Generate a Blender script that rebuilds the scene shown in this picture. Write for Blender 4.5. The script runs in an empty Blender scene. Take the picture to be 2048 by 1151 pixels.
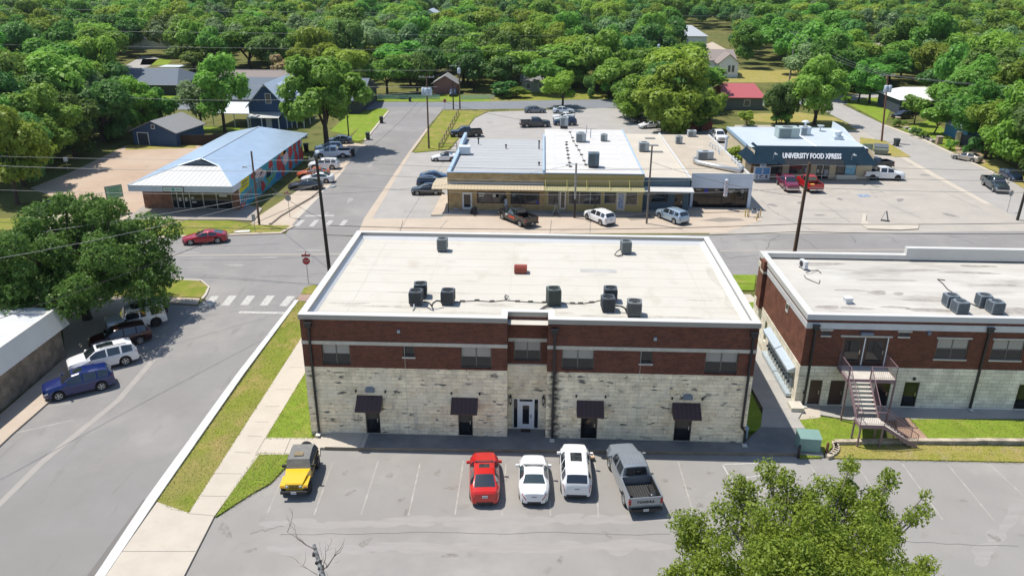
import bpy, math, random
import numpy as np
from mathutils import Vector, Matrix
R = math.radians
scene = bpy.context.scene
C = scene.collection
# ---------------------------------------------------------------- camera, world, sun, exposure
CAMP = (15.1, -44.5927, 29.2622); PITCH, YAW, ROLL, FPX = 0.3885821, -0.0362688, 0.0049265, 1563.999
def cam_axes():
    fw = np.array([math.sin(YAW) * math.cos(PITCH), math.cos(YAW) * math.cos(PITCH), -math.sin(PITCH)])
    rt = np.array([math.cos(YAW), -math.sin(YAW), 0.0]); up = np.cross(rt, fw)
    return rt * math.cos(ROLL) + up * math.sin(ROLL), up * math.cos(ROLL) - rt * math.sin(ROLL), fw
AX = cam_axes()
cam = bpy.data.cameras.new('camera'); camo = bpy.data.objects.new('camera', cam); C.objects.link(camo)
camo.matrix_world = Matrix(((AX[0][0], AX[1][0], -AX[2][0], CAMP[0]), (AX[0][1], AX[1][1], -AX[2][1], CAMP[1]),
                            (AX[0][2], AX[1][2], -AX[2][2], CAMP[2]), (0, 0, 0, 1)))
cam.sensor_width = 36; cam.lens = 36 * FPX / 2048; cam.clip_end = 6000; cam.clip_start = 0.5
scene.camera = camo
SUN_EL = R(65); SUN_D = Vector((-0.90, 0.43, 0)).normalized()
SUN_V = Vector((SUN_D.x * math.cos(SUN_EL), SUN_D.y * math.cos(SUN_EL), math.sin(SUN_EL)))
w = bpy.data.worlds.new('World'); scene.world = w; w.use_nodes = True
nt = w.node_tree; bg = nt.nodes['Background']
sky = nt.nodes.new('ShaderNodeTexSky'); sky.sky_type = 'NISHITA'; sky.sun_disc = False
sky.sun_elevation = SUN_EL; sky.sun_rotation = math.atan2(SUN_D.x, SUN_D.y); sky.air_density = 1.0; sky.dust_density = 0.6
nt.links.new(sky.outputs[0], bg.inputs[0]); bg.inputs[1].default_value = 0.13
sl = bpy.data.lights.new('sun', 'SUN'); sl.energy = 4.9; sl.angle = R(0.5); sl.color = (1.0, 0.94, 0.85)
so = bpy.data.objects.new('sun', sl); C.objects.link(so); so.rotation_euler = (-SUN_V).to_track_quat('-Z', 'Y').to_euler()
scene.view_settings.view_transform = 'Standard'; scene.view_settings.look = 'None'
scene.view_settings.exposure = 0.18; scene.view_settings.gamma = 1.0
scene.cycles.max_bounces = 6; scene.cycles.diffuse_bounces = 3; scene.cycles.glossy_bounces = 3
scene.cycles.transmission_bounces = 3; scene.cycles.caustics_reflective = False; scene.cycles.caustics_refractive = False

# ---------------------------------------------------------------- survey helper: a pixel of the 2048x1151 photo -> a point of the place
def G(x, y, z=0.0):
    d = AX[0] * (x - 1024) / FPX - AX[1] * (y - 575.5) / FPX + AX[2]
    t = (z - CAMP[2]) / d[2]
    return Vector((CAMP[0] + t * d[0], CAMP[1] + t * d[1], z))
def proj(v):
    d = np.array((v[0] - CAMP[0], v[1] - CAMP[1], v[2] - CAMP[2]))
    q = AX[2] @ d
    return (1024 + FPX * (AX[0] @ d) / q, 575.5 - FPX * (AX[1] @ d) / q, q)
def HT(b, ty):                                   # height of an upright thing standing at b whose top shows at pixel row ty
    lo, hi = b[2], 60.0
    for _ in range(50):
        m = (lo + hi) / 2
        if proj((b[0], b[1], m))[1] > ty: lo = m
        else: hi = m
    return lo

# ---------------------------------------------------------------- materials
MATS = {}
def mat(name, col, rough=0.7, metal=0.0, var=0.0, scale=1.0, col2=None, bump=0.0, bscale=20.0, coat=0.0, spec=0.5, emit=0.0, detail=6.0, obj=True, lo=0.35, hi=0.65, stretch=None):
    """Principled surface; var mixes towards col2 by world noise."""
    if name in MATS: return MATS[name]
    m = bpy.data.materials.new(name); m.use_nodes = True; MATS[name] = m
    n = m.node_tree.nodes; l = m.node_tree.links; b = n['Principled BSDF']
    b.inputs['Roughness'].default_value = rough; b.inputs['Metallic'].default_value = metal
    b.inputs['Coat Weight'].default_value = coat; b.inputs['Coat Roughness'].default_value = 0.05
    b.inputs['Specular IOR Level'].default_value = spec
    b.inputs['Base Color'].default_value = (*col, 1)
    if emit: b.inputs['Emission Color'].default_value = (*col, 1); b.inputs['Emission Strength'].default_value = emit
    vec = None
    if var or bump:
        tc = n.new('ShaderNodeTexCoord'); vec = tc.outputs['Object']
        if stretch:
            mp = n.new('ShaderNodeMapping'); mp.inputs['Scale'].default_value = stretch; l.new(vec, mp.inputs[0]); vec = mp.outputs[0]
    if var:
        c2 = col2 or tuple(c * 0.6 for c in col)
        nz = n.new('ShaderNodeTexNoise'); nz.inputs['Scale'].default_value = scale; nz.inputs['Detail'].default_value = detail
        nz.inputs['Roughness'].default_value = 0.65
        l.new(vec, nz.inputs['Vector'])
        rp = n.new('ShaderNodeMapRange'); rp.inputs['From Min'].default_value = lo; rp.inputs['From Max'].default_value = hi
        rp.inputs['To Max'].default_value = var; l.new(nz.outputs[0], rp.inputs[0])
        mx = n.new('ShaderNodeMix'); mx.data_type = 'RGBA'; mx.inputs[6].default_value = (*col, 1); mx.inputs[7].default_value = (*c2, 1)
        l.new(rp.outputs[0], mx.inputs[0]); l.new(mx.outputs[2], b.inputs['Base Color'])
    if bump:
        nb = n.new('ShaderNodeTexNoise'); nb.inputs['Scale'].default_value = bscale; nb.inputs['Detail'].default_value = 4
        l.new(vec, nb.inputs['Vector'])
        bp = n.new('ShaderNodeBump'); bp.inputs['Strength'].default_value = bump; bp.inputs['Distance'].default_value = 0.05
        l.new(nb.outputs[0], bp.inputs['Height']); l.new(bp.outputs[0], b.inputs['Normal'])
    return m
def layer(m, scale, col, lo, hi, amt=1.0, stretch=(1, 1, 1), detail=5.0, seed=0.0, tex='noise', rough=0.6):
    """another patch of colour (stain, wear, patch) over the material's base colour."""
    n = m.node_tree.nodes; l = m.node_tree.links; b = n['Principled BSDF']; inp = b.inputs['Base Color']
    tc = n.new('ShaderNodeTexCoord'); mp = n.new('ShaderNodeMapping'); mp.inputs['Scale'].default_value = stretch
    mp.inputs['Location'].default_value = (seed, seed * 1.7, seed * 0.3); l.new(tc.outputs['Object'], mp.inputs[0])
    nz = n.new('ShaderNodeTexNoise'); nz.inputs['Scale'].default_value = scale; nz.inputs['Detail'].default_value = detail; nz.inputs['Roughness'].default_value = rough
    l.new(mp.outputs[0], nz.inputs['Vector'])
    rp = n.new('ShaderNodeMapRange'); rp.inputs['From Min'].default_value = lo; rp.inputs['From Max'].default_value = hi; rp.inputs['To Max'].default_value = amt
    l.new(nz.outputs[0], rp.inputs[0])
    mx = n.new('ShaderNodeMix'); mx.data_type = 'RGBA'; mx.inputs[7].default_value = (*col, 1)
    if inp.is_linked: l.new(inp.links[0].from_socket, mx.inputs[6])
    else: mx.inputs[6].default_value = inp.default_value
    l.new(rp.outputs[0], mx.inputs[0]); l.new(mx.outputs[2], inp)
    return m
def brickmat(name, c1, c2, mortar, bw, bh, ms=0.012, rough=0.85, var=0.3, offset=0.5, squash=1.0):
    if name in MATS: return MATS[name]
    m = bpy.data.materials.new(name); m.use_nodes = True; MATS[name] = m
    n = m.node_tree.nodes; l = m.node_tree.links; b = n['Principled BSDF']; b.inputs['Roughness'].default_value = rough
    b.inputs['Specular IOR Level'].default_value = 0.25
    tc = n.new('ShaderNodeTexCoord'); sp = n.new('ShaderNodeSeparateXYZ'); l.new(tc.outputs['Object'], sp.inputs[0])
    ad = n.new('ShaderNodeMath'); ad.operation = 'ADD'; l.new(sp.outputs[0], ad.inputs[0]); l.new(sp.outputs[1], ad.inputs[1])
    cb = n.new('ShaderNodeCombineXYZ'); l.new(ad.outputs[0], cb.inputs[0]); l.new(sp.outputs[2], cb.inputs[1])
    br = n.new('ShaderNodeTexBrick'); l.new(cb.outputs[0], br.inputs['Vector'])
    br.inputs['Color1'].default_value = (*c1, 1); br.inputs['Color2'].default_value = (*c2, 1); br.inputs['Mortar'].default_value = (*mortar, 1)
    br.inputs['Scale'].default_value = 1.0; br.inputs['Brick Width'].default_value = bw; br.inputs['Row Height'].default_value = bh
    br.inputs['Mortar Size'].default_value = ms; br.offset = offset; br.squash = squash; br.squash_frequency = 3; br.inputs['Bias'].default_value = 0.0
    l.new(br.outputs['Color'], b.inputs['Base Color'])
    if var:
        nz = n.new('ShaderNodeTexNoise'); nz.inputs['Scale'].default_value = 1.3; nz.inputs['Detail'].default_value = 7; l.new(tc.outputs['Object'], nz.inputs['Vector'])
        hs = n.new('ShaderNodeHueSaturation'); l.new(br.outputs['Color'], hs.inputs['Color'])
        rp = n.new('ShaderNodeMapRange'); rp.inputs['From Min'].default_value = .3; rp.inputs['From Max'].default_value = .7
        rp.inputs['To Min'].default_value = 1 - var; rp.inputs['To Max'].default_value = 1 + var; l.new(nz.outputs[0], rp.inputs[0]); l.new(rp.outputs[0], hs.inputs['Value'])
        l.new(hs.outputs[0], b.inputs['Base Color'])
    bp = n.new('ShaderNodeBump'); bp.inputs['Strength'].default_value = 0.4; bp.inputs['Distance'].default_value = 0.01
    inv = n.new('ShaderNodeMath'); inv.operation = 'SUBTRACT'; inv.inputs[0].default_value = 1.0; l.new(br.outputs['Fac'], inv.inputs[1])
    l.new(inv.outputs[0], bp.inputs['Height']); l.new(bp.outputs[0], b.inputs['Normal'])
    return m
def ribmat(name, col, axis, period, rough=0.4, metal=0.0, dark=0.75, var=0.12, duty=0.16, slope=None):
    """sheet metal with raised seams across one axis of the object (bump and thin seam line)."""
    if name in MATS: return MATS[name]
    m = mat(name, col, rough, metal, var=var, scale=0.6)
    n = m.node_tree.nodes; l = m.node_tree.links; b = n['Principled BSDF']
    tc = n.new('ShaderNodeTexCoord'); sp = n.new('ShaderNodeSeparateXYZ'); l.new(tc.outputs['Object'], sp.inputs[0])
    dv = n.new('ShaderNodeMath'); dv.operation = 'DIVIDE'; l.new(sp.outputs[axis], dv.inputs[0]); dv.inputs[1].default_value = period
    fr = n.new('ShaderNodeMath'); fr.operation = 'FRACT'; l.new(dv.outputs[0], fr.inputs[0])
    lt = n.new('ShaderNodeMath'); lt.operation = 'LESS_THAN'; l.new(fr.outputs[0], lt.inputs[0]); lt.inputs[1].default_value = duty
    mx = n.new('ShaderNodeMix'); mx.data_type = 'RGBA'; l.new(lt.outputs[0], mx.inputs[0])
    inp = b.inputs['Base Color']
    if inp.is_linked: l.new(inp.links[0].from_socket, mx.inputs[6])
    else: mx.inputs[6].default_value = inp.default_value
    mx.inputs[7].default_value = (*[c * dark for c in col], 1); l.new(mx.outputs[2], inp)
    bp = n.new('ShaderNodeBump'); bp.inputs['Strength'].default_value = 0.5; bp.inputs['Distance'].default_value = 0.03
    l.new(lt.outputs[0], bp.inputs['Height']); l.new(bp.outputs[0], b.inputs['Normal'])
    return m
def glassmat(name, col=(0.012, 0.016, 0.02), rough=0.06):
    return mat(name, col, rough, 0.0, spec=0.6)

# ---------------------------------------------------------------- mesh builder
class MB:
    def __init__(s): s.v = []; s.f = []; s.mi = []; s.sm = []; s.mats = []
    def _m(s, m):
        if m is None: return 0
        if m not in s.mats: s.mats.append(m)
        return s.mats.index(m)
    def face(s, pts, m=None, smooth=False):
        k = len(s.v); s.v += [tuple(p) for p in pts]; s.f.append(tuple(range(k, k + len(pts)))); s.mi.append(s._m(m)); s.sm.append(smooth)
    def idx(s, vs, fs, m=None, smooth=False):
        k = len(s.v); s.v += [tuple(p) for p in vs]; q = s._m(m)
        for f in fs: s.f.append(tuple(i + k for i in f)); s.mi.append(q); s.sm.append(smooth)
    def box(s, x0, x1, y0, y1, z0, z1, m=None, top=None):
        vs = [(x0, y0, z0), (x1, y0, z0), (x1, y1, z0), (x0, y1, z0), (x0, y0, z1), (x1, y0, z1), (x1, y1, z1), (x0, y1, z1)]
        s.idx(vs, [(3, 2, 1, 0), (0, 1, 5, 4), (1, 2, 6, 5), (2, 3, 7, 6), (3, 0, 4, 7)], m); s.idx(vs, [(4, 5, 6, 7)], top or m)
    def obox(s, c, size, rz=0.0, m=None, ry=0.0, rx=0.0):
        M = Matrix.Translation(c) @ Matrix.Rotation(rz, 4, 'Z') @ Matrix.Rotation(ry, 4, 'Y') @ Matrix.Rotation(rx, 4, 'X')
        a, b, d = size[0] / 2, size[1] / 2, size[2] / 2
        vs = [M @ Vector(p) for p in [(-a, -b, -d), (a, -b, -d), (a, b, -d), (-a, b, -d), (-a, -b, d), (a, -b, d), (a, b, d), (-a, b, d)]]
        s.idx(vs, [(3, 2, 1, 0), (4, 5, 6, 7), (0, 1, 5, 4), (1, 2, 6, 5), (2, 3, 7, 6), (3, 0, 4, 7)], m)
    def prism(s, poly, z0, z1, m=None, side=None, bottom=False):
        a = sum(poly[i][0] * poly[(i + 1) % len(poly)][1] - poly[(i + 1) % len(poly)][0] * poly[i][1] for i in range(len(poly)))
        if a < 0: poly = poly[::-1]
        n = len(poly)
        s.face([(p[0], p[1], z1) for p in poly], m)
        if z1 - z0 > 1e-6:
            for i in range(n):
                p, q = poly[i], poly[(i + 1) % n]
                s.face([(p[0], p[1], z0), (q[0], q[1], z0), (q[0], q[1], z1), (p[0], p[1], z1)], side or m)
            if bottom: s.face([(p[0], p[1], z0) for p in poly[::-1]], m)
    def extrude(s, pts, d, m=None):
        """solid from a planar outline pushed by vector d."""
        d = Vector(d); a = [Vector(p) for p in pts]; b = [p + d for p in a]; n = len(a)
        s.face(a[::-1], m); s.face(b, m)
        for i in range(n): s.face([a[i], a[(i + 1) % n], b[(i + 1) % n], b[i]], m)
    def tube(s, pts, r, n=6, m=None, smooth=True, cap=True):
        pts = [Vector(p) for p in pts]; rr = r if isinstance(r, (list, tuple)) else [r] * len(pts); rings = []
        for i, p in enumerate(pts):
            t = (pts[min(i + 1, len(pts) - 1)] - pts[max(i - 1, 0)]).normalized()
            a = t.cross(Vector((0, 0, 1)) if abs(t.z) < 0.95 else Vector((1, 0, 0))).normalized(); b = t.cross(a)
            rings.append([p + (a * math.cos(2 * math.pi * k / n) + b * math.sin(2 * math.pi * k / n)) * rr[i] for k in range(n)])
        vs = [q for rg in rings for q in rg]; fs = []
        for i in range(len(pts) - 1):
            for k in range(n): fs.append((i * n + k, i * n + (k + 1) % n, (i + 1) * n + (k + 1) % n, (i + 1) * n + k))
        s.idx(vs, fs, m, smooth)
        if cap: s.face(rings[0], m); s.face(rings[-1][::-1], m)
    def lathe(s, prof, n=16, m=None, c=(0, 0, 0), axis='Z', smooth=True, cap=True):
        vs = []; fs = []
        for (r, h) in prof:
            for k in range(n):
                a = 2 * math.pi * k / n
                p = (r * math.cos(a), r * math.sin(a), h) if axis == 'Z' else (r * math.cos(a), h, r * math.sin(a))
                vs.append((p[0] + c[0], p[1] + c[1], p[2] + c[2]))
        for i in range(len(prof) - 1):
            for k in range(n): fs.append((i * n + k, i * n + (k + 1) % n, (i + 1) * n + (k + 1) % n, (i + 1) * n + k))
        s.idx(vs, fs, m, smooth)
        if cap: s.face(vs[:n][::-1], m); s.face(vs[-n:], m)
    def wall(s, a, b, z0, z1, holes, m=None, depth=0.12, reveal=None, flip=False):
        """vertical wall from a to b (xy) with rectangular openings (u0,u1,v0,v1) and their reveals; outside is to the right of a->b."""
        a = Vector((a[0], a[1], 0)); b = Vector((b[0], b[1], 0)); L = (b - a).length; t = (b - a) / L; nrm = Vector((t.y, -t.x, 0))
        us = sorted({0, L} | {min(max(q, 0), L) for h in holes for q in h[:2]}); vs = sorted({z0, z1} | {min(max(q, z0), z1) for h in holes for q in h[2:4]})
        P = lambda u, v, d=0: a + t * u + Vector((0, 0, v)) - nrm * d
        for i in range(len(us) - 1):
            for j in range(len(vs) - 1):
                cu, cv = (us[i] + us[i + 1]) / 2, (vs[j] + vs[j + 1]) / 2
                if any(h[0] < cu < h[1] and h[2] < cv < h[3] for h in holes): continue
                s.face([P(us[i], vs[j]), P(us[i + 1], vs[j]), P(us[i + 1], vs[j + 1]), P(us[i], vs[j + 1])], m)
        for (u0, u1, v0, v1) in holes:
            q = reveal or m
            s.face([P(u0, v0), P(u0, v1), P(u0, v1, depth), P(u0, v0, depth)], q); s.face([P(u1, v1), P(u1, v0), P(u1, v0, depth), P(u1, v1, depth)], q)
            s.face([P(u0, v1), P(u1, v1), P(u1, v1, depth), P(u0, v1, depth)], q); s.face([P(u1, v0), P(u0, v0), P(u0, v0, depth), P(u1, v0, depth)], q)
    def build(s, name, parent=None, m=None, loc=None, rz=None):
        me = bpy.data.meshes.new(name); me.from_pydata(s.v, [], s.f); 
        mats = s.mats if s.mats else [m]
        for q in mats:
            if q: me.materials.append(q)
        if s.mi and len(mats) > 1: me.polygons.foreach_set('material_index', s.mi)
        if any(s.sm): me.polygons.foreach_set('use_smooth', s.sm)
        me.update()
        o = bpy.data.objects.new(name, me); C.objects.link(o)
        if parent: o.parent = parent
        if loc is not None: o.location = loc
        if rz is not None: o.rotation_euler = (0, 0, rz)
        return o
def tag(o, label=None, cat=None, group=None, kind=None):
    if label: o['label'] = label
    if cat: o['category'] = cat
    if group: o['group'] = group
    if kind: o['kind'] = kind
    return o
def thing(name, label, cat, loc=(0, 0, 0), rz=0.0, group=None):
    o = bpy.data.objects.new(name, None); C.objects.link(o); o.empty_display_size = 0.3
    o.location = loc; o.rotation_euler = (0, 0, rz); return tag(o, label, cat, group)
KIDS = {}
def copy_tree(o, parent=None):
    c = o.copy(); C.objects.link(c)
    if parent: c.parent = parent
    for ch in list(o.children): copy_tree(ch, c)
    return c
def boxpart(name, parent, dims, m):
    b = MB(); b.box(*dims, m=m); return b.build(name, parent)
def text_mb(txt, size, m, depth=0.02, shear=0.0, bold=0.0, spacing=1.0, width=None):
    """lettering as a solid mesh lying in the XZ plane, facing -Y, centred."""
    cu = bpy.data.curves.new('t', 'FONT'); cu.body = txt; cu.size = size; cu.extrude = depth / 2; cu.align_x = 'CENTER'; cu.align_y = 'CENTER'
    cu.shear = shear; cu.offset = bold; cu.space_character = spacing; cu.resolution_u = 2
    o = bpy.data.objects.new('t', cu); C.objects.link(o)
    dg = bpy.context.evaluated_depsgraph_get(); me = o.evaluated_get(dg).to_mesh()
    b = MB(); vs = [(v.co.x, -v.co.z, v.co.y) for v in me.vertices]
    if width:
        xs = [v[0] for v in vs]; k = width / (max(xs) - min(xs)); vs = [(v[0] * k, v[1], v[2]) for v in vs]
    b.idx(vs, [tuple(p.vertices) for p in me.polygons], m)
    o.to_mesh_clear(); bpy.data.objects.remove(o); bpy.data.curves.remove(cu)
    return b
# ================================================================ GROUND
def P(pts, z=0.0):
    out = []
    for p in pts:
        if len(p) == 3: out.append((p[1], p[2]))
        else: v = G(p[0], p[1], z); out.append((v.x, v.y))
    return out
def W(x, y): return ('w', x, y)
asphalt = mat('asphalt', (.255, .248, .241), .92, var=.55, scale=.35, col2=(.213, .209, .205), bump=.25, bscale=60, spec=.2)
layer(asphalt, .12, (.34, .325, .305), .5, .72, .7, seed=3); layer(asphalt, 45, (.17, .165, .165), .52, .75, .35, detail=2, seed=9); layer(asphalt, 1.1, (.195, .185, .178), .60, .72, .6, stretch=(1.6, .3, 1), seed=5); layer(asphalt, .07, (.215, .205, .195), .5, .62, .5, seed=33)
lotmat = mat('lot_asphalt', (.295, .285, .270), .93, var=.6, scale=.25, col2=(.248, .242, .233), bump=.25, bscale=60, spec=.2)
layer(lotmat, .16, (.37, .352, .325), .5, .7, .8, seed=7); layer(lotmat, 40, (.2, .195, .19), .54, .76, .35, detail=2, seed=2); layer(lotmat, .8, (.21, .195, .175), .62, .74, .6, seed=12); layer(lotmat, .07, (.25, .237, .22), .5, .62, .55, seed=31)
paleasphalt = mat('pale_asphalt', (.365, .35, .33), .93, var=.6, scale=.3, col2=(.30, .29, .275), spec=.2)
layer(paleasphalt, .5, (.25, .235, .215), .6, .75, .4, seed=4)
darkasphalt = mat('dark_asphalt', (.20, .215, .235), .9, var=.5, scale=.3, col2=(.16, .17, .185), spec=.2)
concrete = mat('concrete', (.50, .455, .385), .9, var=.55, scale=.6, col2=(.42, .375, .315), bump=.1, bscale=50, spec=.25)
layer(concrete, 2.2, (.34, .30, .25), .6, .78, .4, seed=6)
tanconcrete = mat('tan_concrete', (.47, .395, .315), .9, var=.6, scale=.35, col2=(.40, .34, .275), spec=.25)
layer(tanconcrete, 1.2, (.32, .27, .22), .6, .75, .45, seed=2); layer(tanconcrete, .35, (.52, .45, .37), .55, .7, .5, seed=13)
greyconcrete = mat('grey_concrete', (.40, .385, .355), .9, var=.6, scale=.5, col2=(.32, .31, .29), spec=.25)
layer(greyconcrete, 1.6, (.24, .235, .225), .58, .72, .6, seed=8)
whitekerb = mat('white_kerb', (.60, .61, .60), .85, var=.7, scale=1.2, col2=(.46, .455, .44))
grass = mat('grass', (.215, .235, .040), .95, var=.9, scale=.9, col2=(.15, .195, .027), bump=.35, bscale=30, spec=.1)
layer(grass, .5, (.33, .25, .10), .48, .66, .85, seed=4); layer(grass, .16, (.27, .215, .09), .5, .62, .55, seed=14); layer(grass, 9, (.11, .14, .016), .55, .7, .6, seed=1, detail=3)
lush = mat('lush_grass', (.20, .285, .034), .95, var=.9, scale=.8, col2=(.145, .21, .024), bump=.35, bscale=30, spec=.1)
layer(lush, .6, (.30, .27, .075), .54, .70, .7, seed=3); layer(lush, 9, (.09, .15, .012), .55, .7, .6, seed=1, detail=3)
dirt = mat('dirt', (.41, .31, .235), .95, var=.8, scale=.12, col2=(.47, .38, .30), spec=.1)
layer(dirt, .5, (.25, .19, .13), .6, .75, .5, seed=2); layer(dirt, 6, (.21, .165, .12), .58, .75, .35, seed=8)
drygrass = mat('dry_grass', (.34, .27, .105), .95, var=.9, scale=.5, col2=(.23, .24, .04), bump=.3, bscale=25, spec=.1)
layer(drygrass, 1.2, (.34, .27, .18), .55, .7, .7, seed=4)
gmat = mat('ground_soil', (.105, .125, .035), .97, var=.9, scale=.05, col2=(.17, .155, .06), spec=.1)
layer(gmat, .25, (.045, .06, .012), .5, .65, .7, seed=2)
white_paint = mat('road_paint', (.52, .51, .48), .8, var=.9, scale=4, col2=(.33, .32, .30))
faint_paint = mat('faint_paint', (.395, .38, .35), .85, var=1, scale=1.6, col2=(.315, .30, .275), lo=.38, hi=.52)
yellow_paint = mat('yellow_paint', (.42, .335, .20), .85, var=.8, scale=2, col2=(.32, .28, .215))
tar = mat('tar_seal', (.10, .10, .105), .8)

LZ = [0.0, .004, .008, .012, .016, .020, .024, .002, .006]
def sheet(name, poly, m, lv=1, h=0.0, side=None):
    b = MB(); b.prism(P(poly), LZ[lv] - (0 if h == 0 else .003), LZ[lv] + h, m, side)
    return tag(b.build(name), kind='structure')
def strip_lines(name, segs, wd, m, lv=5, kind='structure', z=None):
    """painted lines: each segment ((px,py),(px,py)) laid flat on the ground, wd metres wide."""
    b = MB()
    for s in segs:
        a, c = Vector((*P([s[0]])[0], 0)), Vector((*P([s[1]])[0], 0)); t = (c - a).normalized(); n = Vector((-t.y, t.x, 0)) * ((s[2] if len(s) > 2 else wd) / 2)
        zz = Vector((0, 0, z if z is not None else LZ[lv])); b.face([a - n + zz, c - n + zz, c + n + zz, a + n + zz], m)
    return tag(b.build(name), kind=kind)
# terrain sheet to the horizon, with gentle far roll hidden by the trees
tb = MB(); tb.face([(-2500, -400, 0), (2500, -400, 0), (2500, 4000, 0), (-2500, 4000, 0)], gmat)
tag(tb.build('ground'), kind='structure')
# --- asphalt
sheet('main_road', [W(-140, 31.5), (300, 477), (330, 475), (560, 467), W(-9, 41.75), (1418, 469), (2048, 462), W(140, 53), W(140, 39.5), (1510, 550), (1470, 550), W(20, 30.3), (625, 572), (610, 579), (585, 605), (410, 600), (416, 575), (400, 563), (330, 560), W(-140, 19)], asphalt, 2)
sheet('street', [(585, 604), (408, 600), (395, 612), (330, 607), (190, 700), (98, 806), (25, 870), (-70, 960), (-500, 1400), W(-7.6, -40), (190, 1140), (400, 870)], asphalt, 3)
sheet('side_street', [W(-9, 41.0), (720, 468), (728, 437), (816, 306), (853, 257), (884, 221), (884, 214), (770, 214), (779, 223), (731, 282), (718, 293), (683, 347), (638, 394), (598, 435), (580, 452), (572, 468)], asphalt, 3)
sheet('far_road', [W(-140, 128), (300, 219), (770, 220), (900, 219), (1206, 216), (1700, 208), (1700, 190), (1206, 199), (900, 204), (300, 204), W(-140, 140)], darkasphalt, 2)
sheet('parking_lot', [W(-.5, -1.3), W(1.5, -.6), W(33, -.6), (1660, 916), (2048, 924), W(80, -2), W(80, -40), W(-2.5, -40), (370, 1151), (425, 1035), (540, 967), (570, 930)], lotmat, 1)
sheet('rear_car_park', [(920, 226), (1206, 216), (1345, 222), (1450, 268), (1460, 300), (1300, 300), (893, 345), (880, 330), (908, 290), (955, 229)], paleasphalt, 7)
sheet('side_car_park', [(728, 437), (816, 306), (862, 300), (905, 300), (930, 330), (893, 440), (745, 438)], paleasphalt, 8)
sheet('store_forecourt', [(1495, 430), (1440, 310), (1470, 250), (1760, 250), (1722, 260), (1816, 316), (1875, 349), (1982, 407), (2048, 440), W(86, 52.5), (2048, 463), (1418, 468), (1440, 440)], mat('forecourt', (.41, .38, .335), .92, var=.7, scale=.3, col2=(.335, .315, .285), spec=.2), 1)
layer(MATS['forecourt'], .6, (.30, .275, .24), .58, .74, .5, stretch=(.5, 1.5, 1), seed=3)
sheet('diagonal_street', [(1620, 208), (1666, 231), (1722, 260), (1816, 316), (1875, 349), (1982, 407), (2060, 450), W(95, 54), W(120, 66), (2100, 385), (1990, 346), (1909, 308), (1848, 279), (1770, 250), (1685, 209), (1690, 204), (1790, 190), (1760, 184), (1640, 196)], paleasphalt, 3)
sheet('gravel_lot', [(250, 292), (392, 290), (440, 300), (300, 425), (250, 445), (90, 437), (60, 425), (110, 395), (60, 376), (140, 345)], dirt, 1)
# --- concrete aprons
sheet('shop_apron', [(715, 469), (728, 437), (880, 437), (900, 425), (1510, 420), (1525, 440), (1450, 466), (1100, 467)], tanconcrete, 4)
sheet('mural_apron', [(520, 430), (600, 378), (628, 344), (655, 300), (640, 290), (700, 285), (735, 290), (718, 296), (683, 347), (638, 394), (598, 435), (582, 452), (500, 449)], tanconcrete, 4)
sheet('mural_walkway', [(250, 441), (288, 412), (500, 412), (525, 418), (508, 443), (460, 441)], mat('walk_grey', (.33, .30, .265), .9, var=.5, scale=.6, col2=(.28, .25, .22)), 4, .12)
sheet('driveway', [(60, 436), (100, 425), (270, 425), (245, 442), (235, 474), (90, 474)], tanconcrete, 3)
# --- lawns
lawn = lambda poly, m=grass, lv=2, h=0.0: sheet('lawn', poly, m, lv, h)
lawn([(262, 441), (460, 442), (500, 450), (578, 452), (583, 456), (560, 465), (330, 473), (296, 474)], grass, 5, .06)
lawn([(-60, 440), (60, 436), (90, 438), (85, 462), (-60, 460)], grass, 5, .06)
lawn([(-80, 584), (330, 560), (398, 563), (415, 573), (412, 585), (402, 596), (330, 594), (-80, 594)], grass, 4, .08)
lawn([(-80, 614), (60, 607), (40, 612), (-80, 622)], drygrass, 4, .06)
lawn([(2048, 925), (1660, 917), (1672, 890), (2048, 895), (2200, 897), (2200, 929)], drygrass, 4, .08)
lawn([(917, 222), (955, 221), (975, 224), (950, 236), (905, 292), (895, 300), (828, 306), (860, 257), (886, 222)], grass, 4, .1)
lawn([(778, 222), (770, 218), (748, 218), (700, 280), (716, 284), (728, 280)], lush, 4, .1)
lawn([(700, 284), (690, 284), (650, 305), (690, 300), (712, 300), (722, 288)], drygrass, 3, .0)
lawn([(395, 262), (480, 262), (480, 254), (395, 254)], lush, 2)
lawn([(700, 225), (760, 220), (700, 270), (660, 262)], lush, 2)
lawn([(300, 203), (980, 203), (980, 190), (300, 190)], lush, 1)
lawn([(980, 203), (1215, 198), (1215, 180), (980, 170)], grass, 1)
lawn([(1690, 205), (1730, 196), (1790, 196), (1770, 248)], lush, 4, .05)
lawn([(1800, 258), (1850, 277), (1912, 306), (1905, 270), (1860, 240)], lush, 4, .05)
lawn([(1960, 330), (1995, 345), (2060, 385), (2060, 350), (1990, 318)], drygrass, 4, .05)
lawn([(1885, 290), (1912, 310), (1975, 332), (1960, 300)], mat('bare_soil', (.36, .26, .16), .95, var=.6, scale=.5, col2=(.27, .2, .12)), 3)
lawn([(1720, 275), (1770, 282), (1822, 314), (1790, 314), (1720, 300)], drygrass, 4, .05)
lawn([(1480, 240), (1600, 250), (1715, 262), (1700, 250), (1670, 235), (1600, 225), (1490, 228)], drygrass, 2)
lawn([(1430, 140), (1600, 140), (1600, 165), (1430, 165)], drygrass, 1)
lawn([(285, 118), (345, 118), (335, 130), (280, 130)], lush, 2)
lawn([(250, 300), (392, 296), (392, 290), (255, 290)], drygrass, 3)
sheet('far_street', [(130, 175), (165, 185), (235, 155), (300, 132), (320, 115), (285, 112), (235, 140)], paleasphalt, 2)
sheet('far_street', [(1400, 92), (1450, 108), (1455, 100), (1425, 84)], tanconcrete, 2)
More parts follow.
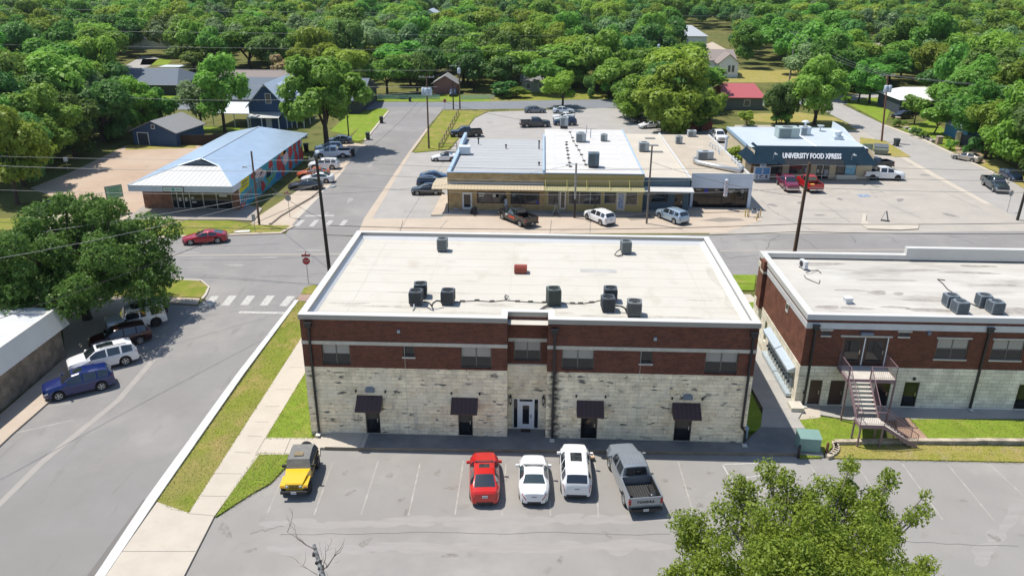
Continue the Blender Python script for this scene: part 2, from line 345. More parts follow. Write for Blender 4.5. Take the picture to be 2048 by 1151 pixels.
sheet('far_street', [(220, 16), (238, 0), (238, -12), (222, -12), (215, 2)], paleasphalt, 2)
# --- pavements by the brick and stone building
sheet('kerb', [(590, 602), (598, 602), (488, 750), (315, 1000), (214, 1151), W(-7, -40), W(-7.45, -40), (193, 1151), (293, 1000), (474, 750)], whitekerb, 4, .13)
lawn([(598, 603), (612, 606), (606, 672), (537, 780), (378, 1028), (350, 1020), (315, 1005)], grass, 4, .10)
sheet('sidewalk', [(606, 672), (537, 780), (378, 1028), (315, 1006), (213, 1151), W(-7, -40), W(-2.4, -40), (370, 1151), (428, 1036), (520, 910), (530, 880), (612, 745), (618, 700)], concrete, 5, .10)
sheet('sidewalk', [(529, 877), (640, 878), (640, 912), (516, 911)], concrete, 5, .095)
lawn([(612, 745), (625, 870), (626, 879), (531, 879)], lush, 5, .09)
lawn([(516, 909), (577, 910), (572, 935), (540, 968), (500, 990), (432, 1035)], lush, 5, .09)
lawn([W(-2.2, 3), W(-.03, 3), W(-.03, 17.0), W(28.9, 17.0), W(30, 17.5), W(36, 30.5), W(20, 29.6), W(-2, 28.2)], lush, 2)
lawn([(608, 578), (626, 571), (640, 575), (628, 590), (603, 590)], grass, 4, .12)
sheet('sidewalk', [(600, 590), (640, 590), (640, 604), (592, 604)], mat('brick_paver', (.30, .20, .16), .9, var=.5, scale=3, col2=(.36, .27, .22)), 4, .09)
sheet('sidewalk', [(-80, 595), (335, 595), (400, 598), (395, 610), (330, 606), (60, 607), (-80, 614)], tanconcrete, 4, .09)
sheet('sidewalk', [(98, 806), (190, 700), (330, 606), (300, 600), (120, 612), (132, 716), (60, 780), (0, 832), (-200, 1000), (-700, 1400), (-500, 1400), (-70, 960), (25, 870)], tanconcrete, 4, .12)
sheet('gutter', [(-120, 1130), (0, 1000), (75, 925), (230, 800), (300, 720), (408, 602), (414, 602), (310, 722), (243, 800), (90, 925), (0, 1014), (-100, 1130)], mat('worn_gutter', (.335, .31, .285), .92, var=.8, scale=.8, col2=(.29, .275, .26)), 4)
sheet('gutter', [(728, 437), (816, 306), (853, 257), (858, 257), (822, 306), (745, 437)], tanconcrete, 4)
sheet('gutter', [(598, 435), (638, 394), (683, 347), (678, 347), (632, 394), (582, 435)], concrete, 5)
sheet('gutter', [(1722, 262), (1816, 317), (1875, 350), (1982, 408), (1970, 408), (1862, 351), (1806, 318)], concrete, 4)
sheet('kerb', [(1770, 250), (1848, 279), (1909, 308), (1990, 346), (1986, 348), (1905, 310), (1844, 281), (1766, 252)], concrete, 4, .1)
sheet('kerb', [(779, 223), (731, 282), (727, 282), (775, 223)], concrete, 5, .12)
sheet('kerb', [(416, 575), (402, 563), (330, 560), (330, 558), (404, 561), (420, 575), (414, 590), (406, 600), (402, 598), (410, 588)], concrete, 5, .1)
sheet('kerb', [(583, 452), (560, 465), (330, 473), (296, 474), (296, 477), (332, 476), (562, 468), (590, 453)], tanconcrete, 5, .09)
sheet('kerb', [(1726, 428), (1722, 450), (1735, 459), (1800, 461), (1836, 459), (1838, 450), (1830, 449), (1800, 450), (1738, 449), (1731, 443), (1733, 430)], concrete, 4, .12)
sheet('traffic_island', [(1733, 448), (1800, 450), (1830, 450), (1830, 457), (1800, 459), (1738, 457)], tanconcrete, 4, .10)
# walkway slab along the front of the brick and stone building, on a low kerb wall, with three steps at its left end
WALKZ = .25
wk = MB(); wkm = mat('walkway_shade_concrete', (.225, .225, .22), .9, var=.8, scale=.6, col2=(.14, .145, .15), spec=.25); wks = mat('stained_kerb', (.20, .165, .125), .9, var=.7, scale=1.2, col2=(.30, .26, .2))  # walkway concrete darkened: the building's shade is put into its colour
wk.prism([(1.35, -1.72), (1.35, .0), (3.9, 0), (3.9, -1.70)], -.05, WALKZ, concrete, wks)  # same walkway in lighter concrete: its sunlit corner put into the colour
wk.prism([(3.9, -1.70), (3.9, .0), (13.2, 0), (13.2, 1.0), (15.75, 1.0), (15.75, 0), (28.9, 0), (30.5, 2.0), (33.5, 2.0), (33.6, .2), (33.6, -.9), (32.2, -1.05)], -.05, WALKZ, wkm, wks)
wk.prism([(30.5, 2.0), (31.3, 4.5), (31.2, 8.0), (30.2, 12), (30.2, 17.5), (33.6, 17.5), (33.5, 12), (34.1, 6), (34.0, 4.2), (33.4, 3.2), (33.5, 2.0)], -.05, WALKZ, mat('alley_concrete', (.40, .385, .355), .9, var=.7, scale=.6, col2=(.31, .305, .29), spec=.25), wks)
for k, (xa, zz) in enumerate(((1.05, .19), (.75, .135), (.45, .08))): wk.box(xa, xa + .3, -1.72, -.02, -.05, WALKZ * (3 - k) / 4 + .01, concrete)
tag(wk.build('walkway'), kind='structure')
strip_lines('walkway_joint', [(W(x, -1.7), W(x, -.02)) for x in (3.6, 6.4, 9.2, 12, 14.8, 17.6, 20.4, 23.2, 26, 28.8)] + [(W(30.9, 4.6), W(34, 4.4)), (W(29.6, .8), W(33.4, .8)), (W(31, 8.5), W(33.7, 8.5))], .025, mat('joint', (.16, .15, .13)), z=WALKZ + .003)
strip_lines('sidewalk_joint', [((605, 737), (578, 737)), ((583, 781), (553, 781)), ((560, 815), (531, 815)), ((538, 846), (510, 846)), ((525, 875), (495, 874)), ((502, 908), (470, 906)), ((484, 950), (430, 949)), ((455, 995), (402, 994)), ((430, 1034), (376, 1029)), ((392, 1105), (240, 1105)), ((582, 878), (568, 911)), ((530, 880), (512, 910))], .03, MATS['joint'], z=.126)
tag(boxpart('lawn', None, (28.93, 31.0, 1.5, 11.5, -.05, .24), lush), kind='structure')
sheet('kerb', [(190, 1151), (294, 998), (287, 998), (174, 1151)], mat('gutter_shade', (.16, .15, .14), .9), 5)  # dark strip along the kerb foot: gutter shade put into the colour
# lawn, low stone edging and brick path by the right-hand building
lawn([(1590, 838), (1640, 835), (1700, 845), (1720, 842), (1760, 842), (1765, 888), (1672, 888), (1655, 905), (1640, 917), (1600, 917), (1590, 880)], lush, 4, .12)
lawn([(1816, 840), (2048, 842), (2200, 843), (2200, 886), (2048, 885), (1855, 884)], lush, 4, .12)
sheet('brick_path', [(1790, 838), (1816, 838), (1862, 886), (1800, 886)], mat('path_brick', (.36, .235, .165), .9, var=.6, scale=2, col2=(.28, .19, .14)), 5, .13)
sheet('sidewalk', [(1588, 812), (1620, 832), (1640, 832), (1700, 842), (2200, 838), (2200, 806), (1600, 805)], greyconcrete, 5, .12)
sheet('sidewalk', [(1586, 812), (1640, 808), (1640, 838), (1594, 843), (1580, 822)], concrete, 6, .13)
sheet('sidewalk', [(1470, 590), (1500, 590), (1520, 606), (1482, 606)], concrete, 4, .1)
lawn([(1466, 551), (1512, 551), (1508, 582), (1476, 582)], lush, 4, .1)
lawn([(1484, 606), (1510, 606), (1508, 640), (1502, 650)], lush, 4, .1)
# --- painted markings, cracks
strip_lines('crosswalk', [((418, 611), (430, 592)), ((450, 611), (466, 591)), ((488, 610), (503, 591)), ((527, 611), (542, 591)), ((566, 612), (583, 592))], .75, white_paint)
strip_lines('stop_line', [((478, 624), (577, 626))], .42, white_paint)
strip_lines('crosswalk', [((593, 452), (606, 440)), ((622, 453), (634, 440)), ((652, 453), (663, 441)), ((682, 452), (692, 440)), ((610, 432), (668, 431))], .6, mat('worn_paint', (.44, .43, .41), .85, var=.7, scale=3, col2=(.33, .32, .31)))
strip_lines('lane_line', [((340, 536), (415, 534)), ((1455, 530), (1500, 529)), ((340, 490), (450, 488)), ((1760, 480), (1830, 478)), ((1900, 478), (1980, 476))], .13, faint_paint)
strip_lines('centre_line', [((330, 511), (690, 508)), ((1440, 502), (2100, 497))], .5, mat('centre_paint', (.33, .295, .25), .9, var=.8, scale=1, col2=(.29, .28, .265)))
lines = [((560, 968), (535, 1025)), ((665, 925), (628, 1030)), ((757, 920), (722, 1028)), ((840, 926), (817, 1030)), ((927, 920), (910, 1028)), ((1012, 925), (1004, 1030)), ((1096, 925), (1101, 1030)), ((1190, 925), (1197, 1035)), ((1356, 922), (1385, 1020)), ((1712, 925), (1800, 1060)), ((1804, 926), (1885, 1038)), ((1895, 927), (1988, 1040)), ((1980, 928), (2100, 1040)), ((1620, 930), (1660, 990))]
strip_lines('parking_lines', lines, .09, faint_paint, lv=2)
strip_lines('parking_lines', [((1446, 928), (1531, 925)), ((1446, 930), (1480, 990)), ((1535, 925), (1570, 975)), ((1465, 959), (1540, 946)), ((1500, 980), (1570, 968))], .1, white_paint, lv=2)
strip_lines('parking_lines', [((24, 867), (148, 839)), ((86, 814), (140, 806)), ((214, 742), (240, 735))], .1, faint_paint, lv=4)
strip_lines('parking_lines', [((700, 327), (740, 310)), ((715, 323), (755, 306)), ((735, 322), (775, 306)), ((760, 322), (790, 306))], .1, faint_paint, lv=4)
strip_lines('parking_lines', [((790, 433), (870, 433)), ((800, 424), (874, 422)), ((806, 430), (812, 421)), ((825, 433), (830, 421)), ((845, 433), (850, 421)), ((812, 408), (880, 407))], .1, faint_paint, lv=4)
strip_lines('parking_lines', [((1542, 392), (1552, 375)), ((1660, 380), (1690, 373)), ((1660, 392), (1700, 384)), ((1686, 374), (1710, 394)), ((1738, 376), (1752, 394)), ((1752, 375), (1778, 395)), ((1748, 394), (1776, 390)), ((1742, 386), (1768, 383)), ((1560, 385), (1580, 428)), ((1780, 389), (1850, 389)), ((1735, 376), (1756, 375))], .1, faint_paint, lv=4)
strip_lines('parking_lines', [((990, 222), (975, 262)), ((1020, 221), (1008, 262)), ((1050, 221), (1042, 262)), ((1082, 220), (1078, 260)), ((812, 352), (860, 348)), ((825, 335), (880, 334))], .1, faint_paint, lv=2)
strip_lines('disabled_bay_symbol', [((1718, 392), (1738, 391))], 1.1, mat('blue_paint', (.10, .22, .42), .85, var=.7, scale=4, col2=(.28, .31, .36)), lv=5)
strip_lines('disabled_bay_symbol', [((1724, 393), (1728, 390)), ((1728, 392), (1733, 392)), ((1733, 392), (1735, 393.5))], .14, white_paint, lv=6)
rng = random.Random(4)
cracks = MB()
def crack(a, c, n=9, wob=.5, wd=.035, lv=4):
    a, c = G(*a), G(*c); t = (c - a); nn = Vector((-t.y, t.x, 0)).normalized(); pts = []
    off = 0
    for i in range(n + 1):
        off += rng.uniform(-wob, wob) * (0 if i in (0, n) else 1); pts.append(a + t * i / n + nn * off * .4)
    for i in range(n):
        d = (pts[i + 1] - pts[i]).normalized(); q = Vector((-d.y, d.x, 0)) * wd; z = Vector((0, 0, LZ[lv]))
        cracks.face([pts[i] - q + z, pts[i + 1] - q + z, pts[i + 1] + q + z, pts[i] + q + z], tar)
for a, c in [((380, 490), (560, 487)), ((360, 520), (690, 512)), ((520, 553), (620, 556)), ((1455, 515), (1520, 513)), ((1700, 470), (1720, 486)), ((1600, 474), (1640, 500)), ((1770, 470), (1800, 486)), ((1560, 470), (1530, 498)), ((1900, 470), (1940, 488)), ((1480, 480), (1560, 476)), ((620, 548), (680, 545))]: crack(a, c)
for a, c in [((560, 1068), (1340, 1062)), ((500, 1068), (560, 1068)), ((1340, 1062), (2040, 1095))]: crack(a, c, 24, .25, .018, 2)
for a, c in [((880, 457), (895, 440)), ((1100, 467), (1103, 440)), ((800, 466), (806, 440)), ((1180, 466), (1181, 440))]: crack(a, c, 2, 0, .03, 5)
for a, c in [((1560, 440), (1700, 436)), ((1600, 420), (1830, 425)), ((1640, 405), (1700, 445)), ((1760, 400), (1850, 440)), ((1550, 425), (1620, 460)), ((1880, 380), (1960, 420)), ((1520, 400), (1560, 430))]: crack(a, c, 10, .4, .03, 2)
tag(cracks.build('road_cracks'), kind='structure')
patch = MB()
patch.prism(P([(1250, 434), (1300, 428), (1305, 438), (1262, 441)]), .018, .019, mat('gravel', (.20, .175, .15), .95, var=.8, scale=6, col2=(.30, .27, .23)))
patch.prism(P([(1400, 441), (1440, 435), (1480, 437), (1490, 441), (1440, 444)]), .018, .019, MATS['gravel'])
tag(patch.build('gravel_patch'), kind='structure')

# oil drips, worn patches and tyre marks
spot = MB(); oil = mat('oil_spot', (.17, .16, .148), .85, var=1, scale=4, col2=(.28, .265, .245)); pale = mat('worn_patch', (.36, .342, .318), .95, var=.9, scale=2.5, col2=(.315, .30, .285)); tyre = mat('tyre_mark', (.275, .262, .25), .9, var=1, scale=1.5, col2=(.31, .296, .282), stretch=(.4, 2, 1)); rsp = random.Random(8)
def irregular(cx, cy, rx, ry, z, m, rot=0.0, n=18):
    ph = [rsp.uniform(0, 6.28) for _ in range(4)]; pts = []
    for k in range(n):
        a = 2 * math.pi * k / n; q = 1 + .2 * math.sin(2 * a + ph[0]) + .14 * math.sin(3 * a + ph[1]) + .1 * math.sin(5 * a + ph[2]); x, y = math.cos(a) * rx * q, math.sin(a) * ry * q
        pts.append((cx + x * math.cos(rot) - y * math.sin(rot), cy + x * math.sin(rot) + y * math.cos(rot), z))
    spot.face(pts, m)
for k, (px, py, a, c) in enumerate([(690, 945, .3, .22), (700, 985, .5, .16), (780, 950, .35, .25), (800, 1000, .4, .2), (875, 945, .4, .3), (905, 975, .22, .75), (815, 1022, .5, .22), (1010, 960, .25, .2), (1330, 960, .3, .25), (1375, 975, .28, .2), (1215, 1068, .45, .2), (1420, 945, .3, .2), (1400, 1010, .35, .25), (1760, 985, .35, .22), (1850, 1010, .3, .2), (1925, 1000, .3, .25), (1990, 1075, .4, .3), (730, 1085, .5, .3), (500, 1100, .4, .2), (450, 1060, .9, .35), (900, 1110, .5, .22), (1120, 1120, .4, .2)]): irregular(*G(px, py)[:2], a * .8, c * .8, .0055, oil, rsp.uniform(0, 3))
for (p, q, w_) in (((520, 1050), (1340, 1035), .5), ((540, 1100), (1330, 1090), .6), ((1950, 1120), (2048, 1000), .5)):
    a, c = G(*p), G(*q); n_ = int((c - a).length / 1.6)
    for k in range(n_): v = a + (c - a) * (k + .5) / n_; irregular(v.x, v.y + rsp.uniform(-.15, .15), 1.1, w_ * rsp.uniform(.5, 1), .0045 + .0002 * (k % 2), tyre, math.atan2(c.y - a.y, c.x - a.x) + rsp.uniform(-.04, .04))
for px, py, a, c in [(470, 530, 1.2, .3), (540, 515, .8, .25), (620, 500, 1.4, .3), (380, 505, .9, .3), (1560, 515, .8, .25), (1700, 505, 1.2, .3), (700, 400, .3, 1.5), (740, 330, .3, 1.8), (650, 430, .3, 1.2)]: irregular(*G(px, py)[:2], a, c, .0125, tyre if px > 340 else pale, 0)
for px, py, a, c in [(1600, 405, .8, .3), (1680, 398, .6, .4), (1750, 372, .7, .4), (1800, 400, 1.0, .4), (1850, 350, .6, .6), (1830, 330, .9, .4), (1640, 430, .9, .3), (1900, 430, 1.2, .4), (1545, 410, .6, .6), (1000, 300, .7, .3), (980, 245, .8, .4), (830, 415, .5, .4)]: irregular(*G(px, py)[:2], a, c, .0055, oil, rsp.uniform(0, 3))
tag(spot.build('pavement_stains'), kind='structure')
# ================================================================ BUILDINGS
brick = brickmat('red_brick', (.175, .046, .026), (.080, .024, .016), (.18, .11, .08), .235, .085, .012, var=.15)
brick2 = brickmat('orange_brick', (.19, .065, .038), (.14, .047, .03), (.21, .13, .10), .235, .085, .011, var=.3)
stone = brickmat('limestone', (.95, .825, .60), (.80, .69, .50), (.52, .46, .36), .66, .27, .013, var=.2, offset=.41, squash=1.7)
layer(stone, 1.45, (.085, .09, .088), .60, .65, .9, stretch=(.75, .75, 2.5), seed=11, detail=4, rough=.55)
layer(stone, .8, (.2, .2, .195), .62, .74, .55, stretch=(1.6, 1.6, .35), seed=5, detail=5)
layer(stone, 1.7, (.60, .41, .21), .58, .68, .5, stretch=(1, 1, 2.2), seed=21, detail=3); layer(stone, .5, (.95, .86, .68), .5, .66, .6, seed=40)
def column_stain(m, x0, half, col):
    """run-off stain down the wall below a leaking gutter: a streak with a ragged edge round x = x0."""
    n = m.node_tree.nodes; l = m.node_tree.links; b = n['Principled BSDF']; inp = b.inputs['Base Color']
    tc = n.new('ShaderNodeTexCoord'); sp = n.new('ShaderNodeSeparateXYZ'); l.new(tc.outputs['Object'], sp.inputs[0])
    s_ = n.new('ShaderNodeMath'); s_.operation = 'SUBTRACT'; l.new(sp.outputs[0], s_.inputs[0]); s_.inputs[1].default_value = x0
    ab = n.new('ShaderNodeMath'); ab.operation = 'ABSOLUTE'; l.new(s_.outputs[0], ab.inputs[0])
    mp = n.new('ShaderNodeMapping'); mp.inputs['Scale'].default_value = (1.6, 1, 3.2); l.new(tc.outputs['Object'], mp.inputs[0])
    nz = n.new('ShaderNodeTexNoise'); nz.inputs['Scale'].default_value = 1.3; nz.inputs['Detail'].default_value = 5; l.new(mp.outputs[0], nz.inputs['Vector'])
    ma = n.new('ShaderNodeMath'); ma.operation = 'MULTIPLY_ADD'; l.new(nz.outputs[0], ma.inputs[0]); ma.inputs[1].default_value = -half * 2.6; l.new(ab.outputs[0], ma.inputs[2])
    rp = n.new('ShaderNodeMapRange'); rp.inputs['From Min'].default_value = -half * .5; rp.inputs['From Max'].default_value = -half * 1.35; rp.inputs['To Max'].default_value = .95; l.new(ma.outputs[0], rp.inputs[0])
    mx = n.new('ShaderNodeMix'); mx.data_type = 'RGBA'; mx.inputs[7].default_value = (*col, 1); l.new(inp.links[0].from_socket, mx.inputs[6]); l.new(rp.outputs[0], mx.inputs[0]); l.new(mx.outputs[2], inp)
column_stain(stone, 16.28, .62, (.035, .04, .043))
stone2 = brickmat('limestone_plain', (.84, .79, .65), (.72, .67, .55), (.40, .37, .32), .72, .28, .012, var=.2, offset=.37)
layer(stone2, .7, (.12, .115, .105), .67, .75, .7, stretch=(.6, .6, 2.0), seed=14, detail=4)
limeband = mat('limestone_band', (.60, .56, .47), .85, var=.6, scale=2.5, col2=(.40, .38, .33)); layer(limeband, 5, (.16, .16, .15), .66, .74, .6, seed=8)
whitemetal = mat('white_coping', (.58, .575, .55), .5, var=.6, scale=.7, col2=(.50, .495, .47))
roofwhite = mat('white_membrane', (.50, .478, .42), .75, var=.7, scale=.22, col2=(.54, .522, .47), spec=.3); greyfascia = mat('coping_face', (.36, .345, .32), .5, .2, var=.4, scale=2, col2=(.30, .29, .27))
layer(roofwhite, .5, (.42, .38, .31), .55, .72, .6, stretch=(1, .6, 1), seed=4); layer(roofwhite, .9, (.36, .345, .31), .62, .76, .55, stretch=(.35, 1.2, 1), seed=15)
membwall = mat('membrane_upstand', (.64, .65, .65), .7, var=.4, scale=.5, col2=(.56, .57, .58))
seam = mat('membrane_seam', (.46, .44, .385), .8)
roofdirty = mat('dirty_membrane', (.52, .50, .455), .8, var=.8, scale=.3, col2=(.40, .385, .35), stretch=(.35, 1.1, 1))
layer(roofdirty, .35, (.24, .22, .19), .54, .72, .8, stretch=(.4, 1.2, 1), seed=9); layer(roofdirty, 1.4, (.36, .34, .30), .56, .72, .6, stretch=(.25, 1.6, 1), seed=19); layer(roofdirty, .6, (.56, .545, .505), .55, .7, .6, stretch=(.3, 1, 1), seed=2)
glass = glassmat('dark_glass'); blind = mat('blind_glass', (.36, .345, .315), .15, var=.4, scale=3, col2=(.29, .28, .265))
bronze = mat('bronze_frame', (.15, .135, .12), .5); blackm = mat('black_metal', (.018, .019, .022), .45); awnm = ribmat('awning_brown', (.055, .028, .026), 0, .28, .4, dark=1.5)
darkdoor = mat('dark_glass_door', (.008, .009, .010), .08); whitepaint = mat('white_paint', (.74, .76, .78), .45); browndoor = mat('brown_door', (.055, .028, .022), .5)
sillm = mat('stone_sill', (.58, .55, .48), .85, var=.4, scale=3)
def window(parent, x0, x1, z0, z1, y, cols=2, frame=None, pane=None, depth=.12, rows=1, split=None, sill=None, fw=.06):
    """window set into an opening in a wall facing -y: frame (with sub-parts pane, sill)."""
    frame = frame or bronze; b = MB(); yy = y + depth - .05
    b.box(x0, x1, yy, yy + .05, z0, z0 + fw, frame); b.box(x0, x1, yy, yy + .05, z1 - fw, z1, frame)
    for k in range(cols + 1):
        c = x0 + (x1 - x0) * k / cols; a = min(max(c - fw / 2, x0), x1 - fw); b.box(a, a + fw, yy - .003, yy + .05, z0 + fw, z1 - fw, frame)
    for k in range(1, rows): zc = z0 + (z1 - z0) * k / rows; b.box(x0 + fw, x1 - fw, yy + .003, yy + .05, zc - .025, zc + .025, frame)
    f = b.build('window', parent); p = MB()
    zs = split if split else None
    if zs:
        p.face([(x0 + .02, yy + .03, zs), (x1 - .02, yy + .03, zs), (x1 - .02, yy + .03, z1 - .02), (x0 + .02, yy + .03, z1 - .02)], blind)
        p.face([(x0 + .02, yy + .03, z0 + .02), (x1 - .02, yy + .03, z0 + .02), (x1 - .02, yy + .03, zs), (x0 + .02, yy + .03, zs)], pane or glass)
    else: p.face([(x0 + .02, yy + .03, z0 + .02), (x1 - .02, yy + .03, z0 + .02), (x1 - .02, yy + .03, z1 - .02), (x0 + .02, yy + .03, z1 - .02)], pane or glass)
    p.build('pane', f)
    if sill:
        boxpart('sill', f, (x0 - .06, x1 + .06, y - .07, y + .02, z0 - .11, z0 - .002), sill)
    return f
def gdoor(parent, x0, x1, z0, z1, y, m=None, fr=None, depth=.12, lite=None, label=None):
    b = MB(); yy = y + depth - .05; q = m or darkdoor
    b.box(x0 + .05, x1 - .05, yy, yy + .045, z0, z1 - .05, q)
    d = b.build('door', parent)
    f = MB(); fr = fr or bronze
    f.box(x0, x0 + .05, yy - .02, yy + .05, z0, z1, fr); f.box(x1 - .05, x1, yy - .02, yy + .05, z0, z1, fr); f.box(x0 + .05, x1 - .05, yy - .02, yy + .05, z1 - .05, z1, fr); f.build('frame', d)
    if lite:
        l = MB(); l.box(x0 + .22, x1 - .22, yy - .012, yy - .002, z0 + .3, z1 - .3, lite); l.build('pane', d)
    h = MB(); h.box(x1 - .2, x1 - .15, yy - .06, yy - .002, z0 + .85, z0 + 1.15, mat('steel', (.5, .5, .5), .3, 1.0)); h.build('handle', d)
    if label: d['label'] = label
    return d
def downspout(parent, x, y, ztop, zbot, jog=None, w=.13):
    b = MB(); b.box(x - .2, x + .2, y - .26, y - .002, ztop - .3, ztop, blackm); b.box(x - .26, x + .26, y - .3, y - .002, ztop, ztop + .05, blackm)
    if jog:
        b.box(x - w / 2, x + w / 2, y - .16, y - .03, jog, ztop - .3, blackm); b.obox((x + .14, y - .095, jog - .16), (w, .13, .5), 0, blackm, ry=-.75); b.box(x + .28 - w / 2, x + .28 + w / 2, y - .16, y - .03, zbot, jog - .3, blackm)
    else: b.box(x - w / 2, x + w / 2, y - .16, y - .03, zbot, ztop - .3, blackm)
    d = b.build('downspout', parent)
    s = MB(); s.obox((x + (.28 if jog else 0), y - .32, zbot + .02), (.3, .4, .05), 0, mat('splash_block', (.6, .58, .54), .9)); s.build('splash_block', d)
    return d

# ---------------------------------------------------------------- the two-storey brick and stone building in the middle
W0, D0, HB, RZ = 28.9, 16.9, 8.947, 8.42
tb = thing('office_building', 'two-storey central building, dark red brick over stained pale limestone with flat white roof', 'building')
A1, A2 = 13.2, 15.76
winsL = [(1.23, 3.06, 5.37, 6.84), (6.49, 7.23, 6.09, 6.84), (10.21, 12.19, 5.34, 6.84)]
winsR = [(16.68, 18.74, 5.40, 6.84), (21.64, 22.43, 5.98, 6.84), (25.77, 27.84, 5.34, 6.84)]
drL = [(3.75, 4.72, .26, 2.35), (9.95, 10.92, .26, 2.35)]; drR = [(18.07, 19.17, .26, 2.35), (24.22, 25.35, .26, 2.35)]
b = MB(); ZS, ZB0, ZB1, ZF = 5.22, 6.86, 7.10, 8.62
def seg(b, x0, x1, wins, y=0.0, m=brick):
    b.wall((x0, y), (x1, y), ZS, ZB0, [(q[0] - x0, q[1] - x0, q[2], ZB0 if q[3] > 6.8 else q[3]) for q in wins], m, depth=.2); b.wall((x0, y), (x1, y), ZB0, ZF, [], m)
seg(b, 0, A1, winsL); seg(b, A2, W0, winsR); seg(b, A1, A2, [(13.59, 15.34, 5.44, 6.84)], 1.0)
b.wall((A1, 0), (A1, 1.0), ZS, ZF, [], brick); b.wall((A2, 1.0), (A2, 0), ZS, ZF, [], brick)
b.wall((W0, 0), (W0, D0), ZS, ZF, [], brick); b.wall((W0, D0), (0, D0), ZS, ZF, [], brick); b.wall((0, D0), (0, 0), ZS, ZF, [], brick)
b.build('brick_wall', tb)
b = MB()
b.wall((0, 0), (A1, 0), -.15, ZS, [(q[0], q[1], q[2], q[3]) for q in drL], stone); b.wall((A2, 0), (W0, 0), -.15, ZS, [(q[0] - A2, q[1] - A2, q[2], q[3]) for q in drR], stone)
b.wall((A1, 1), (A2, 1), -.15, ZS, [(13.55 - A1, 15.29 - A1, .26, 2.60)], stone)
b.wall((A1, 0), (A1, 1), -.15, ZS, [], stone); b.wall((A2, 1), (A2, 0), -.15, ZS, [], stone)
b.wall((W0, 0), (W0, D0), -.15, ZS, [], stone); b.wall((W0, D0), (0, D0), -.15, ZS, [], stone); b.wall((0, D0), (0, 0), -.15, ZS, [], stone)
b.build('stone_wall', tb)
b = MB()
for x0, x1, y in ((-.02, A1 + .012, 0), (A2 - .012, W0 + .02, 0), (A1 + .02, A2 - .02, 1.0)): b.box(x0, x1, y - .03, y + .05, ZB0 - .002, ZB1, limeband)
b.box(-.03, -.002, 0.06, D0, ZB0, ZB1, limeband); b.box(W0 + .002, W0 + .03, .06, D0, ZB0, ZB1, limeband)
b.box(A1 + .01, A2 - .01, .96, .998, ZS - .06, ZS + .02, limeband); b.build('stone_band', tb)
b = MB(); cw = .47; o = .07; z0, z1 = ZF, HB
b.box(-o, A1, -o, cw - o, z0, z1, greyfascia, whitemetal); b.box(A2, W0 + o, -o, cw - o, z0, z1, greyfascia, whitemetal)
b.box(A1 - cw + .05, A1 - .001, cw - o, 1.0, z0, z1 - .002, greyfascia, whitemetal); b.box(A2 + .001, A2 + cw - .05, cw - o, 1.0, z0, z1 - .002, greyfascia, whitemetal)
b.box(A1 - cw + .05, A2 + cw - .05, 1.0 - o + .07, 1.0 + cw, z0, z1, greyfascia, whitemetal)
b.box(-o, cw - o, cw - o, D0 + o, z0, z1 - .003, greyfascia, whitemetal); b.box(W0 - cw + o, W0 + o, cw - o, D0 + o, z0, z1 - .003, greyfascia, whitemetal); b.box(cw - o, W0 - cw + o, D0 - cw + o, D0 + o, z0, z1, greyfascia, whitemetal)
b.build('coping', tb)
b = MB(); b.face([(.2, .2, RZ), (W0 - .2, .2, RZ), (W0 - .2, D0 - .2, RZ), (.2, D0 - .2, RZ)], roofwhite)
zi = ZF + .1; r1, r2 = cw - o + .003, .30            # sloping upstand behind the coping
xl, xr, yb = r1, W0 - r1, D0 - r1
for p, q in (((xl, r1), (xl, yb)), ((xl, yb), (xr, yb)), ((xr, yb), (xr, r1))):
    p, q = Vector((*p, 0)), Vector((*q, 0)); t = (q - p).normalized(); n = Vector((t.y, -t.x, 0)); ex = r2
    b.face([p + Vector((0, 0, zi)), q + Vector((0, 0, zi)), q + n * ex - t * (ex if q.y > 1 else 0) + Vector((0, 0, RZ + .004)), p + n * ex + t * (ex if p.y > 1 else 0) + Vector((0, 0, RZ + .004))][::-1], membwall)
rq2 = random.Random(6)
for k in range(1, 10):
    y = k * 1.72; b.box(.72, W0 - .72, y, y + .035, RZ - .01, RZ + .006, seam)
for x in (2.6, 26.3): b.box(x, x + .05, 1.2, D0 - 1, RZ - .01, RZ + .008, seam)
for x in (7.3, 13.1, 19.4): b.box(x, x + .035, 1.8, D0 - 1, RZ - .01, RZ + .007, seam)
b.box(18.2, 20.9, 9.6, 10.35, RZ - .01, RZ + .005, mat('ponding_stain', (.36, .355, .345), .8, var=.8, scale=1.2, col2=(.46, .45, .42)))
rs1 = mat('roof_streak', (.40, .375, .325), .8, var=1, scale=1.5, col2=(.475, .455, .40)); rs2_ = mat('roof_dirt', (.33, .30, .25), .85, var=1, scale=2.2, col2=(.46, .44, .39)); rs3 = mat('roof_bright', (.68, .675, .65), .7, var=.8, scale=1, col2=(.62, .605, .56))
def rblob(cx, cy, rx, ry, m, z, n=22):
    ph = [rq2.uniform(0, 6.28) for _ in range(4)]; pts = []
    for k in range(n):
        a = 2 * math.pi * k / n; q = 1 + .22 * math.sin(2 * a + ph[0]) + .16 * math.sin(3 * a + ph[1]) + .1 * math.sin(5 * a + ph[2]); pts.append((min(max(cx + math.cos(a) * rx * q, .8), W0 - .8), min(max(cy + math.sin(a) * ry * q, .5), D0 - .8), z))
    b.face(pts, m)
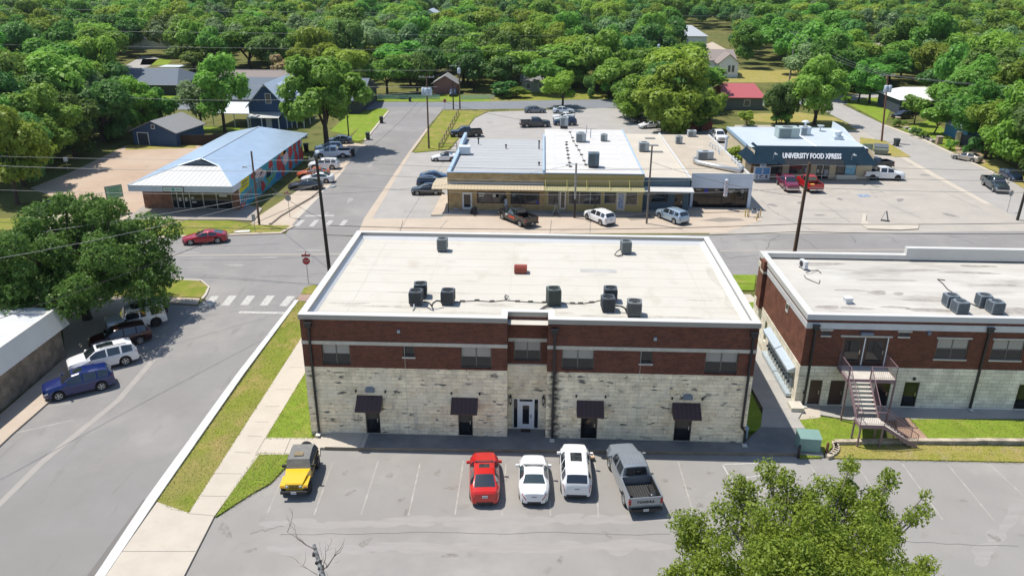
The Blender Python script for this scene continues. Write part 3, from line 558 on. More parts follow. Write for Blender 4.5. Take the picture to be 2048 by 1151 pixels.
for k, (px, py, rx, ry, m) in enumerate([(700, 606, 1.6, .16, rs2_), (760, 612, 2.2, .14, rs2_), (830, 615, 1.2, .2, rs2_), (985, 610, 1.4, .16, rs2_), (1340, 634, 2.0, .16, rs2_), (1400, 640, 1.6, .14, rs2_), (1300, 634, .6, .25, rs2_), (670, 560, .14, 2.2, rs2_), (650, 590, .18, 1.2, rs2_), (1440, 560, .5, 3.2, rs1), (1470, 610, .6, 2.0, rs1), (860, 585, 2.6, .12, rs2_), (1400, 600, 1.0, .1, rs2_), (1340, 500, 2.2, .1, rs1), (1030, 485, 2.6, .1, rs1), (760, 540, 1.8, .1, rs1), (1090, 625, 1.8, .2, rs1), (1205, 632, 1.4, .18, rs2_), (935, 625, 2.2, .15, rs1)]): v = G(px, py, RZ); rblob(v.x, v.y, rx, ry, m, RZ + .0015 + .0001 * k)
for k, (px, py) in enumerate(((822, 490), (1020, 560), (1190, 500), (1350, 545))):
    pass
b.build('roof', tb)
for q in winsL + winsR: window(tb, *q, 0, depth=.2, cols=2 if q[1] - q[0] > 1 else 1, split=q[2] + (q[3] - q[2]) * .52 if q[1] - q[0] > 1 else None, sill=sillm if q[1] - q[0] < 1 else None)
window(tb, 13.59, 15.34, 5.44, 6.84, 1.0, 2, split=6.15, depth=.2)
for q in drL + drR: gdoor(tb, *q, 0, lite=glass)
# white entrance door with side lights in the recess
b = MB(); b.box(13.98, 14.86, 1.08, 1.13, .26, 2.3, whitepaint); dd = b.build('door', tb, None); dd['label'] = 'white glazed entrance door in the recess'
b = MB()
for x0, x1, za, zb in ((13.55, 13.60, .26, 2.6), (13.85, 13.98, .26, 2.6), (14.86, 14.99, .26, 2.6), (15.24, 15.29, .26, 2.6), (13.98, 14.86, 2.3, 2.36), (13.98, 14.86, 2.54, 2.6), (13.60, 13.85, .26, .31), (14.99, 15.24, .26, .31), (13.6, 13.85, 2.55, 2.6), (14.99, 15.24, 2.55, 2.6)): b.box(x0, x1, 1.05, 1.12, za, zb, whitepaint)
b.build('frame', dd); b = MB(); b.box(14.2, 14.64, 1.065, 1.078, .62, 2.05, glass)
for x0, x1, za, zb in ((13.6, 13.85, .31, 2.55), (14.99, 15.24, .31, 2.55), (13.98, 14.86, 2.36, 2.54)): b.box(x0, x1, 1.09, 1.1, za, zb, glass)
b.build('pane', dd); boxpart('handle', dd, (14.74, 14.79, 1.02, 1.078, 1.1, 1.35), blackm)
for x0, x1 in ((3.3, 4.98), (9.55, 11.28), (17.75, 19.5), (23.95, 25.75)):
    b = MB(); b.extrude([(x0, -.003, 3.18), (x0, -.95, 2.50), (x0, -.95, 2.42), (x0, -.003, 2.42)], (x1 - x0, 0, 0), awnm); b.build('awning', tb)
for x in (13.38, 15.58):
    b = MB(); b.box(x - .09, x + .09, .84, .96, 2.35, 2.75, blackm); b.lathe([(.10, 2.75), (.02, 2.98)], 6, blackm, (x, .9, 0)); b.lathe([(.03, 2.15), (.08, 2.35)], 6, blackm, (x, .9, 0)); b.box(x - .03, x + .03, .95, .998, 2.4, 2.6, blackm)
    wl = b.build('wall_lamp', tb); b = MB(); b.box(x - .065, x + .065, .832, .839, 2.4, 2.7, mat('lamp_glass', (.45, .43, .36), .1)); b.build('lamp_glass', wl)
downspout(tb, .55, 0, 8.42, .25); downspout(tb, 16.2, 0, 8.3, .25); downspout(tb, 28.58, 0, 8.35, .25, jog=1.5)
alarm = mat('bluegrey_plastic', (.16, .20, .26), .5)
for x, z, s in ((4.2, 3.62, .3), (24.9, 3.62, .3)):
    b = MB(); b.extrude([(x - s, -.003, z - .15), (x + s, -.003, z - .15), (x + s, -.003, z + .08), (x + s * .6, -.003, z + .2), (x - s * .6, -.003, z + .2), (x - s, -.003, z + .08)], (0, -.16, 0), alarm); b.build('floodlight', tb)
for x, z in ((6.3, 7.9), (22.5, 7.75)): boxpart('wall_light', tb, (x - .09, x + .09, -.12, -.003, z - .1, z + .1), mat('grey_fixture', (.35, .4, .45), .5))
for x, z in ((3.25, 3.5), (5.2, 3.5), (9.55, 3.5), (11.4, 3.5), (17.7, 3.5), (19.6, 3.5), (23.9, 3.5), (25.85, 3.5), (3.15, 2.0)): boxpart('wall_light', tb, (x - .05, x + .05, -.12, -.003, z - .07, z + .08), blackm)
for x in (6.6, 21.7): boxpart('control_joint', tb, (x - .012, x + .012, -.006, -.001, .3, ZB0 - .01), limeband)
tag(boxpart('doormat', None, (14.1, 14.75, .62, 1.0, WALKZ + .001, WALKZ + .015), mat('mat_brown', (.03, .018, .015), .95)), 'dark doormat on the step before the white recessed door', 'doormat')

# ---------------------------------------------------------------- roof-top air conditioners
def condenser_proto(w_, h, col, stand, fincol=None):
    """cabinet with vertical louvre fins, a top ring with fan guard, and a stand."""
    cm = mat('condenser_%d' % int(col[0] * 1000), col, .5, .2, var=.4, scale=3); fm = mat('condenser_fin_%d' % int(col[0] * 1000), tuple(c * .55 for c in col), .55, .2)
    b = MB(); r = w_ / 2; z0 = stand
    b.box(-r * .9, r * .9, -r * .9, r * .9, z0, z0 + h - .1, fm)
    root = b.build('air_conditioner')
    f = MB(); n = 11
    for k in range(n):
        u = -r * .92 + 2 * r * .92 * k / (n - 1)
        for sx, sy in ((u, -r), (u, r - .02)): f.box(sx - .014, sx + .014, sy - .01, sy + .03, z0 + .03, z0 + h - .08, cm)
        for sx, sy in ((-r, u), (r - .02, u)): f.box(sx - .01, sx + .03, sy - .014, sy + .014, z0 + .03, z0 + h - .08, cm)
    for sx in (-1, 1):
        for sy in (-1, 1): f.box(sx * (r - .02) - .04, sx * (r - .02) + .04, sy * (r - .02) - .04, sy * (r - .02) + .04, z0, z0 + h - .06, cm)
    f.box(-r, r, -r, r, z0 - .04, z0 + .02, cm); f.build('louvre', root)
    t = MB(); n = 24; zt = z0 + h; ro = r * .80; vs = []; fs = []
    sq = []
    for k in range(n):
        a = 2 * math.pi * k / n; c, s = math.cos(a), math.sin(a); e = r * 1.02 / max(abs(c), abs(s)); e = min(e, r * 1.25)
        vs += [(c * e, s * e, zt - .08), (c * e, s * e, zt - .01), (c * ro, s * ro, zt), (c * ro, s * ro, zt - .16)]
    for k in range(n):
        j = (k + 1) % n
        for q in range(3): fs.append((k * 4 + q, j * 4 + q, j * 4 + q + 1, k * 4 + q + 1))
    t.idx(vs, fs, cm); t.build('top_ring', root)
    t = MB(); t.lathe([(ro, zt - .15), (.12, zt - .14), (.12, zt - .05), (.0, zt - .045)], 20, mat('fan_dark', (.008, .008, .010), .6), cap=False)
    for k in range(4):
        a = k * math.pi / 2 + .3; t.obox((math.cos(a) * ro * .55, math.sin(a) * ro * .55, zt - .11), (ro * .75, .2, .015), a, mat('fan_blade', (.05, .05, .055), .5), rx=.3)
    t.build('fan', root)
    g = MB()
    for rr in (.35, .6, .85): g.tube([(math.cos(2 * math.pi * k / 18) * ro * rr, math.sin(2 * math.pi * k / 18) * ro * rr, zt - .01) for k in range(19)], .006, 4, fm, cap=False)
    for k in range(6):
        a = math.pi * k / 6; g.tube([(math.cos(a) * ro, math.sin(a) * ro, zt - .005), (-math.cos(a) * ro, -math.sin(a) * ro, zt - .005)], .006, 4, fm)
    g.build('fan_guard', root)
    if stand > .03:
        rm = mat('rusty_stand', (.10, .055, .04), .8)
        for sx in (-1, 1):
            s = MB(); s.box(sx * r * .8 - .03, sx * r * .8 + .03, -r * 1.1, r * 1.1, stand - .09, stand - .041, rm)
            for sy in (-1, 1): s.box(sx * r * .8 - .03, sx * r * .8 + .03, sy * r * .9 - .03, sy * r * .9 + .03, 0, stand - .09, rm)
            s.build('stand', root)
    return root
dk = (.085, .10, .115); used = {}
def place_ac(key, proto_args, px, z, label, rz=0.0, y_off=0.0, group='air conditioners on the flat roofs'):
    if key in used: o = copy_tree(used[key])
    else: o = used[key] = condenser_proto(*proto_args)
    v = G(px[0], px[1], z); o.location = (v.x, v.y + proto_args[0] / 2 + y_off, z); o.rotation_euler = (0, 0, rz)
    tag(o, label, 'air conditioner', group); return o
d = (.84, .80, dk, .18)
place_ac('s', (.76, .86, (.22, .25, .26), .18), (884, 504), RZ, 'grey air conditioner alone near the back left corner of the white central roof')
place_ac('s', (.76, .86, (.22, .25, .26), .18), (1252, 509), RZ, 'grey air conditioner alone near the back right corner of the white central roof', .08)
place_ac('d', d, (840, 597), RZ, 'dark air conditioner rearmost of the left trio on the white central roof', .12)
place_ac('d', d, (831, 612), RZ, 'dark air conditioner foremost of the left trio on the white central roof')
place_ac('d', d, (895, 611), RZ, 'dark air conditioner standing right of the left pair, joined to them by a black pipe', -.03)
place_ac('t', (.86, 1.15, (.11, .135, .125), .03), (1107, 613), RZ, 'tall greenish-black air conditioner set right on the white roof behind the recess', .15)
place_ac('d', d, (1221, 606), RZ, 'dark air conditioner rearmost of the right trio on the white central roof')
place_ac('d', d, (1216, 625), RZ, 'dark air conditioner foremost of the right trio on the white central roof', .05)
place_ac('b', (.92, .80, (.20, .21, .215), .2), (1269, 635), RZ, 'broad grey air conditioner on rusty stand, front right of the white central roof', -.1)
def pipe(name, label, pxs, r, z, m=None, group=None, cat='pipe', zs=None):
    pts = []
    for i, p in enumerate(pxs):
        v = G(p[0], p[1], z + (p[2] if len(p) > 2 else r)); pts.append(v)
    b = MB(); b.tube(pts, r, 6, m or blackm); return tag(b.build(name), label, cat, group)
pipe('refrigerant_pipe', 'thick black pipe arching between the left trio of air conditioners', [(848, 603, .3), (856, 604, .5), (862, 609, .4), (864, 613, .04), (866, 606, .4), (873, 601, .5), (883, 602, .4)], .055, RZ)
pipe('refrigerant_pipe', 'thick black pipe arching between the right trio of air conditioners', [(1231, 611, .35), (1242, 612, .45), (1250, 616, .3), (1252, 621, .04), (1254, 612, .3), (1257, 614, .35), (1262, 616, .35)], .055, RZ)
pipe('conduit', 'thin dark conduit lying across the white central roof between the two trios', [(908, 604), (930, 602), (955, 601), (985, 603), (1010, 600), (1035, 602), (1060, 604), (1094, 605), (1130, 606), (1165, 607), (1190, 603), (1208, 598)], .028, RZ)
pb = [(925, 603), (954, 601), (984, 603), (1035, 603), (1061, 604), (1089, 605), (1145, 607), (1161, 607), (1183, 605), (1108, 605)]
for k, p in enumerate(pb):
    b = MB(); v = G(p[0], p[1], RZ); b.obox((v.x, v.y, RZ + .045), (.34, .14, .09), .1 * (k % 3), mat('support_block', (.13, .125, .11), .9)); b.obox((v.x, v.y, RZ + .1), (.3, .05, .02), .1 * (k % 3), blackm)
    tag(b.build('conduit_support'), 'small dark block carrying the conduit across the white central roof', 'support block', 'conduit supports on the central roof')
pipe('cable_coil', 'coil of dark cable standing on the conduit, midway across the white roof', [(1010, 598, .1), (1013, 590, .2), (1017, 592, .2), (1014, 598, .1), (1009, 594, .2), (1011, 589, .2)], .03, RZ, cat='cable')
pipe('drain_hose', 'pair of black hoses running from the tall air conditioner to the roof edge', [(1096, 609, .15), (1088, 613, .08), (1079, 619), (1082, 620), (1090, 615, .08), (1098, 611, .15)], .04, RZ, cat='hose')
pipe('refrigerant_pipe', 'black pipe looping from the air conditioner at the back right of the white roof', [(1241, 498, .4), (1234, 503, .3), (1229, 509, .05), (1236, 512, .05), (1246, 510, .1)], .04, RZ)
pipe('vent_pipe', 'short grey vent pipe at the feet of the left trio of air conditioners', [(826, 620), (828, 614, .1), (828, 608, .25)], .05, RZ, mat('grey_pvc', (.4, .4, .4), .6), cat='pipe')
rv = thing('roof_vent', 'rust-red hooded metal vent box in the middle of the white central roof', 'vent', G(1041, 548, RZ))
b = MB(); rm = ribmat('vent_red', (.30, .055, .035), 0, .16, .5, dark=.7); b.extrude([(-.47, 0, .08), (-.47, .75, .08), (-.47, .75, .5), (-.47, .12, .62), (-.47, 0, .45)], (.94, 0, 0), rm); b.build('hood', rv)
b = MB(); b.box(-.42, .42, .06, .7, 0, .08, mat('vent_base', (.12, .05, .04), .8)); b.build('base', rv)
# ---------------------------------------------------------------- brick building on the right
XR0, XR1, YR0, YR1, ZR = 33.75, 62.0, 5.3, 18.2, 7.3
rb = thing('brick_building', 'right-hand red brick building with stone ground floor, dirty white roof and outside stair', 'building')
wr = [(34.85, 35.45, 5.72, 6.05), (40.12, 40.85, 5.75, 6.05), (42.86, 45.04, 4.08, 5.62), (46.66, 48.81, 4.09, 5.62), (52.5, 54.6, 4.09, 5.62), (57.5, 59.6, 4.09, 5.62)]
dbl = [(36.45, 37.85, 3.46, 5.6), (37.95, 39.45, 3.46, 5.6)]
dr = [(34.62, 35.5, .2, 2.2), (36.05, 37.1, .2, 2.2), (39.2, 40.3, .2, 2.2), (41.25, 42.3, .2, 2.2), (49.2, 50.2, .2, 2.2), (55, 56, .2, 2.2)]
ZT = 3.30
b = MB()
b.wall((XR0, YR0), (XR1, YR0), ZT, 6.9, [(q[0] - XR0, q[1] - XR0, q[2], q[3]) for q in wr + dbl], brick)
b.wall((XR0, YR1 - .02), (XR0, YR0), ZT, 6.9, [(YR1 - 9.95 - .02, YR1 - 9.4 - .02, 5.6, 6.2)], brick2); b.wall((XR1, YR0), (XR1, YR1), ZT, 6.9, [], brick); b.wall((XR1, YR1), (XR0, YR1), ZT, 6.9, [], brick)
b.build('brick_wall', rb)
b = MB(); o = .03
b.wall((XR0 - o, YR0 - o), (XR1, YR0 - o), 0, ZT, [(q[0] - XR0 + o, q[1] - XR0 + o, q[2], q[3]) for q in dr], stone2)
b.wall((XR0 - o, YR1), (XR0 - o, YR0 - o), 0, ZT, [(YR1 - 14.3, YR1 - 13.7, 1.0, 2.7)], stone2)
b.face([(XR0 - o, YR0 - o, ZT), (XR1, YR0 - o, ZT), (XR1, YR0, ZT), (XR0, YR0, ZT)], stone2); b.face([(XR0 - o, YR0 - o, ZT), (XR0, YR0, ZT), (XR0, YR1, ZT), (XR0 - o, YR1, ZT)], stone2)
b.build('stone_wall', rb)
b = MB(); bandw = mat('pale_band', (.62, .63, .64), .7, var=.3, scale=1.5)
b.box(XR0 - .04, XR1, YR0 - .04, YR0 - .002, 6.22, 6.68, bandw); b.box(XR0 - .04, XR0 - .002, YR0, 15.7, 6.22, 6.68, bandw)
b.box(XR0 - .09, XR0 - .003, 17.0, YR1, 6.1, 6.5, limeband); b.build('stone_band', rb)
b = MB(); b.box(XR0 - .32, XR0, 15.75, 16.6, 3.1, 6.2, brick2); b.box(XR0 - .36, XR0, 15.7, 16.65, 2.95, 3.1, limeband); b.box(XR0 - .34, XR0, 15.72, 16.63, 6.2, 6.4, limeband); b.box(XR0 - .32, XR0, 15.75, 16.6, 6.4, 7.25, brick2); b.build('pilaster', rb)
b = MB(); c = .42
b.box(XR0 - .08, XR1, YR0 - .08, YR0 + c - .08, 6.9, ZR, mat('coping_face_pale', (.55, .56, .57), .5), whitemetal); b.box(XR0 - .08, XR0 + c, YR0 + c - .08, YR1 - c, 6.9, ZR - .003, whitemetal)
b.box(XR0 - .08, 45.6, YR1 - c, YR1 + .08, 6.9, ZR, whitemetal); b.box(45.6, XR1, YR1 - c, YR1 + .08, 6.9, ZR + .62, whitemetal); b.build('coping', rb)
b = MB(); RR = 6.8; b.face([(XR0 + .1, YR0 + .1, RR), (XR1, YR0 + .1, RR), (XR1, YR1 - .1, RR), (XR0 + .1, YR1 - .1, RR)], roofdirty)
dk2 = mat('roof_puddle', (.25, .23, .205), .8, var=.8, scale=2.0, col2=(.40, .375, .34))
def blob(b, cx, cy, rx, ry, z, m, seed, n=26):
    r2 = random.Random(seed); ph = [r2.uniform(0, 6.28) for _ in range(4)]; pts = []
    for k in range(n):
        a = 2 * math.pi * k / n; q = 1 + .16 * math.sin(2 * a + ph[0]) + .1 * math.sin(3 * a + ph[1]) + .08 * math.sin(5 * a + ph[2]); pts.append((cx + math.cos(a) * rx * q, cy + math.sin(a) * ry * q, z))
    b.face(pts, m)
for px, py, rx, ry, s in ((1755, 585, .62, .5, 1), (1797, 587, .4, .3, 2), (2035, 622, 1.4, .7, 3), (1955, 532, 1.3, .35, 4), (1655, 614, 1.0, .3, 6), (1650, 527, 1.4, .35, 8), (1870, 620, 2.0, .35, 9), (1710, 616, 1.2, .2, 10), (1790, 614, 1.0, .2, 11), (1940, 545, 2.2, .25, 12), (1780, 560, 2.0, .2, 13), (1990, 570, 1.6, .25, 14), (1830, 540, 1.8, .2, 15), (1700, 580, 1.1, .18, 16), (1850, 600, 1.4, .2, 17)):
    v = G(px, py, RR); blob(b, v.x, v.y, rx, ry, RR + .003, dk2, s)
b.build('roof', rb)
for q in wr: window(rb, *q, YR0, cols=2 if q[1] - q[0] > 1 else 1, rows=2 if q[1] - q[0] > 1 else 1, split=q[2] + (q[3] - q[2]) * .5 if q[1] - q[0] > 1 else None, sill=sillm, pane=glass)
b = MB()
for q in wr + [(36.3, 39.6, 0, 5.62)]: b.box(q[0] - .12, q[1] + .12, YR0 - .06, YR0 - .003, q[3] + .02, q[3] + .13, sillm)
b.build('lintel', rb)
for q in dbl: gdoor(rb, *q, YR0, lite=glass, m=browndoor)
b = MB()
for x in (37.9, 39.48): b.box(x - .035, x + .035, YR0 - .03, YR0 - .003, 3.46, 5.6, whitepaint)
b.build('door_trim', rb)
for k, q in enumerate(dr): gdoor(rb, *q, YR0 - .03, m=browndoor if k in (0, 1) else darkdoor, lite=None if k < 3 else glass)
downspout(rb, 34.36, YR0, 6.5, .2); downspout(rb, 46.15, YR0, 6.55, .2); downspout(rb, 54.0, YR0, 6.55, .2)
for x, z in ((37.9, 5.95), (42.1, 6.1)): boxpart('wall_light', rb, (x - .32 * (x < 40) - .1, x + .32 * (x < 40) + .1, YR0 - .2, YR0 - .003, z - .12, z + .08), alarm)
for x, z in ((41.8, 2.5), (34.3, 1.2)): boxpart('wall_light', rb, (x - .08, x + .08, YR0 - .15, YR0 - .035, z - .1, z + .1), blackm)
b = MB(); b.box(XR0 - .06, XR0 - .002, 9.4, 9.95, 5.5, 6.2, mat('vent_white', (.6, .58, .54), .7)); b.box(XR0 - .065, XR0 - .06, 9.47, 9.88, 5.75, 6.15, blackm); b.build('louvre', rb)
# mini air-conditioning units along the alley wall: a long hood, a shelf and a row of meters
galv = mat('galvanised', (.42, .50, .56), .45, .3, var=.5, scale=3, col2=(.55, .62, .67))
for y0, y1 in ((6.1, 9.5), (9.6, 13.0)):
    b = MB(); b.extrude([(XR0 - .04, y0, 2.75), (XR0 - .55, y0, 2.5), (XR0 - .55, y0, 2.3), (XR0 - .04, y0, 2.3)], (0, y1 - y0, 0), galv); b.build('rain_hood', rb)
    b = MB(); b.box(XR0 - .42, XR0 - .04, y0, y1, .35, .58, galv); b.build('cable_trough', rb)
for k in range(11):
    y = 6.4 + k * .58; b = MB(); b.box(XR0 - .22, XR0 - .04, y - .12, y + .12, 1.0, 1.75, galv); b.lathe([(.1, -.12), (.1, 0)], 10, glass, (XR0 - .26, y, 1.5)); b.tube([(XR0 - .12, y, .58), (XR0 - .12, y, 1.0)], .025, 5, galv); b.tube([(XR0 - .12, y, 1.75), (XR0 - .12, y, 2.32)], .025, 5, galv); b.build('electricity_meter', rb)
d = (.85, .78, (.215, .255, .29), .12)
place_ac('r', d, (1905, 616), RR, 'blue-grey air conditioner rear left of four on the dirty white roof at the right')
place_ac('r', d, (1923, 629), RR, 'blue-grey air conditioner front left of four on the dirty white roof at the right', .1)
place_ac('r', d, (1971, 616), RR, 'blue-grey air conditioner rear right of four on the dirty white roof at the right', -.05)
place_ac('r', d, (1994, 629), RR, 'blue-grey air conditioner front right of four on the dirty white roof at the right', .06)
mu = thing('mini_split_unit', 'slim white air-conditioning unit at the far left of the dirty white roof', 'air conditioner', G(1606, 537, RR), R(-75))
b = MB(); mw = mat('unit_white', (.62, .64, .65), .5); b.box(-.42, .42, -.15, .15, .1, .72, mw); b.box(-.38, -.3, -.15, .15, 0, .1, blackm); b.box(.3, .38, -.15, .15, 0, .1, blackm); b.build('cabinet', mu)
b = MB(); b.lathe([(.25, -.16), (.22, -.165), (.2, -.155)], 20, blackm, (-.1, 0, .41), 'Y'); b.build('fan_grille', mu)
pipe('conduit', 'crooked dark conduit on the dirty roof beside the slim white unit', [(1612, 545, .1), (1622, 541, .2), (1636, 540), (1642, 546)], .035, RR); pipe('conduit', 'dark cable zigzagging from the slim white unit', [(1608, 550), (1612, 556), (1625, 562), (1638, 567), (1640, 560)], .03, RR)
pipe('conduit', 'long dark conduit running up the dirty roof from the four air conditioners', [(1962, 615, .1), (1940, 606), (1920, 594), (1895, 578), (1885, 566), (1875, 558), (1890, 560)], .035, RR)
pipe('conduit', 'dark cable looping left of the four air conditioners on the dirty roof', [(1898, 608, .3), (1889, 600, .25), (1890, 590, .15), (1898, 584)], .03, RR)
gv = thing('roof_vent', 'small pale square vent on the dirty white roof', 'vent', G(1695, 605, RR), .1)
b = MB(); b.box(-.24, .24, -.24, .24, 0, .36, mw); b.build('base', gv); b = MB(); b.box(-.29, .29, -.29, .29, .36, .44, mw); b.build('cap', gv)

# outside stair of mauve steel with concrete treads
st = thing('outside_stair', 'mauve steel outside stair with pale treads turning at a landing beside the right brick building', 'staircase')
mv = mat('mauve_steel', (.235, .155, .175), .5, var=.3, scale=3); tr = mat('tread_concrete', (.56, .52, .46), .85, var=.4, scale=3)
LZT, MZ = 3.42, 1.75
X0, X1, Y0, Y1 = 36.35, 39.55, 3.3, 5.25          # upper landing
sx0, sx1 = 36.45, 37.75; ym = 1.05                  # upper flight runs towards the camera between sx0 and sx1
b = MB(); b.box(X0, X1, Y0, Y1, LZT - .09, LZT, tr); b.build('upper_landing', st)
b = MB(); b.box(X0 - .02, X1 + .02, Y0 - .06, Y0 - .002, LZT - .26, LZT - .01, mv); b.box(X0 - .06, X0 - .002, Y0, Y1, LZT - .26, LZT - .01, mv); b.box(X1 + .002, X1 + .06, Y0, Y1, LZT - .26, LZT - .01, mv)
n1 = 9; fy = [Y0 - (Y0 - ym) * k / n1 for k in range(n1 + 1)]; fz = [LZT - (LZT - MZ) * k / n1 for k in range(n1 + 1)]
for x in (sx0 - .07, sx1 + .03): b.extrude([(x, Y0, LZT - .02), (x, Y0, LZT - .3), (x, ym, MZ - .28), (x, ym, MZ)], (.045, 0, 0), mv)
mx0, mx1, my0, my1 = 36.3, 37.85, .15, 1.05        # lower landing
b.box(mx0 - .05, mx1, my0 - .05, my0 - .002, MZ - .26, MZ - .01, mv); b.box(mx0 - .05, mx0 - .002, my0, my1, MZ - .26, MZ - .01, mv)
n2 = 9; ex = 40.1; gz = .13
for y in (my0 - .05, my1 - .03): b.extrude([(mx1, y, MZ - .01), (mx1, y, MZ - .28), (ex - .12, y, gz), (ex + .25, y, gz)], (0, .045, 0), mv)
b.build('stringer', st)
for k in range(1, n1): boxpart('tread', st, (sx0 - .02, sx1 + .03, fy[k], fy[k] + .27, fz[k] - .05, fz[k]), tr)
boxpart('lower_landing', st, (mx0, mx1, my0, my1, MZ - .08, MZ), tr)
for k in range(1, n2):
    x = mx1 + (ex - mx1) * k / n2; z = MZ - (MZ - gz) * k / n2; boxpart('tread', st, (x - .26, x + .02, my0 + .0, my1 - .03, z - .05, z), tr)
for x, y, zt in ((X0 + .02, Y0 - .03, LZT - .26), (X1 - .02, Y0 - .03, LZT - .26), (mx0, my1 + .0, MZ - .1), (mx0 + .05, my0 - .02, MZ - .26), (mx1 - .05, my0, MZ - .26), (mx1 - .05, my1 + .05, MZ - .1)): boxpart('post', st, (x - .05, x + .05, y - .05, y + .05, .1, zt), mv)
def railing(pts, h=.95, step=.13):
    b = MB()
    for i in range(len(pts) - 1):
        p, q = Vector(pts[i]), Vector(pts[i + 1]); up = Vector((0, 0, h)); lo = Vector((0, 0, .1))
        b.tube([p + up, q + up], .028, 5, mv); b.tube([p + lo, q + lo], .018, 4, mv); n = max(1, int((q - p).length / step))
        for k in range(n + 1):
            c = p + (q - p) * k / n; b.tube([c + lo * (0 if k in (0, n) else 1), c + up], .028 if k in (0, n) else .009, 4, mv)
    return b.build('railing', st)
railing([(X0, Y1, LZT), (X0, Y0, LZT)]); railing([(sx0 - .05, Y0, LZT), (sx0 - .05, ym, MZ)]); railing([(sx1 + .05, Y0, LZT), (sx1 + .05, ym, MZ)])
railing([(sx1 + .1, Y0, LZT), (X1, Y0, LZT), (X1, Y1, LZT)]); railing([(mx0, my1, MZ), (mx0, my0, MZ), (mx1, my0, MZ), (ex + .1, my0, gz)]); railing([(mx1, my1, MZ), (ex + .1, my1, gz)])
edm = brickmat('edging_stone', (.46, .40, .31), (.38, .33, .26), (.18, .15, .12), .5, .14, .015)
ed = MB()
for (p, q) in (((1668, 889), (1800, 887)), ((1800, 887), (1950, 887)), ((1950, 886), (2200, 889))):
    a, c = G(*p), G(*q); ed.obox(((a.x + c.x) / 2, (a.y + c.y) / 2, .16), ((c - a).length, .34, .36), math.atan2(c.y - a.y, c.x - a.x), edm)
for k in range(7):
    a = k / 6; v = G(1668 + 6 * math.sin(a * 3.1) - 10 * a * a, 891 + 24 * a); ed.obox((v.x, v.y, .13), (.42, .34, .26), 1.2 - a * .8, edm)
tag(ed.build('stone_edging'), 'low tan stone edging wall at the foot of the right-hand lawn and stair', 'garden wall')
tx = thing('utility_cabinet', 'pale green utility cabinet on a concrete pad beside the right-hand lawn', 'utility box', G(1613, 897, .1), -.08)
tm = mat('cabinet_green', (.20, .33, .30), .5, var=.3, scale=2); b = MB(); b.box(-.68, .68, -.55, .5, .08, 1.1, tm); b.build('cabinet', tx)
b = MB(); b.extrude([(-.7, -.6, 1.1), (-.7, .52, 1.1), (-.7, .52, 1.2), (-.7, -.35, 1.22), (-.7, -.6, 1.12)], (1.4, 0, 0), tm); b.build('lid', tx); boxpart('pad', tx, (-.9, .9, -.8, .7, -.08, .08), greyconcrete)
for px, py, lab, c in ((1596, 915, 'dark brown bollard left of the green utility cabinet', (.03, .02, .018)), (1652, 910, 'rusty brown bollard right of the green utility cabinet', (.13, .05, .025))):
    v = G(px, py); b = MB(); b.lathe([(.09, 0), (.09, .9), (.06, .97), (.0, .98)], 12, mat('bollard_%d' % px, c, .6), v); tag(b.build('bollard'), lab, 'bollard', 'bollards by the utility cabinet')
v = G(1590, 822); tag(boxpart('stone_block', None, (v.x - .45, v.x + .45, v.y - .5, v.y + .5, .1, .55), mat('block', (.6, .56, .48), .85, var=.4, scale=2)), 'pale stone block at the corner of the alley and the right-hand lawn', 'stone block')

# ---------------------------------------------------------------- low building cut by the left edge
lb = thing('flat_roofed_building', 'low building with white fascia and white flat roof, cut by the left edge', 'building')
LX, LY, LZR = -22.85, 10.3, 4.15
lbm = brickmat('tan_brick', (.235, .195, .15), (.19, .155, .12), (.26, .22, .18), .3, .1, .012, var=.35)
b = MB(); b.wall((-48, -16), (LX, -16), 0, 3.0, [], lbm); b.wall((LX, -16), (LX, LY), 0, 3.0, [(8, 10.6, 0, 2.5)], lbm, depth=.5); b.wall((LX, LY), (-48, LY), 0, 3.0, [], lbm); b.wall((-48, LY), (-48, -16), 0, 3.0, [], lbm); b.build('wall', lb)
b = MB(); b.box(LX - .6, LX - .52, -8, -5.4, 0, 2.5, whitepaint); d_ = b.build('door', lb); boxpart('handle', d_, (LX - .519, LX - .45, -5.7, -5.62, 1, 1.2), blackm)
b = MB(); f = .55
b.extrude([(LX + f, -16, 2.75), (LX - .15, -16, 4.15), (LX - .45, -16, 4.15), (LX - .45, -16, 2.75)], (0, LY + 16 + .55, 0), whitemetal); b.box(-48, LX - .45, LY - .25, LY + .53, 2.8, 4.1, whitemetal); b.build('fascia', lb)
b = MB(); b.face([(-48, -16, 3.85), (LX - .4, -16, 3.85), (LX - .4, LY - .2, 3.85), (-48, LY - .2, 3.85)], mat('bright_membrane', (.58, .60, .62), .6, var=.4, scale=.4)); b.build('roof', lb)

# ---------------------------------------------------------------- building with the painted wall
mb_ = thing('mural_building', 'building with blue-grey metal hip roof, white front slope and colourful painted side wall', 'building')
mx0, mx1, my0, my1, mz = -36.2, -23.55, 51.6, 80.0, 3.9
redb = brickmat('shopfront_brick', (.27, .125, .075), (.20, .09, .055), (.30, .20, .15), .3, .1, .012, var=.3)
b = MB(); b.wall((mx0, my0), (mx1, my0), 0, 3.2, [(3.75, 11.6, .12, 2.35)], redb); b.wall((mx1, my1), (mx0, my1), 0, mz, [], redb); b.wall((mx0, my1), (mx0, my0), 0, mz - .1, [], redb); b.build('wall', mb_)
cyan = mat('mural_cyan', (.045, .36, .44), .75, var=.9, scale=.9, col2=(.02, .20, .36)); b = MB()
b.wall((mx1, my0 - .05), (mx1, my1), 0, mz - .02, [], cyan)
def splash(pts, m, lv=1): b.face([(mx1 + .004 * lv, my0 + (my1 - my0) * u, .1 + 3.7 * v) for u, v in pts], m)
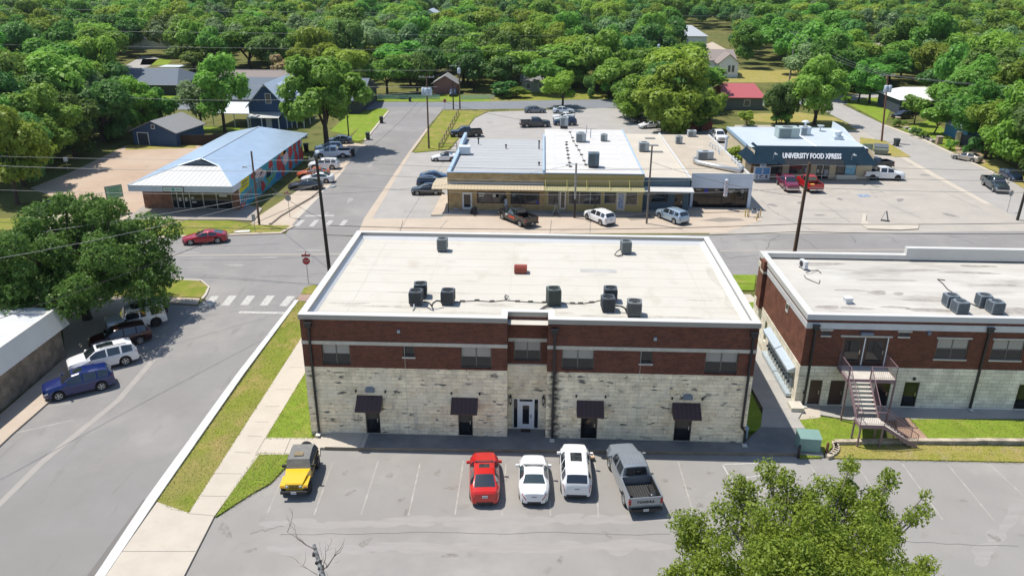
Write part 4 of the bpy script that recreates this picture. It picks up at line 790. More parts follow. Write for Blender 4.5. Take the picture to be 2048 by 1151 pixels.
def disc(u, v, ru, rv, m, lv=1, n=14, wob=.12): splash([(u + ru * math.cos(2 * math.pi * k / n) * (1 + wob * math.sin(5 * k)), v + rv * math.sin(2 * math.pi * k / n) * (1 + wob * math.sin(5 * k + 1))) for k in range(n)], m, lv)
mred = mat('mural_red', (.48, .045, .04), .75, var=.7, scale=2, col2=(.26, .02, .03)); myel = mat('mural_yellow', (.55, .50, .02), .75); mwht = mat('mural_white', (.62, .55, .56), .75, var=.6, scale=2.5, col2=(.55, .30, .33)); mnavy = mat('mural_navy', (.02, .06, .13), .75, var=.6, scale=3, col2=(.10, .16, .2)); mgrn = mat('mural_green', (.22, .36, .03), .75); mgry = mat('mural_grey', (.36, .40, .42), .75, var=.8, scale=3, col2=(.12, .2, .26)); mor = mat('mural_orange', (.6, .28, .06), .75)
splash([(.005, .55), (.13, .60), (.15, .97), (.02, .97)], myel); splash([(.0, .0), (.008, .0), (.008, 1), (.0, 1)], mwht)
for u, v, ru, rv, m, lv in [(.03, .12, .035, .1, mred, 1), (.20, .85, .035, .12, mred, 1), (.31, .22, .03, .2, mred, 2), (.45, .78, .035, .16, mred, 1), (.27, .8, .06, .17, mwht, 1), (.33, .65, .05, .14, mwht, 1), (.58, .62, .045, .33, mred, 1), (.63, .24, .035, .26, mred, 2), (.69, .66, .045, .3, mwht, 1), (.66, .88, .05, .1, mor, 1), (.78, .74, .04, .26, mred, 1), (.76, .25, .035, .22, mred, 2), (.86, .80, .03, .2, mred, 1), (.87, .33, .035, .3, mred, 1), (.945, .42, .03, .34, mred, 1), (.94, .85, .03, .13, mred, 1), (.985, .3, .02, .28, mred, 1), (.985, .8, .012, .2, mwht, 2), (.40, .48, .035, .2, mgrn, 2), (.985, .62, .02, .15, mgrn, 1), (.53, .9, .05, .08, cyan, 2), (.55, .2, .05, .16, mat('mural_blue', (.03, .16, .42), .75), 1)]: disc(u, v, ru, rv, m, lv)
splash([(.02, .12), (.15, .22), (.17, .50), (.03, .42)], mgry, 2); splash([(.18, .25), (.29, .30), (.33, .60), (.21, .55)], mgry, 2); splash([(.36, .36), (.47, .42), (.50, .68), (.38, .64)], mgry, 2)
for u in (.035, .06, .085, .11, .135, .19, .22, .25, .28, .37, .40, .43, .46): splash([(u, .17 + u * .5), (u + .012, .18 + u * .5), (u + .016, .38 + u * .6), (u + .004, .38 + u * .6)], mnavy, 3)
splash([(.33, .08), (.44, .2), (.52, .36), (.50, .40), (.36, .18)], mgrn, 2); splash([(.04, .70), (.11, .72), (.11, .75), (.04, .74)], mnavy, 2); splash([(.05, .80), (.12, .84), (.12, .88), (.05, .85)], mnavy, 2)
pm = b.build('painted_wall', mb_); pm['label'] = 'side wall painted with red flowers on turquoise'
ex0, ex1, ey0, ey1 = -36.4, -23.15, 48.75, 82.6; rzm = -29.75; rzh = 5.7; u = .40
slope = (rzh - mz) / (ex1 - rzm); hx = 2.75; hz = mz + slope * (ex1 - rzm - hx); hy = 54.9
blueroof = ribmat('blue_metal_roof', (.40, .52, .66), 1, .42, .38, .35, dark=.82, var=.35); whiteroof = ribmat('white_metal_roof', (.60, .59, .565), 0, .62, .4, .1, dark=.72)
b = MB(); rf = [(ex1, ey0, mz), (ex1, ey1, mz), (rzm, 78.6, rzh), (rzm, hy + 1.1, rzh), (rzm + hx, hy, hz)]
b.face(rf, blueroof); b.face([(ex0, ey1, mz), (ex0, ey0, mz), (rzm - hx, hy, hz), (rzm, hy + 1.1, rzh), (rzm, 78.6, rzh)], blueroof); b.face([(ex1, ey1, mz), (ex0, ey1, mz), (rzm, 78.6, rzh)], blueroof)
b.face([(rzm - hx, hy + .3, hz - .05), (rzm + hx, hy + .3, hz - .05), (rzm, hy + .3, rzh - .05)], mat('gable_dark', (.10, .13, .17), .6)); b.build('roof', mb_)
b = MB(); b.face([(ex0, ey0, mz + .004), (ex1, ey0, mz + .004), (rzm + hx, hy, hz + .004), (rzm - hx, hy, hz + .004)], whiteroof); b.build('front_roof', mb_)
b = MB(); rm = mat('ridge_cap', (.55, .62, .68), .4, .2)
for p, q in (((rzm, hy + 1.0, rzh), (rzm, 78.6, rzh)), ((ex0, ey0, mz), (rzm - hx, hy, hz)), ((ex1, ey0, mz), (rzm + hx, hy, hz)), ((rzm - hx, hy, hz), (rzm, hy + 1.1, rzh)), ((rzm + hx, hy, hz), (rzm, hy + 1.1, rzh))): b.tube([p, q], .1, 5, rm)
b.build('ridge_cap', mb_)
b = MB(); fasc = mat('fascia_blue', (.52, .58, .66), .5, var=.3, scale=1); b.box(ex0, ex1, ey0, ey0 + .12, mz - .78, mz - .01, fasc); b.box(ex1 - .12, ex1, ey0 + .12, my0 - .05, mz - .78, mz - .01, fasc); b.box(ex0, ex0 + .12, ey0 + .12, ey1, mz - .3, mz - .01, fasc); b.box(ex0 + .12, ex1 - .12, ey0 + .12, my0, mz - .8, mz - .72, fasc); b.box(ex1 - .1, ex1, my1, ey1, mz - .25, mz - .01, fasc); b.build('fascia', mb_)
sg = MB(); sg.box(-31.9, -29.4, ey0 - .09, ey0 - .003, 3.2, 3.75, mat('sign_white', (.62, .66, .64), .5)); s_ = sg.build('sign', mb_)
b = MB(); 
for q in ((-31.95, -31.9, 3.17, 3.78), (-29.4, -29.35, 3.17, 3.78)): b.box(q[0], q[1], ey0 - .11, ey0 - .003, q[2], q[3], blackm)
b.box(-31.95, -29.35, ey0 - .11, ey0 - .003, 3.75, 3.8, blackm); b.box(-31.95, -29.35, ey0 - .11, ey0 - .003, 3.15, 3.2, blackm); b.build('frame', s_)
b = MB(); teal = mat('teal_print', (.05, .32, .30), .6); b.lathe([(.2, -.004), (.2, 0)], 14, teal, (-30.65, ey0 - .092, 3.47), 'Y')
for x0, x1 in ((-31.7, -31.45), (-31.4, -31.2), (-31.15, -30.95), (-30.35, -30.1), (-30.05, -29.85), (-29.8, -29.55)): b.box(x0, x1, ey0 - .095, ey0 - .091, 3.4, 3.54, teal)
b.build('lettering', s_)
f_ = MB(); alu = mat('aluminium', (.55, .55, .53), .4, .3)
gx = [-32.45, -31.75, -30.95, -30.1, -28.35, -26.6, -24.6]; yg = my0 + .06
for x in gx: f_.box(x - .05, x + .05, yg - .03, yg + .04, .12, 2.35, alu)
f_.box(gx[0], gx[-1], yg - .027, yg + .04, 2.27, 2.35, alu); f_.box(gx[0], gx[-1], yg - .027, yg + .04, .12, .2, alu); sh = f_.build('shopfront_frame', mb_)
for i in range(len(gx) - 1):
    b = MB(); b.box(gx[i] + .05, gx[i + 1] - .05, yg, yg + .02, .2, 2.27, glass); pn = b.build('door' if i in (1, 2) else 'window', mb_)
    b = MB(); pw = mat('paper', (.6, .6, .55), .8)
    if i in (1, 2): b.box(gx[i] + .2, gx[i] + .5, yg - .012, yg - .003, 1.1, 1.6, pw); b.build('notice', pn)
    if i == 3: b.box(gx[i] + .2, gx[i] + .5, yg - .012, yg - .003, 1.4, 1.7, pw); b.box(gx[i] + .2, gx[i] + .8, yg - .012, yg - .003, .9, 1.1, pw); b.build('notice', pn)
    if i == 5: b.box(gx[i] + .4, gx[i] + 1.4, yg - .012, yg - .003, 1.75, 2.05, pw); b.build('notice', pn)
v = G(1, 1); ps = thing('pole_sign', 'green square sign on a slim pole beside the gravel lot', 'sign', G(236, 426, 0), .75)
b = MB(); b.tube([(0, 0, 0), (0, 0, 2.6)], .06, 8, mat('sign_post', (.14, .10, .08), .6)); b.build('post', ps); b = MB(); b.box(-1.0, 1.0, -.12, .12, 2.0, 3.6, mat('sign_side', (.08, .08, .08), .6)); pb_ = b.build('panel', ps)
b = MB(); b.box(-.94, .94, -.13, -.121, 2.06, 3.54, mat('sign_green', (.25, .45, .27), .6, var=.6, scale=2.2, col2=(.38, .5, .36))); b.build('face', pb_)
b = MB(); gl = mat('sign_letter', (.12, .28, .15), .6)
for z in (3.15, 2.75, 2.4):
    for x in (-.6, -.35, -.1, .15, .4): b.box(x, x + .17, -.136, -.131, z, z + .2, gl)
b.build('lettering', pb_)

# ---------------------------------------------------------------- the row of shops
tan = brickmat('tan_shop_brick', (.46, .33, .165), (.40, .285, .14), (.47, .36, .21), .3, .1, .012, var=.25); tan2 = mat('mustard_stucco', (.44, .35, .15), .85, var=.6, scale=.9, col2=(.37, .30, .14))
greyroof = mat('grey_membrane', (.345, .355, .36), .7, var=.5, scale=.3, col2=(.42, .44, .455), stretch=(.5, 1.5, 1)); layer(greyroof, .7, (.28, .29, .30), .6, .74, .4, stretch=(.4, 1.6, 1), seed=3)
bluecap = mat('blue_coping', (.38, .50, .62), .5, .2)
YS = 53.0
sa = thing('tan_brick_shop', 'tan brick corner shop with a flat grey roof and ribbed tan canopy', 'shop')
ax0, ax1, ay1, az = 3.2, 15.65, 77.0, 5.12
holes = [(5.05, 6.35, .17, 2.45), (6.95, 10.7, 1.03, 2.6), (11.3, 15.05, .97, 2.6)]
b = MB(); b.wall((ax0, YS), (ax1, YS), 0, az - .1, [(h[0] - ax0, h[1] - ax0, h[2], h[3]) for h in holes], tan); b.wall((ax0, ay1), (ax0, YS), 0, az, [], tan); b.wall((ax1, ay1), (ax0, ay1), 0, 4.4, [], tan); b.build('wall', sa)
b = MB(); b.face([(ax0 + .2, YS + .2, 4.72), (ax1, YS + .2, 4.72), (ax1, ay1, 4.45), (ax0 + .2, ay1, 4.45)], greyroof)
for k in range(12): y = YS + 2 + k * 1.9; b.box(ax0 + .3, ax1, y, y + .05, 4.2, 4.735 - .0113 * (y - YS), mat('grey_seam', (.335, .36, .385), .8))
b.build('roof', sa)
b = MB(); b.box(ax0 - .05, ax1, YS - .06, YS + .22, az - .1, az, bluecap); b.box(ax0 - .05, ax0 + .37, YS + .22, ay1, 4.3, az - .003, bluecap); b.extrude([(ax0 - .05, ay1 - 9, az), (ax0 - .05, ay1 - .003, az), (ax0 - .05, ay1 - .003, az + .35), (ax0 - .05, ay1 - 6, az + .35)], (.42, 0, 0), bluecap); b.box(ax1 - .25, ax1 - .01, YS + .22, ay1, 4.3, az + .25, bluecap); b.build('coping', sa)
tancan = ribmat('tan_canopy', (.50, .415, .28), 0, .42, .5, .1, dark=.75)
b = MB(); b.extrude([(1.35, 51.4, 3.30), (1.35, YS - .003, 3.62), (1.35, YS - .003, 3.52), (1.35, 51.4, 3.18)], (15.6 - 1.35, 0, 0), tancan); b.extrude([(1.35, YS - .002, 3.62), (3.18, YS - .002, 3.62), (3.18, 56.4, 3.62), (1.35, 56.4, 3.35)], (0, 0, -.1), tancan); b.build('canopy', sa)
b = MB(); b.box(ax0, 15.6, YS - .14, YS - .003, 3.64, 3.86, mat('flashing', (.45, .47, .5), .5, .3)); b.build('flashing', sa)
b = MB(); b.tube([(3.4, 51.55, .16), (3.4, 51.55, 3.2)], .06, 6, blackm); b.build('post', sa); b = MB(); b.tube([(12.6, 51.55, .16), (12.6, 51.55, 3.2)], .06, 6, blackm); b.build('post', sa)
gdoor(sa, 5.05, 6.35, .17, 2.45, YS, m=whitepaint, fr=whitepaint, lite=glass)
shopglass = mat('shop_glass', (.03, .035, .04), .08, var=.9, scale=2.2, col2=(.11, .10, .10), detail=8)
for q in ((6.95, 10.7, 1.03, 2.6), (11.3, 15.05, .97, 2.6)): window(sa, *q, YS, cols=2, frame=mat('brown_frame', (.10, .05, .035), .6), pane=shopglass, fw=.1)
b = MB()
for x0, x1, z0, z1, m in ((7.2, 8.0, 2.2, 2.42, pw), (7.25, 7.85, 1.9, 2.1, pw), (9.0, 9.75, 1.85, 2.25, pw), (9.4, 9.75, 1.85, 2.25, mat('blue_poster', (.07, .08, .45), .6)), (14.6, 14.95, 1.1, 1.4, MATS['blue_poster']), (11.5, 11.9, 2.0, 2.3, mat('dim_poster', (.2, .25, .3), .6))): b.box(x0, x1, YS + .045, YS + .06, z0, z1, m)
b.build('notice', sa)
def cond_box(name, label, px, z, sx, sy, sz, m, rz=0, cat='air conditioner', grille=True, leg=.12, group='air conditioners on the shop roofs'):
    v = G(px[0], px[1], z); t = thing(name, label, cat, (v.x, v.y + sy / 2, z), rz, group)
    b = MB(); b.box(-sx / 2, sx / 2, -sy / 2, sy / 2, leg, leg + sz, m); b.box(-sx / 2 - .03, sx / 2 + .03, -sy / 2 - .03, sy / 2 + .03, leg + sz, leg + sz + .05, m); b.build('cabinet', t)
    if grille:
        g = MB(); gm = mat('grille_dark', (.07, .085, .09), .6); n = max(3, int(sz / .14))
        for k in range(n): z_ = leg + .08 + (sz - .16) * k / n; g.box(-sx * .44, sx * .1, -sy / 2 - .012, -sy / 2 - .002, z_, z_ + .07, gm)
        g.lathe([(min(sx, sy) * .36, 0), (min(sx, sy) * .36, .012)], 16, gm, (0, 0, leg + sz + .052)); g.build('grille', t)
    if leg > .05: b = MB(); b.box(-sx / 2 + .05, sx / 2 - .05, -sy / 2 + .05, -sy / 2 + .13, 0, leg, blackm); b.box(-sx / 2 + .05, sx / 2 - .05, sy / 2 - .13, sy / 2 - .05, 0, leg, blackm); b.build('base', t)
    return t
lg = mat('unit_grey', (.40, .44, .46), .5, var=.4, scale=2); wg = mat('unit_pale', (.60, .66, .70), .5)
cond_box('roof_unit', 'pale blue-white box unit at the left side of the grey shop roof', (929, 310), 4.6, 1.5, 1.3, 1.0, wg, grille=False)
for px, h, lab in (((957, 288), .75, 'thin dark vent pipe at the back left of the grey shop roof'), ((1078, 298), 1.1, 'tall dark vent pipe at the back right of the grey shop roof'), ((1012, 297), .45, 'short capped vent in the middle of the grey shop roof'), ((1078, 332), .4, 'short capped vent at the front right of the grey shop roof')):
    v = G(*px, 4.55); b = MB(); b.tube([v, v + Vector((0, 0, h))], .09, 8, blackm); b.lathe([(.16, h), (.18, h + .12), (.05, h + .2)], 8, blackm, v); tag(b.build('vent_pipe'), lab, 'vent')
sb = thing('mustard_shop', 'mustard-fronted shop with a bright white roof and wide display windows, in the row of shops', 'shop')
bx0, bx1, by1, bz = 15.66, 28.25, 83.0, 5.10
holes = [(16.1, 18.55, .3, 2.92), (18.75, 22.95, 1.05, 2.92), (23.3, 24.9, 1.2, 2.92), (24.95, 26.05, .3, 2.92), (26.1, 27.6, 1.1, 2.92)]
b = MB(); b.wall((bx0, YS), (bx1, YS), 0, bz - .1, [(h[0] - bx0, h[1] - bx0, h[2], h[3]) for h in holes], tan2); b.wall((bx1, YS), (bx1, by1), 0, bz, [], tan2); b.wall((bx1, by1), (bx0, by1), 0, bz - .2, [], tan2); b.wall((bx0, by1), (bx0, ay1), 0, bz - .2, [], tan2); b.build('wall', sb)
whiteroof2 = mat('bright_roof', (.58, .57, .55), .6, var=.6, scale=.25, col2=(.50, .49, .47), stretch=(.5, 1.2, 1))
b = MB(); b.face([(bx0, YS + .2, 5.0), (bx1, YS + .2, 5.0), (bx1, by1, 5.0), (bx0, by1, 5.0)], whiteroof2)
for k in range(9): y = YS + 2.5 + k * 3.2; b.box(bx0, bx1, y, y + .05, 4.9, 5.012, mat('roof_seam_grey', (.50, .495, .48), .7))
b.box(bx0 + .9, bx0 + 1.5, YS + .4, by1 - .3, 4.9, 5.02, whitemetal); b.box(bx1 - 2.2, bx1 - 1.5, YS + .4, by1 - .3, 4.9, 5.018, whitemetal); b.build('roof', sb)
b = MB(); b.box(bx0 + .002, bx1 + .03, YS - .06, YS + .25, bz - .1, bz + .02, mat('dark_coping', (.13, .17, .2), .5)); b.box(bx1 - .15, bx1 + .1, YS + .25, by1, 4.3, bz - .02, bluecap); b.build('coping', sb)
mcan = ribmat('mustard_canopy', (.33, .31, .17), 0, .32, .6, .1, dark=.7)
b = MB(); b.extrude([(15.62, 51.45, 3.25), (15.62, YS - .003, 3.55), (15.62, YS - .003, 3.46), (15.62, 51.45, 3.13)], (28.3 - 15.62, 0, 0), mcan); b.build('canopy', sb)
b = MB(); yp = mat('yellow_rod', (.5, .45, .12), .6)
for x in (15.75, 18.5, 21.0, 23.9, 26.4): b.tube([(x, 51.6, 3.26), (x, YS - .01, 4.5)], .03, 5, yp)
b.tube([(15.7, YS - .05, 4.45), (28.2, YS - .05, 4.45)], .03, 5, yp); b.build('canopy_rod', sb)
b = MB(); b.tube([(22.1, 51.6, .16), (22.1, 51.6, 3.2)], .06, 6, blackm); b.build('post', sb)
gdoor(sb, 17.6, 18.5, .3, 2.9, YS, m=alu, fr=alu, lite=glass); window(sb, 16.1, 17.55, .9, 2.92, YS, cols=1, frame=alu, pane=shopglass); boxpart('panel', sb, (16.1, 17.55, YS + .06, YS + .12, .3, .9), tan2)
window(sb, 18.75, 22.95, 1.05, 2.92, YS, cols=3, frame=alu, pane=shopglass); window(sb, 23.3, 24.9, 1.2, 2.92, YS, cols=1, frame=alu, pane=shopglass); window(sb, 26.1, 27.6, 1.1, 2.92, YS, cols=1, frame=alu, pane=shopglass)
bd = gdoor(sb, 24.95, 26.05, .3, 2.9, YS, m=alu, fr=alu, lite=mat('blue_white_poster', (.10, .18, .40), .4, var=1, scale=4, col2=(.5, .55, .6)))
cond_box('roof_unit', 'pale swamp cooler on a tapered base at the back of the bright white shop roof', (1128, 258), 5.0, 1.3, 1.3, 1.3, lg, leg=.5)
cond_box('roof_unit', 'grey box unit with dark face in the middle of the bright white shop roof', (1162, 285), 5.0, 1.5, 1.4, 1.2, lg)
cond_box('roof_unit', 'small grey unit toward the right of the bright white shop roof', (1208, 283), 5.0, 1.0, .9, .9, lg)
cond_box('roof_unit', 'dark unit with open blue-grey frame at the front of the bright white shop roof', (1187, 336), 5.0, 1.4, 1.3, 1.55, mat('unit_navy', (.09, .13, .17), .5), leg=.3)
pvc = blackm
for i, pl in enumerate(([(1133, 285), (1133, 290), (1134, 297), (1135, 302), (1136, 310), (1137, 317), (1139, 326), (1141, 334)], [(1140, 265), (1145, 276), (1147, 283), (1153, 292), (1158, 301), (1163, 310), (1168, 322), (1172, 330)])):
    pipe('conduit', ['left', 'right'][i] + ' of two thin conduits running front to back on the bright white shop roof', pl, .03, 5.0)
    for p in pl[:8]:
        v = G(*p, 5.0); b = MB(); b.obox((v.x, v.y, 5.06), (.42, .2, .12), .2, blackm); b.obox((v.x, v.y, 5.13), (.3, .06, .03), .2, blackm); tag(b.build('conduit_support'), 'small black block under a conduit on the bright white shop roof', 'support block', 'conduit supports on the bright white shop roof')
for px, h, lab in (((1173, 266), 1.1, 'left slim vent pipe at the back of the bright white shop roof'), ((1181, 276), 1.3, 'right slim vent pipe at the back of the bright white shop roof')):
    v = G(*px, 5.0); b = MB(); b.tube([v, v + Vector((0, 0, h))], .07, 6, lg); b.lathe([(.13, h), (.03, h + .15)], 8, lg, v); tag(b.build('vent_pipe'), lab, 'vent')
sc = thing('slate_blue_shop', 'narrow slate-blue shop front with a cream flat roof, in the row of shops', 'shop')
cx0, cx1, cy0, cy1, cz = 28.4, 34.35, 54.2, 84.0, 4.4
slate = mat('slate_blue', (.075, .125, .165), .7, var=.3, scale=2); cream = mat('cream_roof', (.52, .475, .395), .75, var=.6, scale=.3, col2=(.45, .405, .335)); layer(cream, .9, (.36, .30, .23), .64, .78, .5, seed=3)
b = MB(); b.wall((cx0, cy0), (cx1, cy0), 0, cz, [(.9, 3.3, 1.2, 2.7), (4.1, 5.2, .2, 2.75)], slate); b.wall((cx1, cy0), (cx1, cy1), 0, 4.0, [], slate); b.wall((cx1, cy1), (cx0, cy1), 0, 4.0, [], slate); b.build('wall', sc)
b = MB(); b.face([(cx0, cy0 + .1, 4.2), (cx1, cy0 + .1, 4.2), (cx1, cy1, 4.2), (cx0, cy1, 4.2)], cream); b.build('roof', sc); b = MB(); b.box(cx0, cx1, cy0 - .05, cy0 + .15, cz, cz + .08, whitemetal); b.extrude([(cx1 - .15, cy0 + .15, cz + .05), (cx1 - .15, cy0 + .15, 4.2), (cx1 - .15, cy1, 4.2), (cx1 - .15, cy1, 4.4)], (.3, 0, 0), whitemetal); b.build('coping', sc)
b = MB(); b.extrude([(cx0, 52.3, 3.12), (cx0, cy0 - .003, 3.3), (cx0, cy0 - .003, 3.2), (cx0, 52.3, 3.0)], (cx1 + .25 - cx0, 0, 0), whitemetal); b.build('canopy', sc)
window(sc, 29.3, 31.7, 1.2, 2.7, cy0, cols=1, pane=glass); gdoor(sc, 32.5, 33.6, .2, 2.75, cy0, m=darkdoor)
cond_box('roof_unit', 'square grey air conditioner on the cream roof of the slate-blue shop', (1288, 304), 4.2, 1.4, 1.3, 1.2, lg)
for p in ((1300, 277), (1306, 291), (1315, 304)): 
    v = G(*p, 4.2); b = MB(); b.box(v.x - .8, v.x + .8, v.y - .4, v.y + .4, 4.2, 4.3, mat('hatch_grey', (.25, .25, .24), .8)); b.box(v.x - .72, v.x + .72, v.y - .33, v.y + .33, 4.3, 4.34, MATS['hatch_grey']); tag(b.build('roof_hatch'), 'flat grey hatch on the cream roof of the slate-blue shop', 'roof hatch', 'roof hatches on the cream roof')
sd = thing('white_barber_shop', 'white-fronted shop with dark glass and barber pole sign, at the end of the row', 'shop')
dx0, dx1, dy0, dy1, dz = 34.85, 42.75, 55.9, 85.0, 4.62
wf = mat('white_front', (.62, .70, .80), .6, var=.2, scale=1); beige = mat('beige_roof', (.44, .385, .305), .8, var=.7, scale=.3, col2=(.365, .315, .245)); layer(beige, 1.2, (.22, .18, .14), .66, .78, .6, seed=7); layer(beige, .5, (.60, .54, .45), .56, .72, .5, seed=1)
b = MB(); b.wall((dx0, dy0), (dx1, dy0), 0, dz, [(.35, 7.5, .1, 2.7)], wf, depth=.35); b.wall((dx1, dy0), (dx1, dy0 + .5), 0, dz, [], wf); b.wall((dx1 - .02, dy0 + .5), (dx1 - .02, dy1), 0, 4.0, [], wf); b.wall((dx1, dy1), (dx0, dy1), 0, 3.9, [], wf); b.wall((dx0, dy1), (dx0, dy0), 0, 3.9, [], wf); b.face([(dx0, dy0 + .2, dz), (dx1, dy0 + .2, dz), (dx1, dy0 + .2, 3.8), (dx0, dy0 + .2, 3.8)], wf); b.build('wall', sd)
b = MB(); b.box(dx0 - .03, dx1 + .03, dy0 - .04, dy0 + .24, dz, dz + .06, whitemetal); b.extrude([(dx1 - .3, dy0 + .24, 4.3), (dx1 - .3, dy0 + .24, 3.8), (dx1 - .3, dy1, 3.8), (dx1 - .3, dy1, 4.05)], (.3, 0, 0), whitemetal); b.build('coping', sd)
b = MB(); b.face([(dx0 - .3, dy0 + .2, 3.95), (dx1 - .2, dy0 + .2, 3.95), (dx1 - .2, dy1, 3.95), (dx0 - .3, dy1, 3.95)], beige); b.build('roof', sd)
b = MB(); b.box(dx0 + .36, dx0 + 7.49, dy0 + .3, dy0 + .34, .1, 2.7, mat('black_glass', (.006, .007, .008), .07)); g_ = b.build('window', sd); b = MB()
for x in (.36, 2.3, 4.1, 4.2, 5.9, 7.42): b.box(dx0 + x, dx0 + x + .06, dy0 + .26, dy0 + .3, .1, 2.7, blackm)
b.build('frame', g_); b = MB(); lw = mat('window_letter', (.55, .55, .52), .7)
for x, z, n in ((.75, 2.35, 5), (3.2, 2.35, 3), (4.9, 2.3, 7), (5.0, 2.05, 4), (6.6, 2.3, 3), (6.6, 2.05, 3)):
    for k in range(n): b.box(dx0 + x + k * .13, dx0 + x + k * .13 + .09, dy0 + .285, dy0 + .296, z, z + .13, lw)
b.build('lettering', g_); b = MB(); b.lathe([(.33, -.01), (.33, 0)], 16, mat('neon_blue', (.02, .02, .30), .5), (dx0 + 2.1, dy0 + .295, 2.25), 'Y'); b.build('window_sign', g_)
bs = thing('barber_pole_sign', 'red and white striped barber pole sign hung on the white shop front', 'sign', (dx0 + 4.35, dy0 - .75, 2.95), 0)
b = MB(); n = 10; h0, h1 = -.95, .95; rd = .26; ms = [mat('barber_white', (.62, .66, .70), .5), mat('barber_red', (.45, .12, .10), .5), mat('barber_blue', (.12, .2, .34), .5)]
for i in range(14):
    for k in range(12):
        a0, a1 = 2 * math.pi * k / 12, 2 * math.pi * (k + 1) / 12; z0, z1 = h0 + (h1 - h0) * i / 14, h0 + (h1 - h0) * (i + 1) / 14
        b.face([(rd * math.cos(a0), rd * math.sin(a0), z0), (rd * math.cos(a1), rd * math.sin(a1), z0), (rd * math.cos(a1), rd * math.sin(a1), z1), (rd * math.cos(a0), rd * math.sin(a0), z1)], ms[(0, 0, 1, 0, 0, 2)[(k + i) % 6]])
b.lathe([(rd, h1), (.3, h1 + .05), (.15, h1 + .25), (0, h1 + .28)], 12, ms[0]); b.lathe([(0, h0 - .2), (.2, h0 - .15), (.3, h0 - .03), (rd, h0)], 12, ms[0]); b.build('pole', bs)
b = MB(); b.box(-.03, .03, .2, .745, -.6, -.54, blackm); b.box(-.03, .03, .2, .745, .5, .56, blackm); b.build('bracket', bs)
cond_box('roof_unit', 'grey air conditioner with a silver duct on the beige shop roof', (1411, 320), 3.95, 2.2, 1.3, 1.0, lg)
cond_box('roof_unit', 'small square grey unit toward the back of the beige shop roof', (1358, 288), 3.95, 1.0, 1.0, 1.0, lg)
cond_box('roof_unit', 'grey unit at the very back of the beige shop roof', (1384, 274), 3.95, 1.3, 1.1, .8, lg)
b = MB(); b.tube([G(1392, 318, 4.6), G(1388, 314, 4.4), G(1390, 322, 4.3), G(1397, 325, 4.3), G(1480, 342, 4.3), G(1484, 335, 4.3)], .33, 10, mat('silver_duct', (.62, .62, .60), .35, .6)); tag(b.build('duct'), 'fat silver duct lying across the beige shop roof', 'duct')
b = MB(); v = G(1450, 308, 3.6); b.tube([v, v + Vector((0, 0, 2.4))], .2, 8, wg); b.lathe([(.3, 2.4), (.32, 2.6), (.1, 2.8)], 8, wg, v); tag(b.build('flue'), 'tall pale flue at the right edge of the beige shop roof', 'flue')
gooseneck = wg
for k, p in enumerate([(1419, 293), (1424, 297), (1430, 300), (1436, 304), (1438, 309), (1463, 322), (1469, 327), (1475, 332), (1478, 338)]):
    v = G(*p, 3.95); b = MB(); b.tube([v, v + Vector((0, 0, .6)), v + Vector((.12, -.05, .75)), v + Vector((.3, -.1, .6))], .09, 6, gooseneck); tag(b.build('gooseneck_vent'), 'pale gooseneck vent along the right edge of the beige shop roof', 'vent', 'gooseneck vents on the beige shop roof')
slab = MB(); slab.prism(P([(873, 431.7), (1100, 431.7), (1262, 431.5), (1290, 428), (1376, 426), (1384, 416), (1385, 405), (1290, 400), (880, 400)]), -.02, .16, greyconcrete, tanconcrete); tag(slab.build('sidewalk'), kind='structure')
slab = MB(); slab.prism(P([(1376, 427), (1500, 424), (1520, 420), (1510, 405), (1384, 408)]), -.02, .10, tanconcrete); tag(slab.build('sidewalk'), kind='structure')
slab = MB(); slab.prism(P([(900, 395), (893, 428), (873, 432), (862, 432), (884, 390)]), -.02, .17, tanconcrete); tag(slab.build('sidewalk'), kind='structure')

# ---------------------------------------------------------------- the food store
fs = thing('food_store', 'food store with a dark mansard front lettered in white and a pale flat roof', 'shop')
fx0, fx1, fy0, fy1, fz = 47.0, 64.6, 72.3, 91.0, 4.2
crm = mat('cream_wall', (.62, .52, .36), .75, var=.3, scale=1.5); mans = mat('mansard_shingle', (.009, .022, .036), .95, var=.7, scale=3, col2=(.016, .034, .052), stretch=(.4, .4, 3), spec=.05); storeroof = mat('store_roof', (.42, .485, .545), .6, var=.7, scale=.3, col2=(.50, .55, .59))
hs = [(1.3, 4.4, .7, 2.15), (5.4, 8.6, .75, 2.2), (9.4, 11.4, .12, 2.3), (12.3, 15.3, .8, 2.3)]
b = MB(); b.wall((fx0, fy0), (fx1, fy0), 0, 3.0, hs, crm); b.wall((fx0, fy1), (fx0, fy0), 0, fz, [], crm); b.wall((fx1, fy0), (fx1, fy1), 0, fz, [], crm); b.wall((fx1, fy1), (fx0, fy1), 0, fz, [], crm); b.build('wall', fs)
b = MB(); b.face([(fx0 - .15, fy0 + 2.5, fz), (fx1 + .1, fy0 + 2.5, fz), (fx1 + .1, fy1 + .1, fz), (fx0 - .15, fy1 + .1, fz)], storeroof); b.box(57, 57.3, fy0 + 2.6, fy1 - 4, fz - .1, fz + .04, mat('roof_strip', (.72, .75, .78), .5)); b.build('roof', fs)
b = MB(); b.box(fx0 - .18, fx0, fy0 + 4.5, fy1 + .12, fz - .45, fz + .05, bluecap); b.extrude([(fx1 + .11, fy0 + 8, fz), (fx1 + .11, fy1 + .1, fz), (fx1 + .11, fy1 + .1, fz + 1.1), (fx1 + .11, fy1 - 5, fz + 1.0)], (-.15, 0, 0), wg); b.build('parapet', fs)
ml, mr, mf, mzb = 45.7, 64.4, 69.9, 2.72; tl, trr, tf = 47.9, 63.9, 74.8
b = MB(); zt = fz + .25
